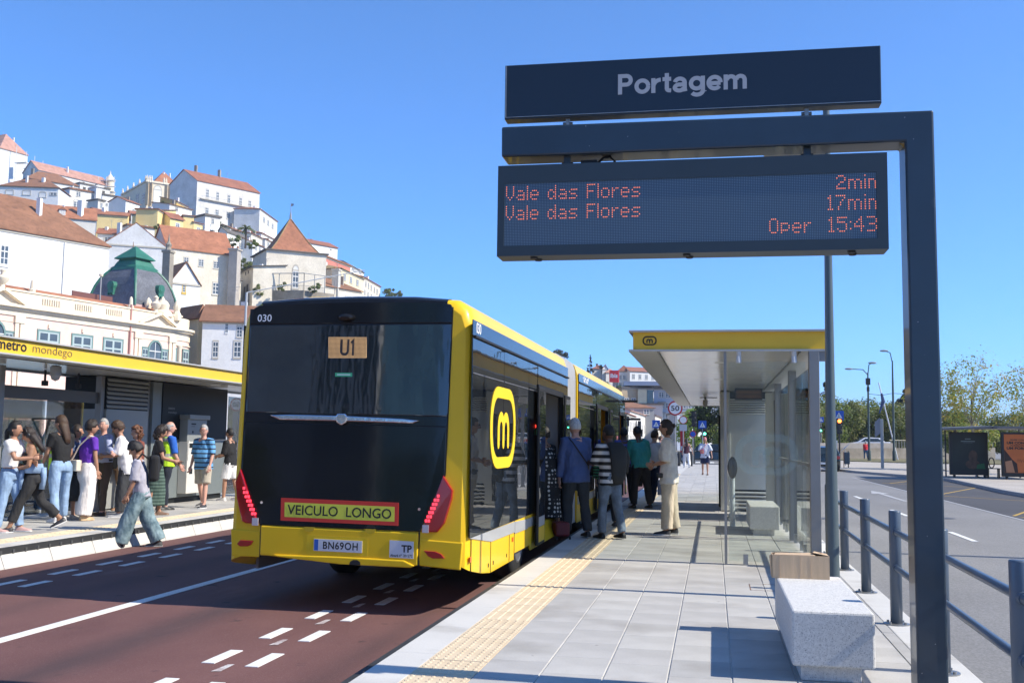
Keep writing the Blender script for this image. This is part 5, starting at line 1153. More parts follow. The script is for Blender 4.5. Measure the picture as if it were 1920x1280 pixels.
mb=MB(); mb.tube([(.14,.04,.25),(.20,.03,.08),(.19,.05,-.14)],[.05,.055,.045],10); mb.build('sleeve',cloth('charcoal_jacket',(0,0,0)),t,smooth='all',local=True)
grn=bands('green_black_stripes',(.03,.20,.09),(.012,.014,.013),.05,.5,2)
p,D=person('person in green striped top, mostly hidden behind the man in the striped shirt',(-1.78,18.2,0),15,1.62,True,skn='olive',hair=('messy','dark'),top=grn,sleeve='long',bottom=blk2,arms=((6,10,16,0),(6,14,26,0)))
teal=cloth('teal_shirt',(.035,.30,.27))
p,D=person('man in teal shirt and black trousers leaning forward in the queue',(-1.55,23.3,0),32,1.80,False,1.12,skn='brown',hair=('short','black'),top=teal,sleeve='long',loose=1.6,bottom=blk,wide=1.25,lean=9,arms=((10,10,30,-10),(6,14,24,-6)),head=(20,10),shoe=(.012,.012,.012),spread=4)
p,D=person('person in violet blue shirt with short dark hair at the middle bus door',(-1.98,24.3,0),20,1.78,False,skn='brown',hair=('short','black'),top=cloth('violet_blue',(.10,.12,.42)),sleeve='short',bottom=blk2,arms=((10,8,30,0),(10,8,40,0)),lean=6,shoe=(.6,.6,.62),sole=WT)
bag('tote_bag','dark tote bag hanging beside the queue at the middle door','bag',p,(.30,-.05,.62),(.12,.34,.36),blk,[(.30,-.15,.78),(.28,-.02,.98),(.30,.08,.78)],.012)
p,D=person('person in white shirt partly hidden behind the man in teal',(-1.35,24.6,0),-40,1.72,False,skn='fair',hair=('short','brown'),top=wht,sleeve='short',bottom=cloth('navy_trousers',(.012,.018,.04)),arms=((10,10,60,10),(10,10,60,10)),shoe=(.65,.65,.65))
bag('shopping_bag','pale blue shopping bag carried beside the queue','bag',p,(.26,.0,.42),(.06,.24,.34),cloth('pale_blue_bag',(.45,.50,.62)),[(.26,-.08,.58),(.26,0,.75),(.26,.08,.58)],.006)
cream=cloth('cream_tee',(.66,.62,.55))
p,D=person('woman with dark bun in white t-shirt and beige wide trousers watching the bus',(-.68,16.95,0),88,1.80,True,1.02,skn='tan',hair=('bun','dark'),top=cream,sleeve='elbow',loose=1.6,hem=.045,bottom=cloth('beige_trousers',(.55,.47,.35),bump=.3),wide=1.5,legs=((3,2),(-3,4)),arms=((4,6,74,-38),(2,6,78,-42)),head=(4,2),glasses=True,shoe=(.025,.025,.027),sole=WT,spread=2)
bag('small_pouch','small dark pouch at the hip of the woman in beige trousers','bag',p,(-.16,.12,.93),(.05,.12,.08),leather,[(-.16,.08,.97),(-.13,.10,1.15),(0,.12,1.32),(.1,.05,1.50)],.007)
# ---- further away
p,D=person('woman in maroon top and white trousers walking away along the platform',(-1.49,62.0,0),10,1.68,True,skn='tan',hair=('long','dark'),top=cloth('maroon',(.06,.015,.03)),sleeve='none',bottom=wht,wide=1.35,legs=((14,8),(-14,14)),arms=((14,14,30,4),(-14,26,-4,14)),detail=0,shoe=(.6,.6,.6))
p,D=person('man in pink cap, pale shirt and navy shorts walking towards the camera',(-.35,48.7,0),178,1.70,False,1.1,skn='tan',hair=('short','grey'),cap=M('pink_cap',(.50,.16,.18),.8),top=cloth('pale_shirt',(.52,.56,.64)),sleeve='elbow',loose=1.8,hem=.03,bottom=cloth('navy_shorts',(.015,.02,.06)),bkind='shorts',blen=.9,wide=1.3,legs=((14,8),(-12,12)),arms=((8,20,26,10),(16,16,80,-30)),detail=0,shoe=(.10,.05,.03))
bag('waist_bag','pink bag carried by the man in the pink cap','bag',p,(.12,.22,1.05),(.16,.06,.18),M('pink_cloth',(.55,.15,.17),.8),[(.1,.18,1.12),(0,.20,1.30),(-.12,.05,1.45)],.01)
p,D=person('man with fair shirt walking behind the queue on the far platform end',(-2.2,44.9,0),-70,1.74,False,skn='pink',hair=('short','brown'),top=wht,sleeve='short',bottom=cloth('navy_trousers',(.0,.0,.0)),legs=((20,8),(-20,14)),arms=((20,8,60,0),(10,8,50,0)),detail=0,shoe=(.65,.65,.65))
p,D=person('man in bright red t-shirt and blue jeans walking across the far pavement',(15.1,111,0),10,1.85,False,1.1,skn='tan',hair=('short','grey'),top=cloth('bright_red',(.62,.02,.03)),sleeve='short',bottom=cloth('mid_blue_jeans',(.05,.12,.22)),legs=((8,6),(-8,8)),detail=0)
p,D=person('man in grey top and blue jeans on the phone by the far bus shelter',(12.30,53.4,0),-70,1.66,False,skn='tan',hair=('short','black'),top=cloth('slate_grey',(.10,.12,.17)),sleeve='long',bottom=cloth('mid_blue_jeans',(0,0,0)),legs=((4,4),(-4,4)),arms=((30,10,140,-10),(30,10,60,-20)),detail=0,shoe=(.65,.65,.65))
flush_jobs()
TOWN=[('house', 'big blank white wall house with a brown tiled hip roof and skylight', (-103.57, 165.0), (-117.85, 136.0), (-118.64, 172.42), 33.94, 23.5, 'hipL', 7.5, 'white', 'brownroof', [(0, 0.569, 29.86, 1.3, 3.26, 'w')], [], 0.3),
 ('house', 'pale grey blank gable wall rising behind the green dome', (-107.89, 192.0), (-118.09, 186.21), (-113.82, 202.43), 39.0, 25.91, 'gableC', 4.5, 'palegrey', 'orangeroof', [], [], 0.05),
 ('house', 'small white house with a yellow framed window and dark gable roof', (-83.02, 159.0), (-86.17, 155.17), (-88.57, 163.58), 26.17, 22.54, 'gableC', 3.4499999999999997, 'white', 'brownroof', [(0, 0.542, 25.27, 0.45, 1.14, 'y')], [], 0.25),
 ('house', 'long cream building with a bright orange roof and two rows of windows', (-102.18, 210.0), (-111.68, 199.39), (-110.23, 217.2), 40.55, 29.22, 'gable', 5.4, 'cream', 'orangeroof', [(0, 0.721, 38.07, 1.03, 1.47, 'b'), (0, 0.494, 37.99, 1.05, 1.49, 'b'), (0, 0.262, 37.9, 1.07, 1.5, 'b'), (0, 0.035, 37.8, 1.09, 1.51, 'b'), (0, 0.681, 32.9, 1.26, 2.49, 'b'), (0, 0.255, 32.82, 1.3, 2.53, 'b')], [], 0.3),
 ('house', 'cream tower house with a steep orange pyramid roof behind the bus', (-101.19, 225.0), (-89.79, 233.31), (-109.14, 234.89), 44.43, 31.12, 'none', 0, 'cream', 'orangeroof', [(0, 0.491, 37.99, 1.38, 4.01, 'arch'), (1, 0.464, 38.72, 1.48, 4.38, 'd'), (1, 0.385, 35.05, 0.98, 0.77, 'd')], [], 0.4),
 ('house', 'low cream wing with dark eaves to the left of the pyramid roofed tower', (-105.17, 220.5), (-98.45, 212.32), (-99.6, 225.07), 38.29, 30.59, 'shed', 0.8999999999999999, 'cream', 'greyroof', [(0, 0.379, 33.54, 1.41, 2.2, 'd'), (0, 0.594, 33.75, 1.39, 2.18, 'd'), (0, 0.409, 37.71, 0.94, 0.86, 'd'), (0, 0.625, 37.76, 0.93, 0.85, 'd')], [], 0.4),
 ('house', 'narrow cream wing corner with slit windows and grey eaves left of the tower', (-102.83, 210.0), (-101.26, 212.46), (-107.93, 216.58), 35.18, 28.88, 'hip', 1.2000000000000002, 'cream', 'greyroof', [(1, 0.679, 33.05, 1.43, 2.07, 'd'), (1, 0.348, 33.19, 1.4, 2.05, 'd')], [], 0.4),
 ('house', 'cream low house with a brown roof and a stone chimney right of the tower', (-91.1, 232.5), (-84.76, 244.75), (-99.63, 236.91), 37.05, 31.98, 'shedb', 3.9000000000000004, 'cream', 'brownroof', [(0, 0.673, 34.56, 1.57, 1.82, 'b')], [], 0.4),
 ('house', 'narrow pale yellow house with three tall windows on the skyline slope', (-91.2, 247.5), (-91.31, 265.08), (-102.0, 247.43), 43.45, 35.91, 'hip', 1.7999999999999998, 'paleyellow', 'ochreroof', [(0, 0.144, 41.69, 1.59, 1.48, 'b'), (0, 0.421, 41.75, 1.65, 1.5, 'b'), (0, 0.709, 41.82, 1.71, 1.53, 'b')], [], 0.4),
 ('house', 'coral pink rendered wall house on the skyline', (-107.74, 277.5), (-106.25, 296.02), (-118.5, 278.37), 52.28, 42.41, 'flat', 0.44999999999999996, 'coral', 'brownroof', [], [], 0.4),
 ('house', 'white attic storey house with a red roof above the coral wall', (-138.65, 345.0), (-132.46, 355.02), (-147.83, 350.67), 69.3, 57.16, 'gable', 2.4000000000000004, 'white', 'redroof', [(0, 0.739, 68.27, 0.71, 0.38, 'd')], [], 0.4),
 ('house', 'white house with a flat grey eave on the skyline slope', (-121.11, 330.0), (-122.25, 354.72), (-130.7, 329.56), 59.96, 50.08, 'hip', 1.2000000000000002, 'white', 'greyroof', [(0, 0.472, 59.55, 3.14, 1.46, 'b'), (0, 0.811, 59.79, 3.29, 1.5, 'b')], [], 0.4),
 ('house', 'long narrow pale terrace with rows of small windows at the end of the skyline', (-103.69, 300.0), (-104.94, 321.01), (-114.48, 299.36), 49.8, 39.9, 'hip', 1.9500000000000002, 'cream', 'redroof', [(0, 0.18, 48.26, 1.21, 1.62, 'b'), (0, 0.328, 48.1, 1.23, 1.64, 'b'), (0, 0.478, 47.94, 1.26, 1.65, 'b'), (0, 0.662, 47.87, 1.29, 1.67, 'b'), (0, 0.819, 47.7, 1.31, 1.69, 'b'), (0, 0.135, 45.49, 1.2, 1.45, 'b'), (0, 0.311, 45.35, 1.23, 1.47, 'b'), (0, 0.491, 45.21, 1.26, 1.49, 'b')], [], 0.4),
 ('house', 'white house with grey gable side and two tall windows below the palm tree', (-129.71, 262.5), (-128.46, 275.0), (-137.58, 270.76), 56.68, 47.13, 'gable', 2.25, 'white', 'greyroof', [(0, 0.539, 53.94, 1.11, 1.93, 'b'), (0, 0.786, 53.9, 1.13, 1.95, 'b')], [], 0.4),
 ('house', 'small cream house wedged right of the grey gabled white house', (-133.22, 285.0), (-133.4, 293.26), (-140.41, 284.84), 60.76, 52.5, 'shed', 1.2000000000000002, 'cream', 'brownroof', [(0, 0.3, 59.0, 1.54, 0.95, 'b')], [], 0.4),
 ('house', 'white hillside house under the skyline slope left of the pyramid roof', (-143.73, 315.0), (-144.7, 334.59), (-153.32, 314.52), 67.1, 57.81, 'hip', 1.6500000000000001, 'white', 'redroof', [(0, 0.248, 65.39, 1.88, 1.4, 'b'), (0, 0.545, 65.24, 1.95, 1.42, 'b')], [], 0.4),
 ('house', 'shabby pale terrace running downhill from the grey gabled mansion', (-163.87, 357.0), (-166.72, 379.64), (-173.39, 355.8), 84.85, 72.28, 'hip', 1.5, 'palegrey', 'redroof', [(0, 0.247, 82.05, 1.97, 1.78, 'b'), (0, 0.486, 81.98, 2.03, 1.8, 'b'), (0, 0.732, 81.9, 2.09, 1.83, 'b')], [], 0.4),
 ('house', 'small white cube house with one window in front of the mansion', (-148.03, 285.0), (-145.29, 289.13), (-153.12, 288.18), 66.57, 59.97, 'flat', 0.6000000000000001, 'white', 'greyroof', [(0, 0.51, 65.21, 0.88, 1.45, 'b')], [], 0.4),
 ('house', 'big white mansion with grey gable end, balcony and two rows of tall windows', (-182.89, 345.0), (-168.61, 366.8), (-196.37, 350.07), 93.32, 74.9, 'gable', 4.800000000000001, 'offwhite', 'redroof', [(0, 0.163, 89.18, 1.07, 3.14, 'b'), (0, 0.322, 88.88, 1.09, 3.16, 'b'), (0, 0.5, 88.65, 1.11, 3.19, 'b'), (0, 0.69, 88.46, 1.13, 3.22, 'b'), (0, 0.84, 88.07, 1.14, 3.24, 'b'), (0, 0.166, 82.67, 1.28, 2.54, 'b'), (0, 0.324, 82.62, 1.3, 2.56, 'b'), (0, 0.502, 82.64, 1.33, 2.58, 'b'), (0, 0.691, 82.7, 1.35, 2.61, 'b'), (0, 0.849, 82.61, 1.37, 2.63, 'b')], [(0.2, 0.55, 3), (0.55, 0.5, 3)], 0.35),
 ('house', 'ornate white and tan library with statues along its parapet and an orange hip roof', (-229.35, 390.0), (-221.5, 398.42), (-253.83, 411.78), 105.38, 95.51, 'flat', 0.75, 'ivory', 'ivoryroof', [(0, 0.404, 99.57, 3.08, 5.81, 'archw'), (1, 0.326, 100.31, 3.49, 3.27, 'b'), (1, 0.094, 98.97, 3.39, 3.69, 'b'), (1, 0.603, 100.51, 2.88, 2.14, 'b')], [], 0.4),
 ('house', 'orange hip roof pavilion rising behind the statue parapet', (-236.15, 408.0), (-229.28, 414.68), (-244.52, 416.6), 109.82, 105.59, 'hip', 6.300000000000001, 'ivory', 'orangeroof', [], [], 0.4),
 ('house', 'white square house with a pale blue shaded side and dark windows high on the left', (-213.52, 315.0), (-208.24, 322.7), (-219.3, 317.33), 83.92, 74.56, 'flat', 0.5249999999999999, 'white', 'brownroof', [(0, 0.317, 82.61, 1.44, 1.65, 'b'), (0, 0.848, 82.55, 1.1, 1.48, 'b'), (0, 0.261, 78.83, 1.98, 2.19, 'arch'), (0, 0.709, 79.17, 1.65, 1.84, 'b')], [], 0.4),
 ('house', 'slim white tower block corner beside the square white house', (-207.48, 321.0), (-206.51, 322.67), (-211.64, 323.4), 85.92, 75.68, 'flat', 0.30000000000000004, 'white', 'white', [], [], 0.4),
 ('house', 'cream house with an orange roof, two dormers and a tall white chimney', (-154.79, 240.0), (-165.61, 232.22), (-159.69, 246.82), 55.84, 49.62, 'gable', 3.5999999999999996, 'palecream', 'orangeroof', [(0, 0.125, 50.98, 1.13, 1.1, 'b')], [], 0.35),
 ('house', 'small white house with red roof and one dark window beside the big gable', (-152.48, 247.5), (-157.65, 245.46), (-154.24, 251.96), 53.67, 49.27, 'gable', 1.6500000000000001, 'white', 'redroof', [(0, 0.535, 52.1, 1.72, 1.13, 'b')], [], 0.4),
 ('house', 'small yellow courtyard house with a brown roof', (-156.81, 258.0), (-163.84, 254.39), (-159.56, 263.34), 60.86, 55.68, 'gable', 1.35, 'yellow', 'orangeroof', [], [], 0.4),
 ('house', 'grey white terrace wall with a small chimney vent', (-143.5, 249.0), (-147.95, 243.63), (-147.2, 252.06), 55.17, 49.36, 'flat', 0.375, 'palegrey', 'brownroof', [], [], 0.4),
 ('house', 'pale yellow gable wall without windows on the slope', (-164.35, 285.0), (-175.13, 290.49), (-161.08, 291.42), 68.47, 63.59, 'shedb', 1.5, 'yellow', 'brownroof', [], [], 0.4),
 ('house', 'deep yellow narrow house in shade with a pitched parapet', (-152.66, 273.0), (-150.68, 262.67), (-158.56, 271.87), 63.5, 58.84, 'flat', 0.30000000000000004, 'yellow', 'brownroof', [], [], 0.4),
 ('house', 'yellow house with a red roof and a white framed window', (-146.85, 270.0), (-148.83, 266.15), (-152.18, 272.75), 61.94, 57.04, 'gable', 1.9500000000000002, 'yellow', 'redroof', [(0, 0.42, 59.95, 1.21, 1.51, 'w')], [], 0.4),
 ('house', 'plain tall yellow house between two yellow neighbours', (-145.23, 273.0), (-147.6, 271.26), (-148.77, 277.84), 63.61, 56.81, 'flat', 0.22499999999999998, 'yellow', 'brownroof', [], [], 0.4),
 ('house', 'low yellow house with one small window at the right of the yellow group', (-144.06, 276.0), (-145.24, 272.86), (-149.68, 278.11), 61.88, 57.37, 'shedb', 1.0499999999999998, 'yellow', 'redroof', [(0, 0.444, 60.06, 1.18, 1.23, 'w')], [], 0.4),
 ('house', 'long white building with arched parapets and a brown hip roof at the left edge', (-207.38, 300.0), (-224.81, 294.82), (-210.8, 311.5), 80.3, 72.06, 'hip', 3.9000000000000004, 'white', 'brownroof', [(0, 0.831, 78.32, 2.3, 1.22, 'archw'), (0, 0.541, 78.35, 2.31, 1.22, 'archw'), (0, 0.267, 77.84, 1.98, 1.4, 'archw'), (0, 0.086, 78.31, 1.99, 0.87, 'b')], [], 0.4),
 ('house', 'grey house with a low brown hip roof and shaded eaves', (-230.4, 345.0), (-241.57, 330.67), (-239.87, 352.38), 92.47, 88.05, 'hip', 4.5, 'palegrey', 'brownroof', [], [], 0.4),
 ('house', 'long pale university wing with salmon roof and white pilasters', (-274.63, 435.0), (-288.84, 402.89), (-285.61, 439.85), 115.97, 106.89, 'gable', 4.800000000000001, 'offwhite', 'salmonroof', [(0, 0.348, 113.41, 1.33, 2.19, 'b'), (0, 0.271, 113.56, 1.34, 2.2, 'b'), (0, 0.194, 113.71, 1.36, 2.21, 'b'), (0, 0.116, 113.87, 1.37, 2.22, 'b')], [], 0.4),
 ('house', 'white building wrapped in scaffold sheeting with a salmon roof', (-328.88, 450.0), (-333.68, 435.99), (-347.04, 456.22), 136.5, 122.38, 'hip', 9.75, 'sheet', 'salmonroof', [], [], 0.4),
 ('house', 'low white house beside the library with a dark awning', (-206.52, 337.5), (-211.53, 331.05), (-212.21, 341.92), 85.61, 79.19, 'flat', 0.44999999999999996, 'white', 'greyroof', [(0, 0.28, 81.37, 2.66, 1.53, 'b'), (0, 0.796, 82.24, 0.75, 0.95, 'b')], [], 0.4),
 ('house', 'white rendered house with a red roof below the library', (-191.83, 322.5), (-193.06, 315.88), (-198.91, 323.81), 79.49, 75.04, 'gable', 1.5, 'white', 'redroof', [(0, 0.399, 76.7, 1.54, 1.09, 'b')], [], 0.4),
 ('house', 'white stepped house with dark skylight below the grey gabled mansion', (-164.42, 307.5), (-167.37, 298.61), (-171.26, 309.77), 73.58, 69.05, 'shedb', 1.35, 'white', 'brownroof', [(0, 0.69, 72.63, 1.09, 1.36, 'b')], [], 0.4),
 ('house', 'low white annex with a brown roof at the foot of the library', (-183.16, 333.0), (-187.73, 327.4), (-187.82, 336.79), 81.03, 78.57, 'shedb', 1.2000000000000002, 'white', 'brownroof', [(0, 0.755, 79.43, 0.56, 1.12, 'b'), (0, 0.335, 79.52, 0.57, 1.12, 'b')], [], 0.4),
 ('house', 'tiny house with a dark brown roof pressed against the mansion gable', (-182.95, 339.0), (-182.28, 329.79), (-188.94, 338.56), 81.98, 80.25, 'shedb', 1.7999999999999998, 'ochre', 'brownroof', [], [], 0.4),
 ('house', 'long low brown roof with a white chimney just behind the bright orange roof', (-122.34, 247.5), (-126.18, 242.03), (-126.27, 250.26), 51.03, 48.67, 'gable', 1.9500000000000002, 'palegrey', 'brownroof', [], [(0.5, 0.3, 1), (0.8, 0.6, 1)], 0.4),
 ('house', 'cream house with green shutters under the palm tree', (-147.04, 300.0), (-145.91, 308.66), (-152.99, 300.77), 65.72, 61.68, 'gable', 1.35, 'paleyellow', 'brownroof', [(0, 0.279, 64.68, 1.18, 1.17, 'd'), (0, 0.657, 64.8, 1.2, 1.18, 'b')], [], 0.4),
 ('house', 'small cream house stepping down right of the palm tree', (-137.39, 291.0), (-137.28, 299.48), (-143.39, 291.08), 62.04, 57.49, 'hip', 1.2000000000000002, 'cream', 'redroof', [(0, 0.271, 60.53, 1.08, 0.97, 'b'), (0, 0.66, 60.66, 1.1, 0.98, 'b')], [], 0.4),
 ('house', 'little white house with two windows left of the tower roof', (-125.63, 270.0), (-125.38, 276.55), (-131.62, 270.22), 55.06, 50.4, 'gable', 1.35, 'white', 'brownroof', [(0, 0.311, 53.78, 0.96, 1.04, 'b'), (0, 0.659, 53.89, 0.98, 1.05, 'b')], [], 0.4),
 ('house', 'white stepped house just above the tower eaves on the left', (-138.97, 307.5), (-139.53, 317.52), (-144.96, 307.16), 63.62, 58.83, 'shed', 0.8999999999999999, 'offwhite', 'redroof', [(0, 0.291, 62.46, 1.4, 1.02, 'b'), (0, 0.67, 62.65, 1.43, 1.03, 'b')], [], 0.4),
 ('house', 'white wall house with two small dark windows left of the yellow group', (-179.1, 285.0), (-180.87, 281.03), (-184.59, 287.44), 67.89, 64.11, 'gable', 1.35, 'white', 'redroof', [(0, 0.695, 66.68, 0.71, 0.81, 'd'), (0, 0.278, 66.68, 0.54, 0.81, 'd')], [], 0.4),
 ('house', 'pale wing with dark glazed bays below the university roof', (-262.91, 417.0), (-269.35, 404.35), (-269.33, 420.27), 109.53, 104.69, 'flat', 0.6000000000000001, 'offwhite', 'greyroof', [(0, 0.852, 107.36, 1.23, 1.87, 'd'), (0, 0.693, 107.39, 1.24, 1.88, 'd'), (0, 0.534, 107.42, 1.25, 1.88, 'd'), (0, 0.373, 107.46, 1.26, 1.89, 'd'), (0, 0.211, 107.49, 1.27, 1.9, 'd')], [], 0.4),
 ('house', 'slim pale house with a tall window between the cube house and the dormer roof', (-190.81, 300.0), (-191.58, 297.64), (-195.38, 301.48), 75.44, 71.62, 'flat', 0.44999999999999996, 'palecream', 'greyroof', [(0, 0.466, 73.98, 0.82, 1.54, 'b')], [], 0.4),
 ('house', 'little house with a red roof under the white stepped terraces', (-178.29, 300.0), (-180.17, 298.18), (-181.63, 303.45), 70.94, 67.85, 'gable', 1.2000000000000002, 'offwhite', 'redroof', [(0, 0.477, 69.58, 0.65, 1.02, 'b')], [], 0.4), ('town house', 'white town house with cornice and tall windows beside the bus', (-60.54, 117.0), (-54.75, 119.09), (-63.8, 126.03), 15.27, -1.32, 'gable', 2.4000000000000004, 'white', 'brownroof', [(0, 0.71, 14.04, 0.63, 1.3, 'arch'), (0, 0.682, 11.89, 0.82, 1.94, 'b'), (0, 0.706, 8.01, 0.82, 2.19, 'b'), (0, 0.265, 11.82, 0.62, 1.94, 'b'), (0, 0.29, 7.95, 0.62, 2.18, 'b'), (0, 0.462, 14.45, 0.31, 1.17, 'w')], [], 0.4), ('town house', 'narrow ochre town house with white pilasters between the bank and the white house', (-62.67, 120.0), (-61.86, 121.21), (-70.64, 125.36), 15.83, -1.4, 'hip', 1.7999999999999998, 'paleyellow', 'brownroof', [(0, 0.674, 11.78, 0.51, 0.93, 'b')], [], 0.4)]
# ================================================================ THE TOWN
def plaster(n,c,**k): return M('plaster_'+n,c,.9,var=.05,vs=.35,var2=.03,vs2=3,**k)
def dirty(n,c,c2): return M('plaster_'+n,c,.9,col2=c2,vs=.30,var=.05,var2=.05,vs2=2.5)
WALL={'white':plaster('white',(.76,.75,.72)),'offwhite':dirty('offwhite',(.60,.58,.54),(.74,.72,.68)),'palegrey':dirty('palegrey',(.64,.63,.60),(.74,.73,.71)),'cream':dirty('cream',(.70,.63,.50),(.78,.71,.58)),'palecream':plaster('palecream',(.66,.62,.55)),'paleyellow':plaster('paleyellow',(.72,.64,.42)),'yellow':plaster('yellow',(.80,.62,.28)),'coral':plaster('coral',(.56,.20,.15)),'ivory':plaster('ivory',(.74,.64,.48)),'sheet':M('scaffold_sheeting',(.66,.66,.67),.7,var=.05,vs=.5,bump=.4,bs=1.2,bd=.3),'pink':plaster('pink',(.76,.54,.46)),'grey':plaster('grey',(.30,.30,.30)),'bluegrey':plaster('bluegrey',(.40,.44,.52)),'ochre':plaster('ochre',(.62,.40,.13)),'tan':dirty('tan',(.48,.36,.22),(.56,.44,.28)),'stone':dirty('stone',(.22,.19,.15),(.36,.32,.26))}
def tiles(n,c):
    k='tiles_'+n
    if k in MATS: return MATS[k]
    mt=bpy.data.materials.new(k); mt.use_nodes=True; nt=mt.node_tree; p=nt.nodes['Principled BSDF']; p.inputs['Roughness'].default_value=.9
    a=_mix(nt,tuple(x*.72 for x in c),tuple(min(1,x*1.15) for x in c),_ramp(nt,_noise(nt,.45,6),.3,.7)); b=_mix(nt,a,tuple(x*.5 for x in c),_ramp(nt,_noise(nt,1.3,5),.50,.85))
    nt.links.new(b,p.inputs['Base Color'])
    w=nt.nodes.new('ShaderNodeTexWave'); w.inputs['Scale'].default_value=2.2; w.bands_direction='X'; tc=nt.nodes.new('ShaderNodeTexCoord'); nt.links.new(tc.outputs['Object'],w.inputs['Vector'])
    bp=nt.nodes.new('ShaderNodeBump'); bp.inputs['Strength'].default_value=.5; bp.inputs['Distance'].default_value=.06; nt.links.new(w.outputs[1],bp.inputs['Height']); nt.links.new(bp.outputs[0],p.inputs['Normal'])
    MATS[k]=mt; return mt
ROOF={'orangeroof':tiles('orange',(.40,.165,.088)),'redroof':tiles('red',(.34,.135,.08)),'brownroof':tiles('brown',(.28,.135,.075)),'salmonroof':tiles('salmon',(.50,.27,.20)),'greyroof':tiles('grey',(.16,.14,.12)),'ochreroof':tiles('ochre',(.34,.24,.11)),'white':WALL['white'],'ivoryroof':WALL['ivory']}
wfr=M('window_frame_white',(.70,.70,.68),.6); wst=M('window_stone',(.50,.46,.38),.85); wpane=M('town_glass',(.08,.11,.14),.25,spec=.35,var=.3,vs=.8); wdark=M('slit_dark',(.05,.045,.035),.5); wyel=M('yellow_surround',(.62,.42,.10),.8); wteal=M('teal_joinery',(.16,.26,.24),.6)
def win_frame(sill=True,mull=1,trans=.68,b=.085,arch=False,inner=wfr,outer=wst):
    mb=MB(); d=.05
    def bar(x0,x1,z0,z1,t,c): mb.cur=c; mb.box(x0,x1,-t,.02,z0,z1)
    bar(-.5-b,-.5,-.5-b,.5+b,.05,0); bar(.5,.5+b,-.5-b,.5+b,.05,0); bar(-.5,.5,.5,.5+b,.05,0); bar(-.5-b*1.4,.5+b*1.4,-.5-b*1.2,-.5,.09,0)
    bar(-.5,-.42,-.5,.5,.03,1); bar(.42,.5,-.5,.5,.03,1); bar(-.42,.42,.44,.5,.03,1); bar(-.42,.42,-.5,-.44,.03,1)
    if mull: bar(-.05,.05,-.44,.44,.035,1)
    if trans: bar(-.42,-.05,trans-.53,trans-.47,.032,1); bar(.05,.42,trans-.53,trans-.47,.032,1); bar(-.42,-.05,-.18,-.14,.03,1); bar(.05,.42,-.18,-.14,.03,1)
    if arch:
        mb.cur=0; o=arc(0,.5,.5+b,.42,0,180,8); i_=arc(0,.5,.5-.02,.30,0,180,8)
        for k in range(8): mb.slab([(o[k][0],-.05,o[k][1]),(o[k+1][0],-.05,o[k+1][1]),(i_[k+1][0],-.05,i_[k+1][1]),(i_[k][0],-.05,i_[k][1])],(0,.07,0))
        mb.cur=1; mb.add([(x,-.02,z) for x,z in i_],[list(range(9))])
    return mb.mesh('window',[outer,inner])
def pane_mesh(m_): return MB().box(-.46,.46,-.012,.01,-.46,.46).mesh('pane',m_)
WM={'b':(win_frame(),pane_mesh(wpane)),'w':(win_frame(outer=wfr),pane_mesh(wpane)),'y':(win_frame(outer=wyel,b=.3),pane_mesh(wpane)),'d':(win_frame(mull=0,trans=0,b=.06,inner=wdark),pane_mesh(wdark)),'arch':(win_frame(arch=True),pane_mesh(wpane)),'archw':(win_frame(arch=True,mull=0,trans=0,outer=wst),pane_mesh(WALL['white'])),'t':(win_frame(inner=M('teal_grey_joinery',(.38,.46,.45),.6),outer=wteal,b=.06),pane_mesh(wpane)),'s':(win_frame(mull=0,trans=0,b=.02,inner=wst),pane_mesh(wpane))}
def put_window(root,p,d,w,h,st,n=None):
    """window centred at world point p on a wall running along d, seen from the side of normal n"""
    d=Vector((d[0],d[1],0)).normalized(); nn=Vector((d.y,-d.x,0))
    if n is None: n=-Vector((p[0],p[1],0))
    if nn.dot(n)<0: d=-d; nn=-nn
    rz=math.atan2(d.y,d.x); o=bpy.data.objects.new('window',WM[st][0]); COL.objects.link(o); o.parent=root; o.location=Vector(p)+nn*.01-Vector(root.location); o.rotation_euler=(0,0,rz); o.scale=(w,max(.6,min(1.5,w)),h)
    q=bpy.data.objects.new('pane',WM[st][1]); COL.objects.link(q); q.parent=o; return o
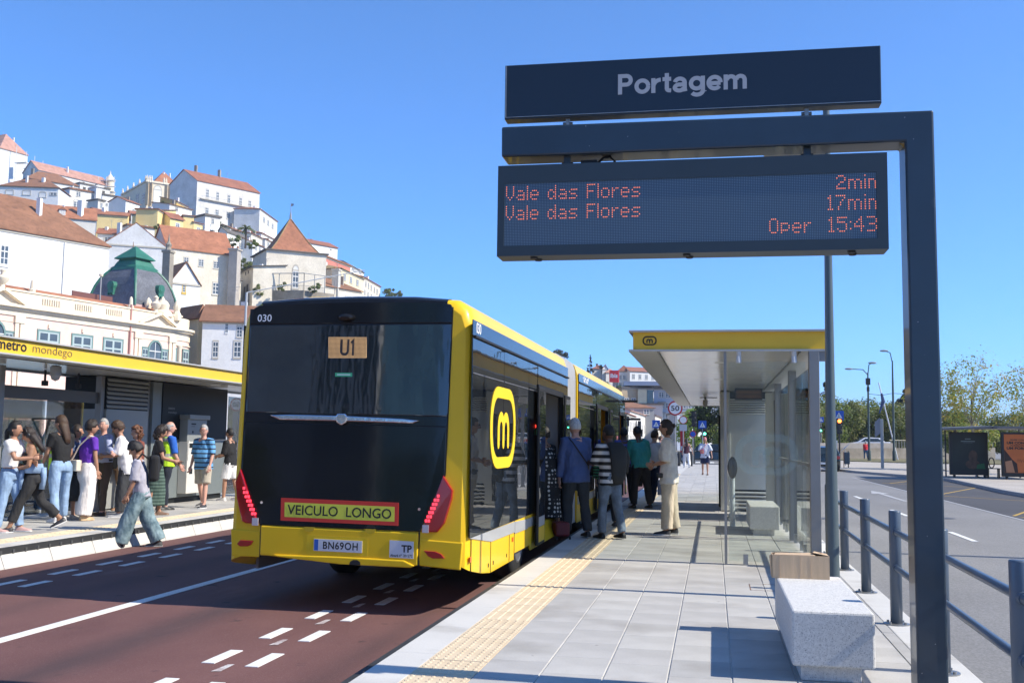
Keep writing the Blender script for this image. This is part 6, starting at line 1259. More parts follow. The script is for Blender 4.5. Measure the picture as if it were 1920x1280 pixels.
def quad_house(name,label,a,b,c,z,bot,roof,rise,wall,rc,wins=(),chim=(),over=.35,cat='house',group=None,eave=True):
    a,b,c=[Vector((*p[:2],0)) for p in (a,b,c)]; d=b+c-a; ctr=(a+d)/2; root=thing(name,label,cat,(ctr.x,ctr.y,bot-4),group=group)
    Z=lambda p,zz:Vector((p.x,p.y,zz)); wm=WALL[wall]; rm=ROOF[rc]
    mb=MB(); q=[a,b,d,c]
    area=sum(q[i].x*q[(i+1)%4].y-q[(i+1)%4].x*q[i].y for i in range(4))
    if area<0: q=q[::-1]
    vs=[Z(p,bot-9) for p in q]+[Z(p,z) for p in q]; mb.add(vs,[(3,2,1,0),(4,5,6,7)]+[(i,(i+1)%4,(i+1)%4+4,i+4) for i in range(4)])
    ux_,uy_=(b-a).normalized(),(c-a).normalized()
    def corner(p,su,sv,o): return p+ux_*su*o+uy_*sv*o
    A,B_,C_,D_=corner(a,-1,-1,over),corner(b,1,-1,over),corner(c,-1,1,over),corner(d,1,1,over)
    rb=MB(); t=.16
    if roof in('flat','none'):
        if roof=='flat': rb.slab([Z(A,z+rise),Z(B_,z+rise),Z(D_,z+rise),Z(C_,z+rise)],(0,0,-rise))
    elif roof in('gable','gableC'):
        if roof=='gable': e1,e2,e3,e4,r1,r2=A,B_,D_,C_,(A+C_)/2,(B_+D_)/2; g1=(a,c,(a+c)/2);g2=(b,d,(b+d)/2)
        else: e1,e2,e3,e4,r1,r2=A,C_,D_,B_,(A+B_)/2,(C_+D_)/2; g1=(a,b,(a+b)/2);g2=(c,d,(c+d)/2)
        zr=z+rise; zo=z-over*rise/((e1-e4).length/2) if over>.1 else z
        # gable: e1,e2 eave edge; r1,r2 ridge; e4,e3 other eave
        rb.slab([Z(e1,zo+.02),Z(e2,zo+.02),Z(r2,zr+.02),Z(r1,zr+.02)],(0,0,t)); rb.slab([Z(e4,zo+.02),Z(e3,zo+.02),Z(r2,zr+.02),Z(r1,zr+.02)],(0,0,t))
        for g_ in (g1,g2): mb.add([Z(g_[0],z),Z(g_[1],z),Z(g_[2],zr)],[(0,1,2)])
    elif roof in('hip','hipL'):
        s=min((b-a).length,(c-a).length)/2; m1=(A+C_)/2; m2=(B_+D_)/2
        if (b-a).length>=(c-a).length: r1=m1+ux_*s; r2=m2-ux_*s; F=[(A,B_,r2,r1),(C_,D_,r2,r1),(A,C_,r1),(B_,D_,r2)]
        else: r1=(A+B_)/2+uy_*s; r2=(C_+D_)/2-uy_*s; F=[(A,C_,r2,r1),(B_,D_,r2,r1),(A,B_,r1),(C_,D_,r2)]
        for f in F: rb.slab([Z(p,z+.02 if i<2 else z+rise) for i,p in enumerate(f)],(0,0,t))
    elif roof in('shed','shedb'):
        rb.slab([Z(A,z+.02),Z(B_,z+.02),Z(D_,z+rise),Z(C_,z+rise)],(0,0,t)); mb.add([Z(a,z),Z(c,z),Z(c,z+rise),Z(b,z),Z(d,z),Z(d,z+rise)],[(0,1,2),(3,4,5)])
    wo=mb.build('wall',wm,root)
    if rb.v: ro=rb.build('roof',rm,root)
    if eave and roof not in('none',):
        e=MB(); n_out=Vector((ux_.y,-ux_.x,0)); 
        if n_out.dot(-a)<0: n_out=-n_out
        e.slab([Z(a-ux_*.05,z-.32),Z(b+ux_*.05,z-.32),Z(b+ux_*.05,z-.02),Z(a-ux_*.05,z-.02)],n_out*.14); e.build('cornice',wst,root)
    for face,u,zz,w,h,st in wins:
        e1=a; e2=b if face==0 else c; p=e1.lerp(e2,u); put_window(root,(p.x,p.y,zz),(e2-e1),w,h,st)
    rnd_=random.Random(hash((round(a.x),round(a.y)))%9999)
    if cat=='house' and roof not in('none',) and (b-a).length>5:
        for k in range(rnd_.choice((1,1,2))):
            uu,vv=rnd_.uniform(.15,.85),rnd_.uniform(.25,.6); p=a+(b-a)*uu+(c-a)*vv; w_=rnd_.uniform(.28,.45); MB().box(p.x-w_,p.x+w_,p.y-w_,p.y+w_,z-.2,z+rise*.8+rnd_.uniform(.6,1.4)).build('chimney',WALL[rnd_.choice(('white','palegrey','stone'))],root)
        if rnd_.random()<.6:
            p=a+(b-a)*rnd_.uniform(.2,.8)+(c-a)*.5; h_=z+rise+rnd_.uniform(1.5,2.6); an=MB(); an.tube([(p.x,p.y,z),(p.x,p.y,h_)],.045,4); an.tube([(p.x-.7,p.y,h_-.1),(p.x+.7,p.y,h_-.1)],.03,4); an.tube([(p.x-.4,p.y,h_-.5),(p.x+.4,p.y,h_-.5)],.03,4); an.build('antenna',WALL['grey'],root)
    for (u,v,hh) in chim:
        p=a+(b-a)*u+(c-a)*v; MB().box(p.x-.5,p.x+.5,p.y-.4,p.y+.4,z,z+rise+hh-.3).build('chimney',WALL['stone'],ro)
    return root,(a,b,c,d)
FP=[]
for i,(cat,label,a,b,c,z,bot,roof,rise,wall,rc,wins,chim,over) in enumerate(TOWN):
    cat_={'house':'house','town house':'house'}[cat]
    r_,q_=quad_house('hillside_house' if cat=='house' else 'town_house',label,a,b,c,z,bot,roof,rise,wall,rc,wins,chim,over,cat_,'houses stacked up the hillside' if cat=='house' else 'town houses beside the bank'); FP.append((q_,z,bot)); 
    if 'pyramid' in label and roof=='none':
        # steep pyramid roof with flared eaves, finial, terrace and pergola
        a_,b_,c_,d_=q_; ct=(a_+d_)/2; ux_=(b_-a_).normalized(); uy_=(c_-a_).normalized(); hw_=(b_-a_).length/2; hd_=(c_-a_).length/2
        ct=a_+ux_*hw_*1.0+uy_*hd_
        def ringat(k,zz): return [ct+(-ux_*hw_-uy_*hd_)*k+Vector((0,0,zz)),ct+(ux_*hw_-uy_*hd_)*k+Vector((0,0,zz)),ct+(ux_*hw_+uy_*hd_)*k+Vector((0,0,zz)),ct+(-ux_*hw_+uy_*hd_)*k+Vector((0,0,zz))]
        fl_=MB(); fl_.loft([ringat(1.08,z),ringat(1.08,z+.25),ringat(.80,z+.55)]); fl_.build('eave_roof',ROOF['greyroof'],r_)
        py=MB(); py.loft([ringat(.80,z+.5),ringat(.56,z+2.6),ringat(.30,z+5.6),ringat(.02,z+8.9)]); py.build('roof',ROOF['orangeroof'],r_)
        for k in range(4):
            MB().tube([ringat(.80,z+.5)[k],ringat(.56,z+2.65)[k],ringat(.30,z+5.65)[k],ringat(.02,z+9)[k]],.13,6).build('hip_ridge',ROOF['ochreroof'],r_)
        tp_=ct+Vector((0,0,z+8.9)); MB().tube([tp_,tp_+Vector((0,0,1.3)),tp_+Vector((0,0,1.9)),tp_+Vector((0,0,4.4))],[.35,.22,.08,.04],6).build('finial',WALL['grey'],r_); MB().add([tp_+Vector((0,0,3.2)),tp_+Vector((.7,0,3.4)),tp_+Vector((.7,0,3.9)),tp_+Vector((0,0,3.9))],[(0,1,2,3)]).build('weather_vane',WALL['grey'],r_)
    if label.startswith('big blank'):
        a_,b_,c_,d_=q_; n1=(b_-a_).normalized(); e=MB()
        MB().box(*sorted((a_.lerp(b_,.25).x-.06,a_.lerp(b_,.25).x+.06)),a_.lerp(b_,.25).y-.35,a_.lerp(b_,.25).y-.25,bot-3,z-.4).build('downpipe',WALL['palegrey'],r_)
        p=a_.lerp(b_,.80)+(c_-a_)*.12; zz=z+1.5; sk=MB().slab([Vector((p.x-.9,p.y-.9,zz-.1)),Vector((p.x+.7,p.y+.5,zz-.4)),Vector((p.x+.5,p.y+1.3,zz+.5)),Vector((p.x-1.2,p.y,zz+.9))],(0.15,-.25,.35)); sk.build('skylight',wpane,r_)
    if label.startswith('cream house with an orange roof, two'):
        a_,b_,c_,d_=q_; dd=(b_-a_).normalized()
        for u in (.60,.985):
            p=a_+(b_-a_)*u+(c_-a_)*.12; rt=math.atan2(dd.y,dd.x)
            t_=bpy.data.objects.new('dormer',MB().box(-.8,.8,-.5,1.8,0,1.7).mesh('dormer',WALL['palecream'])); COL.objects.link(t_); t_.parent=r_; t_.location=Vector((p.x,p.y,z+.35))-Vector(r_.location); nn=Vector((dd.y,-dd.x,0)); flip=nn.dot(-p)<0; t_.rotation_euler=(0,0,rt+(math.pi if flip else 0))
            w_=bpy.data.objects.new('window',WM['w'][0]); COL.objects.link(w_); w_.parent=t_; w_.location=(0,-.51,.85); w_.scale=(.95,.8,1.25); 
            g_=MB(); g_.prism([(-1.05,1.65),(1.05,1.65),(0,2.35)],1,-.7,1.9); o_=g_.build('dormer_roof',ROOF['orangeroof'],t_,local=True)
        p=a_+(b_-a_)*.28+(c_-a_)*.15; MB().box(p.x-.6,p.x+.6,p.y-.5,p.y+.5,z-1.2,z+5.0).build('chimney',WALL['white'],r_)
    if 'ornate' in label:
        a_,b_,c_,d_=q_
        for e1,e2,us in ((a_,c_,(.04,.28,.52,.76,.96)),(a_,b_,(.02,.10,.18,.62,.70))):
            for u in us:
                p=e1.lerp(e2,u); MB().lathe([(.55,z),(.55,z+.9),(.35,z+1.0),(.45,z+1.6),(.30,z+2.2),(.28,z+2.6),(.05,z+3.0)],(p.x,p.y,0),7).build('statue',WALL['ivory'],r_)
        for u in (.0,.13,.68,.82): 
            p=a_.lerp(b_,u); MB().box(p.x-.1,p.x+1.1,p.y-.35,p.y+.2,bot,z-.4).build('pilaster',WALL['tan'],r_)
    if 'mansion' in label and label.startswith('big white'):
        a_,b_,c_,d_=q_; n_=Vector(((b_-a_).y,-(b_-a_).x,0)).normalized(); n_=n_ if n_.dot(-a_)>0 else -n_
        zb=z-6.6; p1=a_.lerp(b_,.05); p2=a_.lerp(b_,.97); mb=MB(); mb.slab([Vector((p1.x,p1.y,zb)),Vector((p2.x,p2.y,zb)),Vector((p2.x,p2.y,zb+.25)),Vector((p1.x,p1.y,zb+.25))],n_*.9); mb.build('balcony',wst,r_)
        rr_=MB(); rr_.tube([p1+n_*.85+Vector((0,0,zb+1.2)),p2+n_*.85+Vector((0,0,zb+1.2))],.05,5)
        for k in range(42): q=p1.lerp(p2,k/41)+n_*.85; rr_.tube([q+Vector((0,0,zb+.25)),q+Vector((0,0,zb+1.2))],.03,4)
        put(rr_.build('balcony_railing',WALL['grey'],r_),kind='stuff')
# hillside terrain
import itertools
CPT=[((q[0].x+q[3].x)/2,(q[0].y+q[3].y)/2,bot-2.5) for q,z,bot in FP]
CPT+=[(x,y,-.8) for x in (-70,-45,-20,0,30,70,140) for y in (95,130,170)]+[(x,y,-.8) for x in (-20,10,50,120,300) for y in (220,300,380,600,900)]+[(-48,200,0),(-50,230,4),(-60,190,4)]
CPT+=[(-90,140,2),(-110,120,2),(-140,120,6),(-180,150,20),(-220,180,35),(-280,250,62),(-360,350,95),(-420,450,118),(-380,560,125),(-300,560,112),(-220,520,90),(-150,460,60),(-90,420,32),(-62,430,30),(-45,420,24),(-28,425,19),(-8,430,14),(-70,320,16),(-50,300,4),(-35,280,0),(-40,360,10),(-20,340,1),(-60,700,30),(-250,900,80)]
def terr(x,y):
    sw_=0;sz=0
    for a,b,c in CPT:
        w=1/(((x-a)**2+(y-b)**2)+16)**1.6; sw_+=w; sz+=w*c
    h=sz/sw_; t=min(1,max(0,(-x-8)/34)) if y<370 else min(1,max(0,(6-x)/22)); t=t*t*(3-2*t); return -.8+(h+.8)*t
NX,NY=80,80; xs=[-520+i*(640/NX) for i in range(NX+1)]; ysg=[96+(j/NY)**1.25*700 for j in range(NY+1)]
vs=[(x,y,terr(x,y) if j>0 else -.8) for j,y in enumerate(ysg) for x in xs]
mb=MB(); mb.add(vs,[(j*(NX+1)+i,j*(NX+1)+i+1,(j+1)*(NX+1)+i+1,(j+1)*(NX+1)+i) for j in range(NY) for i in range(NX)])
put(mb.build('hillside',M('hillside_ground',(.07,.075,.035),.95,col2=(.22,.19,.14),vs=.05,var=.2,var2=.25,vs2=.4),smooth='all'),kind='structure')
# ================================================================ PINK BANK WITH THE GREEN DOME
fa=Vector((-68,90,0)); fd_=Vector((5.92,24,0)).normalized(); fn=Vector((fd_.y,-fd_.x,0))
def FA(s,o,z): return fa+fd_*s+fn*o+Vector((0,0,z))
def fbox(mb,s0,s1,o0,o1,z0,z1):
    P=[FA(s0,o1,z0),FA(s1,o1,z0),FA(s1,o0,z0),FA(s0,o0,z0)]; Q=[p+Vector((0,0,z1-z0)) for p in P]
    mb.add(P+Q,[(0,3,2,1),(4,5,6,7),(0,1,5,4),(1,2,6,5),(2,3,7,6),(3,0,4,7)]); return mb
bank=thing('bank_building','ornate pink and cream corner building with green and slate square dome behind the left shelter','building',tuple(FA(10,-8,ZL)))
pk=WALL['pink']; iv=WALL['ivory']
fbox(MB(),-34,25.0,-14,0,ZL-.3,15.0).build('wall',pk,bank)
cn=MB(); fbox(cn,-34,25.2,0,.35,13.50,13.75); fbox(cn,-34,25.3,0,.65,13.75,14.0); fbox(cn,-34,25.2,0,.30,14.0,14.12); cn.build('cornice',iv,bank)
fz=MB(); fbox(fz,-34,25.1,0,.12,12.95,13.50); fz.build('frieze',iv,bank)
pp=MB(); fbox(pp,-34,25.1,-.25,.10,14.12,15.45); fbox(pp,-34,25.2,-.30,.20,15.38,15.55); pp.build('parapet',iv,bank)
for s0,s1 in ((5.0,7.35),(9.2,11.55),(13.45,15.85),(-8,-5.6),(-12.5,-10),(-17,-14.5)):
    g=MB(); fbox(g,s0,s1,.10,.112,14.40,15.02); o=g.build('balustrade_opening',M('opening_shade',(.30,.25,.20),.9),bank)
    for k in range(8):
        s=s0+.15+k*(s1-s0-.3)/7; b_=MB(); fbox(b_,s-.07,s+.07,.112,.17,14.40,15.02); b_.build('baluster',iv,o)
rfm=ROOF['orangeroof']; rf=MB(); P=[FA(-34,-.28,15.50),FA(25,-.28,15.50),FA(25,-5,17.2),FA(-34,-5,17.2)]; 
P=[FA(-34,-.30,15.56),FA(25,-.30,15.56),FA(25,-1.2,16.05),FA(-34,-1.2,16.05)]; rf.slab(P,(0,0,-.2)); rf.build('roof',rfm,bank)
for s0,s1 in ((4.82,7.36),(9.16,11.74),(13.45,16.06),(-8.3,-5.7),(-12.6,-10)):
    w=put_window(bank,tuple(FA((s0+s1)/2,.02,10.2)),fd_,s1-s0,3.1,'t',fn)
    k_=MB(); fbox(k_,(s0+s1)/2-.12,(s0+s1)/2+.12,0,.14,12.1,12.5); k_.build('keystone',iv,bank)
def serliana(s):
    for ds,w,h,z in ((-1.55,.85,2.2,10.1),(1.55,.85,2.2,10.1)): put_window(bank,tuple(FA(s+ds,.02,z)),fd_,w,h,'t',fn)
    o=MB(); a_=arc(0,11.0,.95,1.1,0,180,10); o.slab([FA(s+x,.03,z) for x,z in a_]+[FA(s-.95,.03,8.9),FA(s+.95,.03,8.9)],fn*-.02); o.build('arched_pane',wpane,bank)
    r_=MB(); o1=arc(0,11.0,1.15,1.32,0,180,10); i1=arc(0,11.0,.95,1.1,0,180,10)
    for k in range(10): r_.slab([FA(s+o1[k][0],.12,o1[k][1]),FA(s+o1[k+1][0],.12,o1[k+1][1]),FA(s+i1[k+1][0],.12,i1[k+1][1]),FA(s+i1[k][0],.12,i1[k][1])],fn*-.12)
    for x in (-1.15,.95): fbox(r_,s+x,s+x+.2,0,.12,8.8,11.0)
    fbox(r_,s-2.2,s-1.15,0,.10,11.25,11.4); fbox(r_,s+1.15,s+2.2,0,.10,11.25,11.4); r_.build('arch_surround',wteal,bank)
    q=MB(); fbox(q,s-.04,s+.04,.03,.07,8.9,12); fbox(q,s-.95,s+.95,.03,.07,10.95,11.05); q.build('glazing_bar',wfr,bank)
for s in (21.1,-.2):
    serliana(s)
    p_=MB(); fbox(p_,s-3.0,s+3.0,0,.05,12.3,12.36); p_.build('panel_line',iv,bank)
    t=MB(); A_,B__,C__=(s-3.0,13.85),(s+3.1,13.85),(s+.35,15.25)
    def seg(m_,p,q,w,o): 
        d_=Vector((q[0]-p[0],q[1]-p[1])); nn=Vector((-d_.y,d_.x)).normalized()*w; m_.slab([FA(p[0],o,p[1]),FA(q[0],o,q[1]),FA(q[0]+nn.x,o,q[1]+nn.y),FA(p[0]+nn.x,o,p[1]+nn.y)],fn*-.3)
    seg(t,A_,C__,.28,.62); seg(t,C__,B__,.28,.62); t.build('pediment',iv,bank)
    for ds in (-3.05,-2.45,2.35,2.95):
        c_=MB(); fbox(c_,s+ds-.22,s+ds+.22,0,.16,ZL,12.6); fbox(c_,s+ds-.3,s+ds+.3,0,.24,12.25,12.95); c_.build('pilaster',iv,bank)
for s,zt in ((3.9,16.75),(17.2,16.8),(24.7,16.6),(-6,16.7)):
    p=FA(s,-.1,0); MB().lathe([(.30,15.5),(.34,15.8),(.22,15.9),(.20,16.5),(.12,16.75),(.02,zt+.05)],(p.x,p.y,0),8).build('finial',iv,bank,smooth=True)
for s in (20.95,.3): p=FA(s,0,0); MB().lathe([(.30,15.4),(.22,15.8),(.55,16.2),(.60,16.5),(.25,16.75),(.22,17.0),(.3,17.2),(.05,17.45)],(p.x,p.y,0),10).build('urn',iv,bank,smooth=True)
p=FA(17.05,.14,0); MB().box(p.x-.09,p.x+.09,p.y-.09,p.y+.09,ZL,15.9).build('downpipe',M('pink_downpipe',(.50,.26,.22),.7),bank)
p=FA(8.2,.1,0)
# rounded corner pavilion
cc=FA(25.0,-4.4,0); cyl=MB()
def cring(r,z,a0=-100,a1=40,n_=16):
    return [cc+Vector((math.cos(R(a0+(a1-a0)*i/n_))*r,math.sin(R(a0+(a1-a0)*i/n_))*r,z)) for i in range(n_+1)]
def cshell(name,r,z0,z1,mt_,rin=None):
    o=cring(r,z0); t=cring(r,z1); rin=rin or r-.6; oi=cring(rin,z0); ti=cring(rin,z1); n_=len(o); mb=MB()
    mb.add(o+t+oi+ti,[(i,i+1,n_+i+1,n_+i) for i in range(n_-1)]+[(n_+i,n_+i+1,3*n_+i+1,3*n_+i) for i in range(n_-1)]+[(i+1,i,2*n_+i,2*n_+i+1) for i in range(n_-1)]); return mb.build(name,mt_,bank,smooth=True)
cshell('corner_wall',4.4,ZL,13.5,pk,.5); cshell('corner_cornice',4.85,13.5,13.75,iv,4.0); cshell('corner_cornice',5.1,13.75,14.0,iv,4.0); cshell('corner_frieze',4.5,12.6,13.5,iv,4.2); cshell('corner_band',4.55,12.0,12.15,iv,4.2); cshell('corner_parapet',4.35,14.0,15.3,iv,3.9)
for ang in (-62,-30,4):
    c_=cc+Vector((math.cos(R(ang))*4.42,math.sin(R(ang))*4.42,9.9)); put_window(bank,tuple(c_),Vector((-math.sin(R(ang)),math.cos(R(ang)),0)),1.5,3.2,'t',Vector((math.cos(R(ang)),math.sin(R(ang)),0)))
for ang in (-48,-14): 
    c_=cc+Vector((math.cos(R(ang))*4.45,math.sin(R(ang))*4.45,0)); MB().lathe([(.28,ZL),(.26,11.6),(.36,11.8),(.36,12.0)],(c_.x,c_.y,0),10).build('column',iv,bank,smooth=True)
ch=cc+Vector((math.cos(R(-45))*4.3,math.sin(R(-45))*4.3,0))
cr=MB(); cr.lathe([(1.2,15.2),(1.1,15.7),(.7,16.0),(.8,16.6),(.55,17.0),(.25,17.2),(.05,17.6)],(ch.x,ch.y,0),12); cr.build('crest',iv,bank,smooth=True)
for dx,dy in ((1.6,1.9),(-1.5,-1.9)): MB().lathe([(.5,14.9),(.55,15.6),(.3,16.0),(.45,16.5),(.3,17.0),(.05,17.3)],(ch.x+dx*.7,ch.y+dy*.7,0),8).build('cherub_figure',iv,bank,smooth=True)
MB().box(cc.x-3,cc.x+2.2,cc.y-3,cc.y+3,14.2,15.2).build('corner_roof',iv,bank)
# dome
DS,DO,DWs,DWo=19.7,-2.0,6.8,7.3
gp=M('dome_green',(.03,.155,.105),.5,var=.15,vs=1); slate=M('dome_slate',(.115,.12,.135),.6,var=.2,vs=.8,var2=.2,vs2=5)
def dring(k,z):
    cs,co=DS+DWs/2,DO-DWo/2; h1,h2=DWs/2*k,DWo/2*k
    return [FA(cs-h1,co+h2,z),FA(cs+h1,co+h2,z),FA(cs+h1,co-h2,z),FA(cs-h1,co-h2,z)]
prof=[(1.0,16.3),(.985,17.0),(.94,17.9),(.86,18.9),(.75,19.8),(.62,20.5),(.50,21.0)]
MB().loft([dring(k,z) for k,z in prof]).build('dome',slate,bank)
MB().loft([dring(1.02,15.2),dring(1.02,16.4)]).build('dome_base',M('dome_base_pink',(.60,.38,.34),.9),bank)
for i in range(4): MB().tube([dring(k,z)[i] for k,z in prof],.17,6).build('dome_rib',gp,bank)
MB().loft([dring(.54,20.85),dring(.54,21.15),dring(.46,21.4),dring(.44,21.6),dring(.40,21.9),dring(.35,22.15),dring(.47,22.25),dring(.47,22.35),dring(.02,23.9)]).build('dome_cap',gp,bank)
MB().loft([dring(.50,20.75),dring(.56,20.6),dring(.52,20.9)]).build('dome_collar',gp,bank)
def dormer(c,dr):
    rt=math.atan2(dr.y,dr.x); t=MB(); 
    t.tube([Vector((-.9,0,.35)),Vector((.45,0,.35))],.52,12); t.box(-.8,.40,-.42,.42,-.55,.35); t.tube([Vector((.40,0,.35)),Vector((.50,0,.35))],.34,12)
    for y in (-.35,0,.35): t.box(.15,.45,y-.07,y+.07,-.75,-.5)
    me=t.mesh('dormer',gp); o=bpy.data.objects.new('dormer',me); COL.objects.link(o); o.parent=bank; o.location=c-Vector(bank.location); o.rotation_euler=(0,0,rt)
dormer(FA(DS+DWs*.60,DO-.35,18.3),fn); dormer(FA(DS+.35,DO-DWo*.52,18.4),-fd_)
p=FA(14.9,-2.4,0); MB().tube([(p.x,p.y,15.4),(p.x,p.y,19.0)],.09,6).build('mast',WALL['grey'],bank); MB().lathe([(.2,18.9),(.24,19.1),(.1,19.3)],(p.x,p.y,0),8).build('mast_head',iv,bank)
fbox(MB(),11.5,17.2,-3.0,-2.9,15.6,16.9).build('metal_screen',M('rust_screen',(.16,.06,.05),.7),bank)
# ochre strip house and red roofs right of the bank
q_,_=quad_house('town_house','yellow and white strip house squeezed between the pink corner and the white house',(-58.6,119,0),(-56.6,121.2,0),(-64,124,0),15.2,0,'hip',1.3,'paleyellow','brownroof',[(0,.45,10.2,.9,2.0,'b'),(0,.5,13.2,.9,1.4,'w')],group='town houses beside the bank')
# stone towers and chimneys on the slope
def stack(name,label,x,y,w,z0,z1,cap,mt_,parent=None):
    t=thing(name,label,name.replace('_',' '),(x,y,z0-4)); mb=MB().box(x-w/2,x+w/2,y-w/2,y+w/2,z0-6,z1); mb.build('shaft',mt_,t)
    MB().box(x-w*.62,x+w*.62,y-w*.62,y+w*.62,z1,z1+.35).build('cap',mt_,t)
    if cap=='finial': MB().lathe([(w*.45,z1+.35),(w*.3,z1+.9),(w*.4,z1+1.3),(w*.15,z1+1.8),(.04,z1+3.0)],(x,y,0),8).build('finial',mt_,t)
    else:
        for dx in (-.3,.3): MB().lathe([(w*.15,z1+.35),(w*.12,z1+.9)],(x+dx*w,y,0),8).build('chimney_pot',ROOF['orangeroof'],t)
stack('stone_pillar','tall rough stone pillar with a finial beside the small gabled house',-83.9,150,1.25,22,29.9,'finial',WALL['stone'])
stack('stone_pillar','slender brown stone pinnacle between the green dome and the stone pillar',-84.6,141,.6,22,27.0,'finial',M('pinnacle_brown',(.28,.17,.11),.9))
stack('brick_chimney','broad grey brown chimney stack at the right end of the orange roofed building',-101.0,208.5,1.9,30,41.2,'pots',dirty('chimney',(.38,.34,.30),(.46,.42,.37)))
stack('brick_chimney','pale stone chimney rising from the brown roof right of the tower',-88.9,238,1.6,34,41.4,'pots',dirty('chimney2',(.50,.48,.42),(.60,.57,.5)))
# pergola on a stone terrace below the tower
pt=thing('terrace_pergola','open metal pergola with climbing plants on a brown stone terrace below the tower','pergola',(-91,215,30))
tA,tB,tC=Vector((-96.4,215,0)),Vector((-87.9,215.5,0)),Vector((-83.2,222,0))
mb=MB(); mb.prism([(p.x,p.y) for p in (tA,tB,tC,Vector((-89,228,0)),Vector((-97,222,0)))],2,24,33.4); mb.build('terrace_wall',WALL['stone'],pt)
for a_,b_ in ((tA,tB),(tB,tC)):
    for k in range(4): q=a_.lerp(b_,k/3.0); MB().tube([q+Vector((0,0,33.4)),q+Vector((0,0,37.2))],.09,6).build('post',WALL['grey'],pt)
    MB().tube([a_+Vector((0,0,37.2)),b_+Vector((0,0,37.2))],.10,6).build('beam',WALL['grey'],pt); MB().tube([a_+Vector((0,0,34.5)),b_+Vector((0,0,34.5))],.05,6).build('rail',WALL['grey'],pt)
    g=MB()
    for k in range(26): q=a_.lerp(b_,k/25); g.tube([q+Vector((0,0,33.4)),q+Vector((0,0,34.5))],.03,4)
    put(g.build('balusters',WALL['grey'],pt),kind='stuff')
# university turret and scaffolding
t=thing('bell_turret','small white domed turret wrapped in scaffolding on the skyline','turret',(-275,436,108)); MB().lathe([(2.4,100),(2.4,113),(2.9,113.3),(2.0,114),(2.0,118),(2.3,118.3),(1.9,119.8),(.8,121.2),(.3,121.8),(.1,123.4)],(-275,436,0),12).build('turret_body',WALL['ivory'],t,smooth=True)
mb=MB()
for z in (112,115,118): mb.box(-279.5,-270.5,433.0,433.6,z,z+.35)
for x in (-279,-275,-271): mb.tube([(x,433,104),(x,433,120)],.12,5)
mb.build('scaffold',WALL['offwhite'],t)
t=thing('scaffolding','white scaffold platforms stepping down beside the sheeted building at the left edge','scaffolding',(-322,446,125)); 
for i,(x,z) in enumerate(((-326,134),(-321,131),(-318,128),(-316,125))): MB().box(x-3.2,x+3.2,441,443,z-3.6,z-3.2).build('scaffold_deck',WALL['offwhite'],t)
for x in (-328.5,-323,-318.5,-314): MB().tube([(x,441,118),(x,441,139-(x+328.5)*.55)],.15,5).build('scaffold_pole',WALL['offwhite'],t)
# tall pale pole in front of the tower
sp_=thing('tram_mast','thin pale grey mast with a slanting arm rising behind the left end of the bus','mast',(-28.2,60,ZL)); MB().tube([(-28.25,60,ZL),(-28.2,60,10.25)],.075,8).build('mast_tube',M('mast_grey',(.40,.42,.44),.5),sp_); MB().tube([(-28.2,60,10.25),(-22.0,64,12.2)],.035,6).build('mast_arm',M('mast_grey'),sp_)
# ================================================================ STREET AHEAD: houses, blocks, far hill
def gridwins(n,rows,u0,u1,z0,dz,w,h,st,face=0):
    return [(face,u0+(u1-u0)*i/max(1,n-1),z0+dz*r,w,h,st) for r in range(rows) for i in range(n)]
QH=quad_house
RG='row of houses along the street beyond the bus'
QH('row_house','white two storey house with shuttered windows right beside the front of the bus',(-15.9,198,0),(-16,222,0),(-26,198,0),6.6,0,'hip',1.5,'white','redroof',gridwins(6,2,.08,.92,1.8,2.7,1.1,1.7,'b')+gridwins(2,2,.3,.7,1.8,2.7,1.1,1.7,'b',1),group=RG)
QH('row_house','long house with a dusty pink roof stepping back behind the white house',(-17.2,223,0),(-16.4,300,0),(-31,223,0),8.0,0,'gable',2.4,'offwhite','salmonroof',gridwins(14,2,.05,.95,1.8,2.8,1.1,1.7,'b'),group=RG)
QH('row_house','cream house with a small gable end further along the row',(-16.0,301,0),(-15.8,330,0),(-28,301,0),9.0,0,'gable',2.6,'cream','brownroof',gridwins(5,2,.1,.9,2,3,1.3,2,'b')+gridwins(2,2,.3,.7,2,3,1.2,2,'b',1),group=RG)
QH('row_house','narrow house front with a scalloped white gable in the row',(-15.4,331,0),(-15.2,350,0),(-27,331,0),13.0,0,'flat',.5,'palecream','greyroof',gridwins(3,3,.2,.8,2,3.2,1.4,2.2,'b'),group=RG)
QH('row_house','bright ochre apartment house at the far end of the row',(-15,352,0),(-14.6,392,0),(-27,352,0),11.6,0,'flat',.4,'ochre','brownroof',gridwins(8,3,.06,.94,2.2,3.1,1.4,1.8,'b'),group=RG)
QH('warehouse','grey stone building with a brown hip roof and arched dormer behind the row houses',(-34,262,0),(-14.5,268,0),(-40,285,0),9.9,0,'hip',3.0,'grey','brownroof',gridwins(5,1,.1,.9,9.2,1,1.4,1.6,'b'),cat='building')
QH('apartment_block','flat roofed tan apartment block with square windows above the brown roofs',(-28.0,330,0),(-23.1,332,0),(-36,345,0),18.2,0,'flat',.35,'tan','greyroof',gridwins(2,4,.30,.74,4.5,3.2,1.4,1.9,'b'),cat='apartment block')
QH('apartment_block','yellow apartment block corner beside the blue glass stairwell',(-23.0,331,0),(-20.3,331.5,0),(-24,350,0),18.0,0,'flat',.3,'paleyellow','greyroof',(),cat='apartment block')
bgl=M('stair_glass',(.06,.13,.15),.15,spec=.7,var=.4,vs=.3); WALL['stairglass']=bgl
QH('stair_tower','blue green glazed stairwell tower between the yellow and the grey blocks',(-20.2,332,0),(-18.3,332.3,0),(-21,345,0),18.0,0,'flat',.3,'stairglass','greyroof',(),cat='tower')
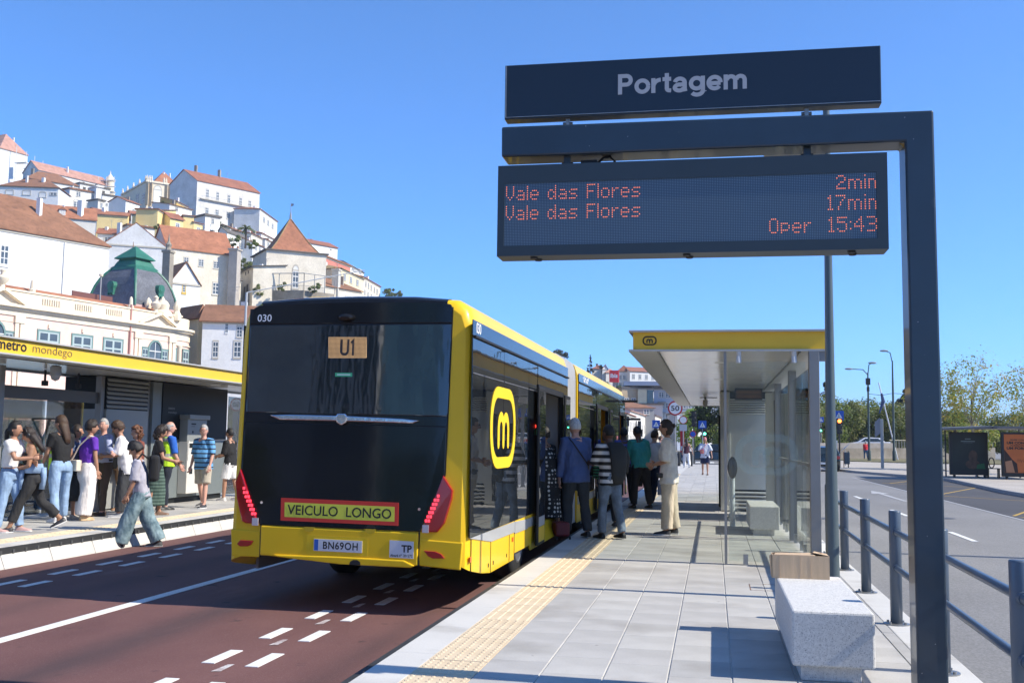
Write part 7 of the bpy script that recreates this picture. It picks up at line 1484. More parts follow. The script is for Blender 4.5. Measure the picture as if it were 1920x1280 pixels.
r_,q=QH('apartment_block','modern pale grey blue apartment block with balconies and an overhanging flat roof',(-18.2,333,0),(-3.5,336,0),(-19,352,0),18.0,0,'flat',1.0,'bluegrey','greyroof',gridwins(2,5,.16,.30,3.0,3.3,1.6,1.6,'b')+gridwins(4,4,.45,.95,3.0,3.3,1.8,1.6,'b'),cat='apartment block')
for k in range(4): MB().box(-16.9,-14.4,331.8,333.6,3.9+k*3.3,4.2+k*3.3).build('balcony',WALL['grey'],r_)
MB().box(-27.5,-2.5,330.6,352,19.0,20.3).build('roof_overhang',M('roof_band_pale',(.42,.47,.55),.6),r_)
QH('apartment_block','white apartment building seen past the speed limit sign under the canopy edge',(-8.6,262,0),(-1.0,268,0),(-12,285,0),8.6,0,'flat',.4,'bluegrey','greyroof',gridwins(3,3,.2,.8,1.6,2.4,1.6,1.2,'b'),cat='apartment block')
QH('apartment_block','white corner building with a pale cornice under the shelter roof end',(-4.2,205,0),(-.2,209,0),(-6,220,0),6.7,0,'hip',1.4,'white','brownroof',gridwins(2,3,.25,.75,.9,2.0,1.0,1.3,'b'),cat='apartment block')
QH('convent','long white convent with a red roof and two rows of windows on the far hill',(-32.4,420,0),(-10.0,434,0),(-38,436,0),29.4,18,'gable',2.2,'white','redroof',gridwins(9,2,.06,.94,24.0,3.3,1.1,1.8,'b'),cat='building')
QH('convent_wing','grey convent wing with a tall red hip roof and a small bell gable',(-37.6,424,0),(-32.4,424,0),(-40,438,0),29.5,18,'hip',2.6,'palegrey','redroof',gridwins(3,2,.2,.8,24.2,3.0,1.0,1.6,'b'),cat='building')
QH('hill_house','low red roofed house beside the cypress on the far hill',(-47.6,421,0),(-42.6,423,0),(-49,432,0),30.4,22,'hip',1.6,'palecream','redroof',(),cat='house',group='red roofed houses on the far hill')
QH('hill_house','white gable house on the far hill crest left of the convent',(-43.4,420,0),(-41.2,421,0),(-45,430,0),30.2,22,'gableC',1.9,'white','salmonroof',(),cat='house',group='red roofed houses on the far hill')
QH('hill_house','salmon roofed house just behind the red hotel sign',(-41.8,418,0),(-38.4,420,0),(-44,428,0),28.6,20,'hip',1.8,'palecream','salmonroof',(),cat='house',group='red roofed houses on the far hill')
# hotel sign
hs=thing('hotel_sign','red cube sign reading ibis standing above the bus roof on a slim pylon','sign',(-23.7,258,ZL)); MB().box(-24.9,-22.6,257.4,258.4,15.9,18.8).build('sign_box',M('sign_red',(.72,.02,.03),.5),hs); MB().box(-24.1,-23.4,257.7,258.1,ZL,15.9).build('pylon',WALL['grey'],hs); text('sign_text','ibis',1.8,1.1,M('sign_white',(.8,.8,.8),.6),hs,(-23.75,257.38,17.5),bold=.04)
# ---- road signs and signals
pm_=M('sign_pole_grey',(.30,.31,.32),.5,metal=.4); sb=M('sign_blue',(.012,.085,.42),.5); sw_m=M('sign_face_white',(.75,.75,.75),.5); sr=M('sign_ring_red',(.45,.012,.015),.5); sk_=M('sign_black',(.015,.015,.015),.5)
def disc(mb,x,y,z,r,n=28,t=.01): 
    mb.add([(x+r*math.cos(2*math.pi*i/n),y,z+r*math.sin(2*math.pi*i/n)) for i in range(n)]+[(x+r*math.cos(2*math.pi*i/n),y+t,z+r*math.sin(2*math.pi*i/n)) for i in range(n)],[tuple(range(n)),tuple(range(2*n-1,n-1,-1))]+[(i,i+n,(i+1)%n+n,(i+1)%n) for i in range(n)]); return mb
def round_sign(label,x,y,z,r,ring,face,txt=None,zb=0):
    t=thing('road_sign',label,'road sign',(x,y,zb)); MB().tube([(x,y+.05,zb),(x,y+.05,z+r*.8)],.035,8).build('post',pm_,t); disc(MB(),x,y,z,r).build('sign_rim',ring,t); disc(MB(),x,y-.004,z,r*.80,t=.003).build('sign_face',face,t)
    if txt: text('sign_text',txt,r*1.12,r*.72,sk_,t,(x,y-.006,z),bold=.015)
    return t
round_sign('round red ringed speed limit sign reading 50 at the end of the canopy',-1.56,45,2.885,.31,sr,sw_m,'50')
round_sign('round empty red ringed prohibition sign above a square panel, past the 50 sign',-1.905,70,2.915,.27,sr,sw_m)
o=[x for x in bpy.data.objects if x.get('label','').startswith('round empty')][0]; MB().box(-2.15,-1.66,69.99,70.0,2.2,2.62).build('square_panel',M('sign_back_grey',(.45,.47,.5),.5),o)
round_sign('small round blue no waiting sign below the empty ringed sign',-1.32,72,2.02,.22,sr,sb)
def zebra_sign(label,x,y,z,w,zb=0,big=False):
    t=thing('crossing_sign',label,'road sign',(x,y,zb)); MB().tube([(x,y+.05,zb),(x,y+.05,z)],.04,8).build('post',pm_,t); MB().box(x-w/2,x+w/2,y,y+.015,z-w/2,z+w/2).build('sign_plate',sb,t,bevel=.005)
    MB().add([(x-w*.36,y-.004,z-w*.32),(x+w*.36,y-.004,z-w*.32),(x,y-.004,z+w*.34)],[(0,1,2)]).build('white_triangle',sw_m,t)
    m_=MB(); m_.box(x-w*.03,x+w*.03,y-.009,y-.006,z-w*.08,z+w*.10); disc(m_,x,y-.009,z+w*.14,w*.035,8,.002); m_.add([(x-w*.03,y-.008,z-w*.06),(x+w*.02,y-.008,z-w*.06),(x-w*.08,y-.008,z-w*.24),(x-w*.12,y-.008,z-w*.24)],[(0,1,2,3)]); m_.add([(x-w*.01,y-.008,z-w*.06),(x+w*.03,y-.008,z-w*.06),(x+w*.12,y-.008,z-w*.24),(x+w*.08,y-.008,z-w*.24)],[(0,1,2,3)]); put(m_.build('pedestrian_symbol',sk_,t),kind='stuff'); return t
zebra_sign('blue pedestrian crossing sign between the bus queue and the woman in beige',-4.4,84,2.86,.62,big=True)
zebra_sign('blue pedestrian crossing sign above the green signal under the shelter roof',-.80,84,2.85,.62)
zebra_sign('blue pedestrian crossing sign above a signal, left of the lamp post',11.68,120,4.15,.60)
zebra_sign('largest blue pedestrian crossing sign, above the red traffic light right of the lamp post',7.92,70,3.30,.60)
red_l=M('lamp_red_lit',(.8,.1,.02),.3,emit=(1,.13,.02),es=6); grn_l=M('lamp_green_lit',(.1,.8,.5),.3,emit=(.1,1,.55),es=3.5); off_l=M('lamp_off',(.03,.03,.03),.3); blkh=M('signal_black',(.015,.016,.016),.5)
def signal(label,x,y,z,lit,n=3,zb=0,s=1.0,side=0,pole=True):
    t=thing('traffic_light',label,'traffic light',(x,y,zb),group=None)
    if pole: MB().tube([(x-side,y+.12,zb),(x-side,y+.12,z+n*.15*s)],.05,8).build('pole',blkh,t)
    MB().box(x-.15*s,x+.15*s,y-.08,y+.08,z-n*.15*s,z+n*.15*s).build('signal_housing',blkh,t,bevel=.02)
    for i in range(n):
        zz=z+(n/2-.5-i)*.29*s; lm={'r':red_l,'g':grn_l}.get(lit) if (lit=='r' and i==0) or (lit=='g' and i==n-1) else off_l
        disc(MB(),x,y-.095,zz,.105*s,14,.02).build('signal_lens',lm,t); v_=MB(); v_.tube([(x+.12*s*math.cos(R(a)),y-.14,zz+.12*s*math.sin(R(a))) for a in range(10,171,20)],.012,4); v_.build('visor',blkh,t)
    return t
signal('black traffic light on a tall pole at the end of the platform, lamps off',-1.28,74,3.08,None,3,s=1.15)
signal('traffic light showing green under the crossing sign, beyond the man in the pink cap',-.62,83,2.28,'g',2)
signal('traffic light showing red under the large blue crossing sign',7.92,69.8,2.62,'r',3,s=1.1)
signal('traffic light showing green under the crossing sign left of the lamp post',11.62,119.8,3.1,'g',2)
signal('black signal head low beside the white row house front',-7.6,96,3.3,None,3); signal('black signal head hanging right of the queue of passengers',-6.6,97,2.9,None,3,side=.3)
signal('small dark signal head lower still near the red banner',-6.0,90,2.2,None,2); signal('dark signal head under the crossing sign behind the queue',-4.4,83.8,2.25,None,2,pole=False)
t=thing('red_banner','small red and white advertising panel by the far crossing','advertising panel',(-2.8,100,0)); MB().box(-3.0,-2.6,100,100.1,.5,2.6).build('panel',M('sign_red',(0,0,0)),t); MB().box(-2.95,-2.65,99.98,99.99,.7,1.1).build('panel_text_band',sw_m,t); MB().box(-2.85,-2.75,100.1,100.2,0,.5).build('panel_leg',pm_,t)
for i,(x,y) in enumerate(((-2.05,66),(-1.32,66.3))): 
    t=thing('bollard','dark bollard at the far end of the platform '+('on the left of the walking woman' if i==0 else 'on the right of the walking woman'),'bollard',(x,y,0),group='bollards at the platform end'); MB().lathe([(.09,0),(.09,.75),(.06,.85),(.0,.88)],(x,y,0),12).build('bollard_body',blkh,t,smooth=True)
for x,z,y,l in ((12.5,8.6,100,0),): pass
def tall_lamp(label,x,y,h,heads,zb=0,mat=None):
    t=thing('street_lamp',label,'street lamp',(x,y,zb),group='street lamps'); mt_=mat or M('lamp_dark_green',(.045,.07,.065),.5)
    MB().lathe([(.16,0),(.16,.9),(.11,1.0),(.09,h*.7),(.06,h)],(x,y,zb),10).build('pole',mt_,t,smooth=True)
    for dx,dz,L in heads:
        MB().tube([(x,y,zb+h-.2),(x+dx*.3,y,zb+h+dz*.8),(x+dx,y,zb+h+dz)],.045,6).build('arm',mt_,t,smooth=True); b_=MB(); b_.ell((x+dx*1.18,y,zb+h+dz),.38,.16,.10,10,6); b_.build('lamp_head',M('lamp_head_grey',(.25,.26,.27),.5),t,smooth=True)
    return t
tall_lamp('dark street lamp with a signal box and one long side arm, left of the pair',13.9,100,8.0,[(.35,.9,1),(-1.4,.35,1)])
o=[x for x in bpy.data.objects if x.get('label','').startswith('dark street lamp with')][0]; MB().box(13.72,14.08,99.8,100.2,6.9,7.5).build('equipment_box',blkh,o); MB().box(13.76,13.98,99.7,99.9,6.3,6.7).build('camera_box',blkh,o)
tall_lamp('taller slim street lamp with one arm to the left, right of the pair',16.05,100,9.1,[(-.6,.9,1)])
tall_lamp('street lamp on the near side of the right street outside the frame',10.6,16,8.0,[(-1.2,.5,1)],mat=lgrey)
t=thing('curved_arm_lamp','thin curved lamp arm showing between the shelter and the lamp post','street lamp',(6.4,62,0)); MB().tube([(5.75,62,ZR),(5.75,62,3.6),(5.85,62,4.05),(6.1,62,4.35),(6.5,62,4.5)],.05,6).build('pole_and_arm',pm_,t,smooth=True)
t=thing('overhead_wire','thin overhead wire slung between the two tall street lamps','wire',(15,100,7)); MB().tube([(13.9,100,6.1),(15,100,5.95),(16.05,100,6.15),(18.5,100,5.95),(24,100,6.4)],.02,4).build('wire_strand',blkh,t)
# ---- cars
tyr=tyre
def car(label,x,y,rz,col,L=4.3,Wd=1.78,H=1.47,kind='hatch',z=ZR,group='cars'):
    t=thing('parked_car',label,'car',(x,y,z),R(rz),group); pm=M('car_paint_%.2f_%.2f_%.2f'%col,col,.25,coat=.8,metal=.2); gm=M('car_glass',(.02,.03,.035),.05,spec=.7)
    h=L/2; lo=[(-h+.05,.28),(-h,.55),(-h+.03,.85),(-h+.12,.98),(-h+.45,.98),(h-1.25,.92),(h-.35,.78),(h-.05,.62),(h,.40),(h-.06,.26)]
    def sect(pts,w,inset=.0): return pts
    mb=MB(); prof=lo; rings=[]
    for sx,k in ((-1,.93),(-.93,.985),(-.8,1),(.8,1),(.93,.985),(1,.93)): rings.append([Vector((sx*Wd/2,y_*k,.24+(z_-.24)*(1 if abs(sx)<.95 else .93))) for y_,z_ in prof])
    mb.loft(rings); mb.build('body',pm,t,smooth=True,local=True)
    if kind=='estate': gh=[(-h+.12,.96),(-h+.38,H-.03),(-h+.9,H),(.35,H),(h-1.55,.94)]
    elif kind=='sedan': gh=[(-h+.7,.96),(-h+1.25,H-.06),(-.3,H),(.35,H-.03),(h-1.3,.93)]
    else: gh=[(-h+.12,.96),(-h+.5,H-.08),(-h+.95,H),(.25,H),(h-1.4,.93)]
    mb=MB(); mb.loft([[Vector((sx*Wd/2*(.985 if z_<1 else .80),y_,z_)) for y_,z_ in gh] for sx in (-1,1)]); mb.build('cabin',pm,t,local=True,bevel=.05)
    wn_=MB(); 
    for sx in (-1,1):
        q_=[(gh[0][0]+.28,1.0),(gh[1][0]+.22,H-.12),(gh[3][0]-.05,H-.12),(gh[4][0]-.42,1.0)]
        wn_=MB(); wn_.slab([Vector((sx*(Wd/2*(.985 if z_<1.05 else .83)+.006),y_,z_)) for y_,z_ in q_],(-sx*.01,0,0)); wn_.build('side_window',gm,t,local=True)
    a,b=gh[0],gh[1]; mb=MB(); mb.slab([Vector((-Wd*.42,a[0]+.01+(b[0]-a[0])*.1-.02,a[1]+(b[1]-a[1])*.12)),Vector((Wd*.42,a[0]+(b[0]-a[0])*.1-.01,a[1]+(b[1]-a[1])*.12)),Vector((Wd*.36,b[0]-(b[0]-a[0])*.08-.03,b[1]-.06)),Vector((-Wd*.36,b[0]-(b[0]-a[0])*.08-.03,b[1]-.06))],(0,.02,0)); mb.build('rear_window',gm,t,local=True)
    a,b=gh[4],gh[3]; mb=MB(); mb.slab([Vector((-Wd*.42,a[0]-.06,a[1]+.04)),Vector((Wd*.42,a[0]-.06,a[1]+.04)),Vector((Wd*.36,b[0]+.12,b[1]-.06)),Vector((-Wd*.36,b[0]+.12,b[1]-.06))],(0,.03,.02)); mb.build('windscreen',gm,t,local=True)
    for sy in (-h+.78,h-.85):
        for sx in (-1,1):
            w=MB(); w.loft([[Vector((sx*(Wd/2-.17+dx),sy+r*math.cos(q),.31+r*math.sin(q))) for q in [2*math.pi*i/18 for i in range(18)]] for dx,r in ((0,.31),(.16,.31),(.18,.28))]); o=w.build('wheel',tyr,t,local=True,smooth=True)
            w=MB(); w.loft([[Vector((sx*(Wd/2+.012+dx),sy+r*math.cos(q),.31+r*math.sin(q))) for q in [2*math.pi*i/12 for i in range(12)]] for dx,r in ((0,.20),(.006,.18))]); w.build('rim',rimm,o,local=True)
    for sx in (-1,1):
        MB().box(sx*Wd*.40-.12,sx*Wd*.40+.12,-h-.01,-h+.06,.72,.90).build('tail_light',lampm,t,local=True,bevel=.01); MB().box(sx*Wd*.38-.15,sx*Wd*.38+.15,h-.16,h-.03,.58,.70).build('headlight',lampc,t,local=True,bevel=.01)
    MB().box(-.26,.26,-h-.02,-h+.02,.42,.53).build('number_plate',sw_m,t,local=True)
    return t
car('silver saloon car parked sideways behind the queue at the far crossing',-5.3,84,78,(.40,.42,.46),kind='sedan',z=ZR)
car('dark grey estate car crossing behind the man in the pink cap',-.5,81,80,(.03,.045,.05),L=4.7,kind='estate',z=ZR)
car('dark green hatchback seen from behind between the shelter and lamp post',6.35,66,2,(.012,.022,.025),z=ZR)
car('white car with dark roof driving up the walled ramp',17.2,126,100,(.72,.72,.72),L=5.2,kind='sedan',z=.85)
car('white car behind the red traffic light',11.0,118,95,(.70,.70,.70),z=ZR); car('pale car with a roof box above the dark green hatchback',9.0,122,90,(.62,.64,.66),kind='estate',z=ZR)
# grass verge island by the silver car
put(MB().prism([(-8,78.4),(-3.0,78.4),(-2.6,80),(-8,80.6)],2,-.5,.02).build('traffic_island',M('island_green',(.07,.11,.03),.95,var=.3,vs=3)),kind='structure')
put(MB().box(-1.9,2.4,75.2,76.0,-.5,.02).build('island_kerb',pav),kind='structure')
# ================================================================ FAR RIGHT: pavement furniture, shelters, wall
def ad_shelter(label,x0,x1,y,adfn,back=(1.9,2.9)):
    t=thing('bus_shelter',label,'bus shelter',((x0+x1)/2,y,0),group='advertising bus shelters across the street')
    fm=M('shelter_black',(.014,.015,.015),.45); MB().box(x0,x1,y,y+.22,.12,2.12).build('advert_case',fm,t,bevel=.02)
    for x in (x0+.15,x1-.2): MB().box(x,x+.1,y+.05,y+.15,0,.12).build('case_foot',fm,t)
    adfn(t,x0,x1,y)
    return t
or_=M('poster_orange',(.50,.125,.022),.5,var=.10,vs=1.2); dk_=M('poster_dark',(.012,.020,.016),.5,var=.3,vs=1.5)
def ad1(t,x0,x1,y):
    MB().box(x0+.12,x1-.12,y-.012,y,.36,1.98).build('poster',dk_,t); m_=MB(); m_.ell((x0+1.02,y-.012,.98),.20,.004,.30,14,8); m_.ell((x0+1.0,y-.013,.62),.32,.003,.22,14,6); m_.build('poster_face_shape',M('poster_skin',(.10,.055,.035),.6,var=.5,vs=5),t)
    m_=MB(); m_.add([(x0+1.15,y-.02,.42),(x0+1.55,y-.02,.42),(x0+1.5,y-.02,.68),(x0+1.2,y-.02,.62)],[(0,1,2,3)]); m_.build('poster_green_shape',M('poster_green',(.03,.14,.05),.6),t)
    pl_=M('poster_pale',(.22,.27,.25),.6); MB().box(x0+.68,x0+.93,y-.016,y-.013,1.78,1.82).build('poster_title_line',pl_,t); MB().box(x0+.50,x0+1.12,y-.016,y-.013,1.67,1.71).build('poster_title_line',pl_,t); MB().box(x0+.60,x0+1.02,y-.016,y-.013,1.62,1.63).build('poster_title_line',pl_,t)
def ad2(t,x0,x1,y):
    MB().box(x0+.10,x1-.10,y-.012,y,.30,2.02).build('poster',or_,t)
    br=M('poster_brown_ink',(.035,.016,.010),.6)
    text('poster_text','QUEM CONTA',.72,.075,br,t,((x0+x1)/2+.08,y-.016,1.77),bold=.03); text('poster_text','UM CONTO',1.02,.12,br,t,((x0+x1)/2+.08,y-.016,1.64),bold=.06); text('poster_text','ACRESCENTA',.74,.075,br,t,((x0+x1)/2+.08,y-.016,1.52),bold=.03); text('poster_text','UM PORCO.',1.04,.12,br,t,((x0+x1)/2+.08,y-.016,1.40),bold=.06)
    m_=MB(); m_.add([(x0+.10,y-.014,1.35),(x0+.28,y-.014,1.1),(x0+.42,y-.014,.9),(x0+.62,y-.014,.72),(x0+.66,y-.014,.31),(x0+.10,y-.014,.31)],[(5,4,3,2,1,0)]); m_.build('poster_shadow_shape',br,t); m_=MB(); m_.add([(x0+.12,y-.017,.80),(x0+.40,y-.017,.86),(x0+.52,y-.017,.31),(x0+.16,y-.017,.31)],[(3,2,1,0)]); m_.build('poster_label_shape',M('poster_cream',(.42,.20,.10),.6),t)
    m_=MB()
    for k in range(7): m_.tube([(x0+.62+k*.09,y-.018,.80+.05*math.sin(k*2)),(x0+.66+k*.09,y-.018,.94-.04*k*.5),(x0+.72+k*.09,y-.018,.78)],.006,4)
    put(m_.build('poster_script',br,t),kind='stuff')
a1=ad_shelter('far bus shelter with a dark film poster, left of the pair across the street',10.93,12.62,52.6,ad1)
a2=ad_shelter('far bus shelter with an orange UM CONTO poster, right of the pair across the street',12.82,14.10,51.0,ad2)
rg=M('shelter_roof_grey',(.12,.125,.13),.5)
MB().slab([(9.9,51.5,2.16),(12.8,51.5,2.30),(12.8,55.5,2.36),(9.9,55.5,2.22)],(0,0,.10)).build('shelter_roof',rg,a1); MB().slab([(12.6,50.6,2.28),(16.8,50.6,2.28),(16.8,55,2.28),(12.6,55,2.28)],(0,0,.10)).build('shelter_roof',rg,a2)
for x0,x1,par in ((9.95,10.9,a1),(14.2,16.6,a2)):
    for k in range(3): MB().box(x0,x1,53.6,53.66,.3+k*.65,.34+k*.65).build('back_rail',rg,par)
    MB().box(x0,x1,53.62,53.64,.3,2.1).build('back_pane',gl,par)
for x in (10.0,10.9): MB().box(x,x+.06,53.5,53.56,0,2.2).build('roof_post',rg,a1)
for x in (14.2,16.5): MB().box(x,x+.06,53.5,53.56,0,2.3).build('roof_post',rg,a2)
MB().box(12.66,13.0,54.0,54.1,.1,2.2).build('side_pane',gl,a1)
t=thing('shelter_bench','black bench with a ring backrest between the two far bus shelters','bench',(12.75,52.7,0)); m_=MB(); m_.box(12.55,13.15,52.6,53.0,.42,.46); m_.build('seat',M('shelter_black'),t)
for x in (12.6,13.08): MB().box(x,x+.04,52.62,52.98,0,.42).build('leg',M('shelter_black'),t)
MB().tube([(12.85+.12*math.cos(R(q)),52.98,.70+.24*math.sin(R(q))) for q in range(0,360,20)],.025,6,False,True).build('ring_backrest',M('shelter_black'),t)
# litter bin, bins, bikes sign near the red signal
t=thing('litter_bin','grey blue litter bin on two posts beside the red traffic light','litter bin',(8.38,70,0)); MB().box(8.22,8.54,69.9,70.15,.22,.98).build('bin_body',M('bin_slate',(.06,.085,.10),.5),t,bevel=.03); MB().box(8.16,8.20,69.95,70.05,0,1.0).build('bin_post',M('bin_rust',(.22,.07,.04),.6),t); MB().box(8.44,8.50,70.15,70.2,0,1.05).build('bin_post',blkh,t)
t=thing('tilted_signs','two tilted blank grey signs on thin stands behind the litter bin','sign',(8.4,76,0)); MB().slab([(8.0,76,1.0),(8.45,76,1.12),(8.5,76.1,1.75),(8.1,76.1,1.7)],(0,.02,0)).build('sign_plate',M('sign_back_grey'),t); MB().slab([(8.75,77,.95),(9.2,77,1.3),(9.5,77.1,1.6),(9.05,77.1,1.25)],(0,.02,0)).build('sign_plate',M('sign_back_grey'),t); MB().tube([(8.3,76.05,0),(8.3,76.05,1.2)],.03,6).build('sign_stand',pm_,t); MB().tube([(9.1,77.05,0),(9.1,77.05,1.2)],.03,6).build('sign_stand',pm_,t)
t=thing('info_totem','slim pale information totem on the far pavement behind the man in red','sign',(10.56,70,0)); MB().box(10.44,10.62,70,70.12,.0,3.1).build('totem_post',M('totem_grey',(.30,.33,.35),.5),t,bevel=.02); MB().slab([(10.42,69.98,2.2),(10.10,69.98,1.9),(10.10,69.98,2.9),(10.42,69.98,3.2)],(0,.03,0)).build('flag_panel',M('totem_panel',(.18,.20,.24),.5),t)
t=thing('flagpole','white leaning flagpole with a furled blue flag','flagpole',(17.2,110,0)); MB().tube([(18.0,110,0),(16.3,110,7.7)],.06,6).build('mast',sw_m,t); MB().tube([(16.55,109.9,6.6),(16.7,109.9,5.8),(16.3,109.9,4.6)],[.1,.2,.05],6).build('furled_flag',M('flag_blue',(.05,.08,.18),.8),t)
# ramp with stone wall and railing
wl_=thing('ramp_wall','low stone retaining wall with a railing along the ramp behind the man in red','wall',(17,116,0)); sm1=WALL['stone']; sm2=dirty('wall_pale',(.30,.27,.24),(.44,.40,.36))
W0,W1=Vector((10.8,112,0)),Vector((30,122,0))
d_=(W1-W0).normalized(); L_=(W1-W0).length; mb=MB(); nn=Vector((-d_.y,d_.x,0))
mb.slab([W0+Vector((0,0,-.2)),W1+Vector((0,0,-.2)),W1+Vector((0,0,1.35)),W0+Vector((0,0,1.05))],nn*.5); mb.build('wall_base',sm1,wl_)
mb=MB(); mb.slab([W0+Vector((0,0,1.05)),W0+d_*9+Vector((0,0,1.15)),W0+d_*9+Vector((0,0,1.7)),W0+Vector((0,0,1.6))],nn*.4); mb.build('parapet',sm2,wl_)
for k in range(40): q=W0+d_*(8.5+k*.33); MB().box(q.x-.06,q.x+.06,q.y+.1,q.y+.2,1.2,2.0).build('railing_post',M('railing_concrete',(.40,.36,.26),.9),wl_)
MB().tube([W0+d_*8.3+Vector((0,.15,1.98)),W1+Vector((0,.15,1.98))],.06,5).build('railing_top',M('railing_concrete'),wl_)
gv=MB(); gv.prism([(11.6,96),(17.5,92),(30,92),(30,121.5),(12,111.8)],2,-.4,.06); put(gv.build('grass_verge',M('dry_grass',(.13,.12,.045),.95,col2=(.20,.17,.08),vs=.6,var=.2,var2=.3,vs2=8)),kind='structure')
rp_=MB(); rp_.prism([(11,113),(30,122.8),(30,132),(9,130)],2,-.4,.85); put(rp_.build('ramp_road',asph),kind='structure')
# distant town and mountains
random.seed(3); FARG='white apartment blocks of the distant town'
for i in range(26):
    x=560+i*14+random.uniform(-5,5); y=2000+random.uniform(-150,200); x=x*.62+20; h=random.uniform(14,30); w=random.uniform(14,30); z0=38
    o=MB().box(x,x+w,y,y+18,-5,z0+h-22).build('distant_block',WALL[random.choice(('white','offwhite','palecream','white'))],loc=(x,y,0)); put(o,'small white apartment block of the distant town above the far shelters','apartment block',FARG)
hm_=M('far_hill_green',(.045,.065,.035),.95,col2=(.09,.09,.06),vs=.004,var=.3)
def ridge(name,pts,depth,base,mat_):
    mb=MB(); vs=[];fs=[]; n_=len(pts)
    for j,(dy,k) in enumerate(((-depth,0),(-depth*.5,.62),(0,1),(depth,.5))):
        for x,y,z in pts: vs.append((x,y+dy,base+(z-base)*k*(1+.05*noise.noise(Vector((x*.004,j*3.1,0))))))
    for j in range(3):
        for i in range(n_-1): fs.append((j*n_+i,j*n_+i+1,(j+1)*n_+i+1,(j+1)*n_+i))
    mb.add(vs,fs); return put(mb.build(name,mat_,smooth='all'),kind='structure')
P=[(x,3000+300*math.sin(x*.003),72+42*math.sin(x*.0042+1.1)+9*math.sin(x*.017)+5*math.sin(x*.041)) for x in range(-1200,3200,40)]
ridge('far_mountains',[(x,y,max(20,z)) for x,y,z in P],700,-10,hm_)
P=[(x,2200,22+9*math.sin(x*.011)+4*math.sin(x*.05)) for x in range(-600,2200,30)]; ridge('far_ridge',P,300,-10,hm_)
# ================================================================ TREES
def leafm(n,c,tr=.25):
    k='leaf_'+n
    if k in MATS: return MATS[k]
    mt=M(k,c,.7,var=.25,vs=1.5); nt=mt.node_tree; p=nt.nodes['Principled BSDF']; o=[n for n in nt.nodes if n.type=='OUTPUT_MATERIAL'][0]; t_=nt.nodes.new('ShaderNodeBsdfTranslucent'); t_.inputs[0].default_value=(c[0]*1.3,c[1]*1.5,c[2]*.8,1); mx=nt.nodes.new('ShaderNodeMixShader'); mx.inputs[0].default_value=.38; nt.links.new(p.outputs[0],mx.inputs[1]); nt.links.new(t_.outputs[0],mx.inputs[2]); nt.links.new(mx.outputs[0],o.inputs[0]); return mt
GR={'mid':[(.13,.16,.045),(.09,.12,.033),(.18,.20,.06)],'dark':[(.03,.045,.02),(.02,.032,.016),(.045,.06,.025)],'bright':[(.24,.34,.05),(.18,.28,.04),(.30,.38,.07)],'olive':[(.17,.18,.06),(.12,.14,.045),(.22,.21,.075)],'autumn':[(.30,.30,.09),(.22,.25,.08),(.38,.28,.09)],'cypress':[(.018,.030,.014),(.013,.022,.011),(.025,.038,.018)]}
bark=M('bark',(.09,.07,.05),.95,var=.3,vs=4,bump=.6,bs=20); barkp=M('pale_bark',(.22,.19,.15),.9,var=.3,vs=3)
def tree(name,label,x,y,z,h,rx,clumps,nleaf,ls,pal,trunk=.2,th=.35,cone=False,group='trees',rnd=1,bk=None,sparse=False,ry=None):
    random.seed(rnd); t=thing(name,label,'tree',(x,y,z),group=group); ry=ry or rx
    tb=MB(); top_=h*(.75 if not cone else .95); bx=random.uniform(-.1,.1)*h*.2
    tb.tube([(0,0,-.5),(bx*.3,0,h*.2),(bx,0,h*.45),(bx*.7,0,top_)],[trunk,trunk*.8,trunk*.55,trunk*.12],8)
    cl=[]
    for i in range(clumps):
        if cone: f=random.random()**.8; a=random.uniform(0,6.28); rr=rx*(1-f)*random.uniform(.3,1); cl.append((Vector((math.cos(a)*rr,math.sin(a)*rr,h*(th+(1-th)*f))),rx*.30*(1.15-f)))
        else:
            a=random.uniform(0,6.28); u=random.uniform(-1,1); s_=math.sqrt(1-u*u); r_=random.uniform(.45,1)**.5
            c=Vector((math.cos(a)*s_*rx*r_*.78,math.sin(a)*s_*ry*r_*.78,h*(th+(1-th)/2)+u*h*(1-th)/2*.82*r_)); cl.append((c,min(rx,h*(1-th)/2)*random.uniform(.26,.42)))
    for c,r_ in cl[:(14 if not cone else 0)]:
        s_=Vector((bx*.8,0,max(h*.25,c.z*.62))); tb.tube([s_,s_.lerp(c,.5)+Vector((0,0,.04*h)),c],[trunk*.35,trunk*.22,trunk*.06],5)
    tb.build('trunk',bk or bark,t,smooth=True,local=True)
    mb=MB(); V_=[];F_=[];MI=[]
    per=nleaf//len(cl)
    for ci,(c,r_) in enumerate(cl):
        mi0=random.choice((0,0,1,2))
        for k in range(per):
            d=Vector((random.gauss(0,1),random.gauss(0,1),random.gauss(0,1))).normalized(); rr=r_*(random.uniform(.55,1.05) if not sparse else random.uniform(.1,1.25))
            p=c+Vector((d.x*rr,d.y*rr,d.z*rr*.8)); nn=(d+Vector((random.uniform(-.8,.8),random.uniform(-.8,.8),random.uniform(-.4,.9)))).normalized(); u_=nn.orthogonal().normalized(); u_=Matrix.Rotation(random.uniform(0,6.28),3,nn)@u_; w_=nn.cross(u_); s=ls*random.uniform(.6,1.3)
            b_=len(V_); V_+= [p+u_*s,p+w_*s*.55,p-u_*s,p-w_*s*.55]; F_.append((b_,b_+1,b_+2,b_+3)); MI.append(mi0 if random.random()<.6 else random.choice((0,1,2)))
    me=bpy.data.meshes.new('crown'); me.from_pydata([tuple(v) for v in V_],[],F_)
    for i,c in enumerate(GR[pal]): me.materials.append(leafm('%s%d'%(pal,i),c))
    me.polygons.foreach_set('material_index',MI); me.update(); o=bpy.data.objects.new('crown',me); COL.objects.link(o); o.parent=t
    return t
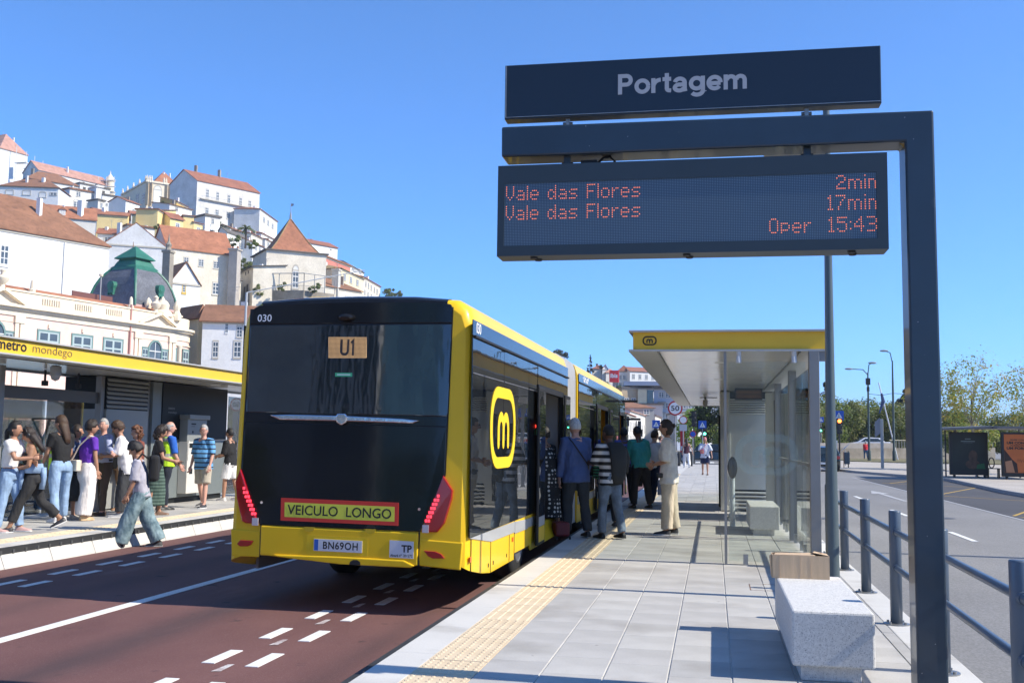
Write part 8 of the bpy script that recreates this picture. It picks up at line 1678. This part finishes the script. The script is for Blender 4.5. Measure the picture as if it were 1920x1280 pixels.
# right centre belt of trees
TB='trees of the park belt beyond the street'
base_=[tree('park_tree','rounded mid green park tree beyond the street',0,0,0,7.8,4.4,46,7500,.17,'olive',.25,.0,group=TB,rnd=11),tree('park_tree','rounded mid green park tree beyond the street',0,0,0,7.4,4.8,46,7500,.17,'mid',.25,.0,group=TB,rnd=12)]
spots=[(9.0,128,1.0,0),(12.4,131,1.02,1),(16.0,134,.95,0),(19.2,136,1.0,1),(22.4,134,.92,0),(25.2,138,.86,1),(28.5,136,.8,0),(32.0,140,.82,1),(36,138,.8,0),(5.5,134,1.0,1),(14.0,142,1.0,0),(20.6,146,.95,1),(40,142,.85,1),(45,140,.8,0)]
PL_=['park tree hidden behind the right shelter columns','park tree just left of the grey lamp post, behind the small crossing sign','park tree right behind the red traffic light','park tree behind the left of the two tall street lamps','park tree behind the leaning flagpole and taller street lamp','park tree hidden behind the gantry post','park tree just right of the gantry post, low behind the plane tree','park tree low behind the middle plane tree','park tree low behind the right plane tree','park tree behind the shelter back glass','taller park tree behind the red traffic light, second row','park tree in the second row behind the taller street lamp','park tree beyond the right picture edge, nearer one','park tree beyond the right picture edge, further one']
for i,(x,y,s,k) in enumerate(spots):
    t=base_[k] if i in(0,1) and k==i else dup(base_[k],(x,y,0),R(i*77)); t['label']=PL_[i]; t.location=(x,y,-.1); t.scale=(s,s,s); t.rotation_euler=(0,0,R(i*77))
tree('cedar_tree','dark layered cedar rising above the park trees left of the gantry post',25.9,150,0,10.2,3.2,26,1700,.22,'cypress',.2,.35,cone=True,rnd=4)
tree('pine_tree','small dark pine top above the park trees beside the lamp post',16.2,160,0,10.6,2.0,14,900,.22,'cypress',.2,.5,cone=True,rnd=5); tree('pine_tree','flat topped dark pine above the park trees near the shelter',13.0,165,0,10.0,3.0,14,900,.25,'dark',.2,.75,rnd=6)
# under the shelter roof end
tree('street_tree','bright green street tree behind the green signal light',-1.6,112,0,5.2,2.5,30,4200,.13,'bright',.14,.12,rnd=21)
tree('street_tree','dark evergreen tree hanging behind the end of the shelter roof',.9,98,0,7.0,3.0,34,5200,.15,'dark',.2,.15,rnd=22); tree('street_tree','shaded green tree low behind the dark estate car',1.4,92,0,4.0,1.9,22,2600,.12,'mid',.15,.05,rnd=23)
# sparse plane trees on the right
PG='sparse plane trees turning yellow across the street'
tree('plane_tree','sparse yellowing plane tree directly above the far shelters, with a pale trunk',15.55,68,0,7.2,2.6,60,2700,.08,'autumn',.085,.38,group=PG,rnd=31,bk=barkp,sparse=True)
tree('plane_tree','sparse yellowing plane tree just right of the gantry post',13.4,68,0,6.2,2.2,52,2400,.08,'autumn',.075,.32,group=PG,rnd=32,bk=barkp,sparse=True)
tree('plane_tree','sparse yellowing plane tree at the right picture edge',18.3,66,0,6.7,2.3,54,2400,.08,'autumn',.085,.35,group=PG,rnd=33,bk=barkp,sparse=True)
tree('plane_tree','plane tree beyond the right picture edge',21.5,60,0,7,2.6,36,1150,.105,'autumn',.085,.35,group=PG,rnd=34,bk=barkp,sparse=True)
tree('shrub_tree','low yellow green tree behind the left far shelter',21.6,96,0,4.1,2.4,22,1800,.14,'autumn',.12,.1,rnd=35)
tree('shrub_tree','dark green tree low beside the gantry post on the right',19.6,92,0,4.6,1.4,20,1300,.14,'mid',.12,.1,rnd=36)
# hills
pt_=thing('palm_tree','short bushy palm tree behind the white houses below the mansion','palm tree',(-124,262,53)); MB().tube([(-124,262,52),(-124,262,57.4)],[.3,.24],7).build('trunk',bark,pt_,smooth=True)
mb=MB()
for k in range(26):
    a=k*2.399; el=random.Random(k).uniform(.1,1.2); pts=[Vector((-124,262,57.4))+Vector((math.cos(a)*math.cos(el)*t*2.7,math.sin(a)*math.cos(el)*t*2.7,math.sin(el)*t*2.6-1.6*t*t)) for t in (0,.25,.5,.75,1)]
    for i in range(4):
        d=(pts[i+1]-pts[i]); n_=d.cross(Vector((0,0,1))).normalized()*(.34-.06*i); mb.add([pts[i]-n_+Vector((0,0,-.16)),pts[i],pts[i]+n_+Vector((0,0,-.16)),pts[i+1]+n_*.8+Vector((0,0,-.16)),pts[i+1],pts[i+1]-n_*.8+Vector((0,0,-.16))],[(0,1,4,5),(1,2,3,4)])
mb.build('crown',leafm('palm',(.13,.15,.05)),pt_)
tree('umbrella_pine','umbrella pine on the skyline at the right end of the old town',-101.0,322,43,6.6,4.4,26,2400,.24,'mid',.25,.42,rnd=42); tree('cypress_tree','dark pointed cypress on the far hill crest above the bus',-48.3,420,28,8.2,1.7,20,1400,.24,'cypress',.3,.05,cone=True,rnd=43)
tree('round_tree','round dark tree on the far hill above the bus bellows',-61,420,30,8.6,4.0,26,1900,.32,'dark',.3,.25,rnd=44); tree('round_tree','low dark tree right of the cypress on the far hill',-43.8,424,28,4.6,2.6,16,900,.3,'dark',.3,.1,rnd=45)
hg='trees on the slope below the convent'
hb=tree('slope_tree','green tree on the slope below the convent',0,0,0,6.0,3.4,22,1300,.34,'mid',.3,.05,group=hg,rnd=46)
for i,(x,y,z,s) in enumerate(((-31,405,15.5,1.1),(-27.5,400,14,1.2),(-24,402,14.5,.9),(-33.5,398,13,1.3),(-29.5,392,11.5,1.2),(-20,404,15,.8),(-15,406,15,.7),(-36,408,17,1.1),(-40,410,19,1),(-25.5,396,11.5,1),(-44,405,20,1.1),(-10,408,14,.8))):
    t=hb if i==0 else dup(hb,None,R(i*53)); t.location=(x-5.2,y,z+1.2); t.scale=(s,s,s)
# small shrubs between the hillside houses
sb_=tree('garden_shrub','green garden shrub between the hillside houses',0,0,0,1.7,1.5,9,800,.15,'mid',.05,-.3,group='garden shrubs between the hillside houses',rnd=47)
for i,(x,y,z,s) in enumerate(((-158,253,52.5,1.1),(-156,251,52.3,.9),(-141,246,54.5,.8),(-106,218,44.5,1.3),(-103,221,44.3,1.2),(-135,285,55,1.2),(-150,300,66,1.2),(-97,213,32.5,1.2),(-92,213.6,33.4,1.0),(-86,217,33.5,1.1),(-128,262,48,1.3),(-118,250,45,1.4),(-112,236,42,1.4),(-173,300,68,1.2),(-188,330,80,1.4))):
    t=sb_ if i==0 else dup(sb_,None,R(i*61)); t.location=(x,y,z); t.scale=(s,s,s)
# ================================================================ BEHIND THE CAMERA AND ACROSS THE STREET (seen in the bus glass)
random.seed(5)
def plain_block(label,x0,x1,y0,y1,h,wall,cols,rows,face):
    b=thing('city_block',label,'building',((x0+x1)/2,(y0+y1)/2,ZR),group='buildings around the square'); MB().box(x0,x1,y0,y1,-.3,h).build('wall',WALL[wall],b); MB().box(x0-.4,x1+.4,y0-.4,y1+.4,h,h+.5).build('roof',ROOF['brownroof'],b)
    for c in range(cols):
        for r_ in range(rows):
            z=2.2+r_*3.3
            if face=='n': put_window(b,(x0+(x1-x0)*(c+.5)/cols,y1+.01,z),(1,0,0),1.5,2.0,'s',Vector((0,1,0)))
            else: put_window(b,(x0-.01,y0+(y1-y0)*(c+.5)/cols,z),(0,1,0),1.5,2.0,'s',Vector((-1,0,0)))
plain_block('tall plain pale building behind the camera',-60,-26.4,-62,-46,30,'offwhite',2,2,'n'); plain_block('low building right behind the camera',-14,14,-110,-92,9,'stone',7,2,'n')
fb=thing('finned_building','tall dark office building with pale vertical fins behind the camera','building',(-24,-52,ZR),group='buildings around the square'); MB().box(-26.3,-21.6,-62,-46.4,-.3,26).build('wall',WALL['stairglass'],fb)
for k in range(8): MB().box(-26.25+k*.62,-26.05+k*.62,-46.4,-45.9,.5,25.6-(k%3)*1.2).build('fin',WALL['white'],fb)
for z in (4,9,14,19,24): MB().box(-26.3,-21.6,-46.4,-46.1,z,z+.25).build('floor_band',WALL['grey'],fb)
plain_block('ochre building across the street on the right',46,60,-16,24,8.5,'ochre',10,2,'w'); plain_block('long brown building further along on the right',52,66,26,50,7.5,'tan',7,2,'w')
plain_block('far wide building behind the camera',-110,-62,-60,-40,18,'offwhite',9,4,'n')
rt_=base_[0]
for i,(x,y,s) in enumerate(((34,30,1.1),(38,38,1.2),(33,46,1.0),(37,54,1.15),(34,62,1.1),(40,68,1.2),(35,76,1.0),(-26,-30,1.0),(-8,-40,1.1),(4,-44,1.2),(36,86,1.1),(42,95,1.2))):
    t=dup(base_[i%2],(x,y,0),R(i*41),label='park tree beside the river terrace away to the right' if x>0 and y>0 else 'park tree on the square behind the camera',group='park trees out of the frame'); t.scale=(s,s,s)
# ================================================================ AIR
hz=MB().box(-6500,6500,-3500,9500,-14,175).build('haze',None); hz.data.materials.clear()
hm=bpy.data.materials.new('haze_air'); hm.use_nodes=True; nt=hm.node_tree; nt.nodes.clear(); o_=nt.nodes.new('ShaderNodeOutputMaterial'); pv=nt.nodes.new('ShaderNodeVolumePrincipled')
pv.inputs['Color'].default_value=(.80,.88,1,1); pv.inputs['Density'].default_value=.00022; pv.inputs['Anisotropy'].default_value=.2; nt.links.new(pv.outputs[0],o_.inputs['Volume']); hz.data.materials.append(hm); put(hz,kind='stuff')
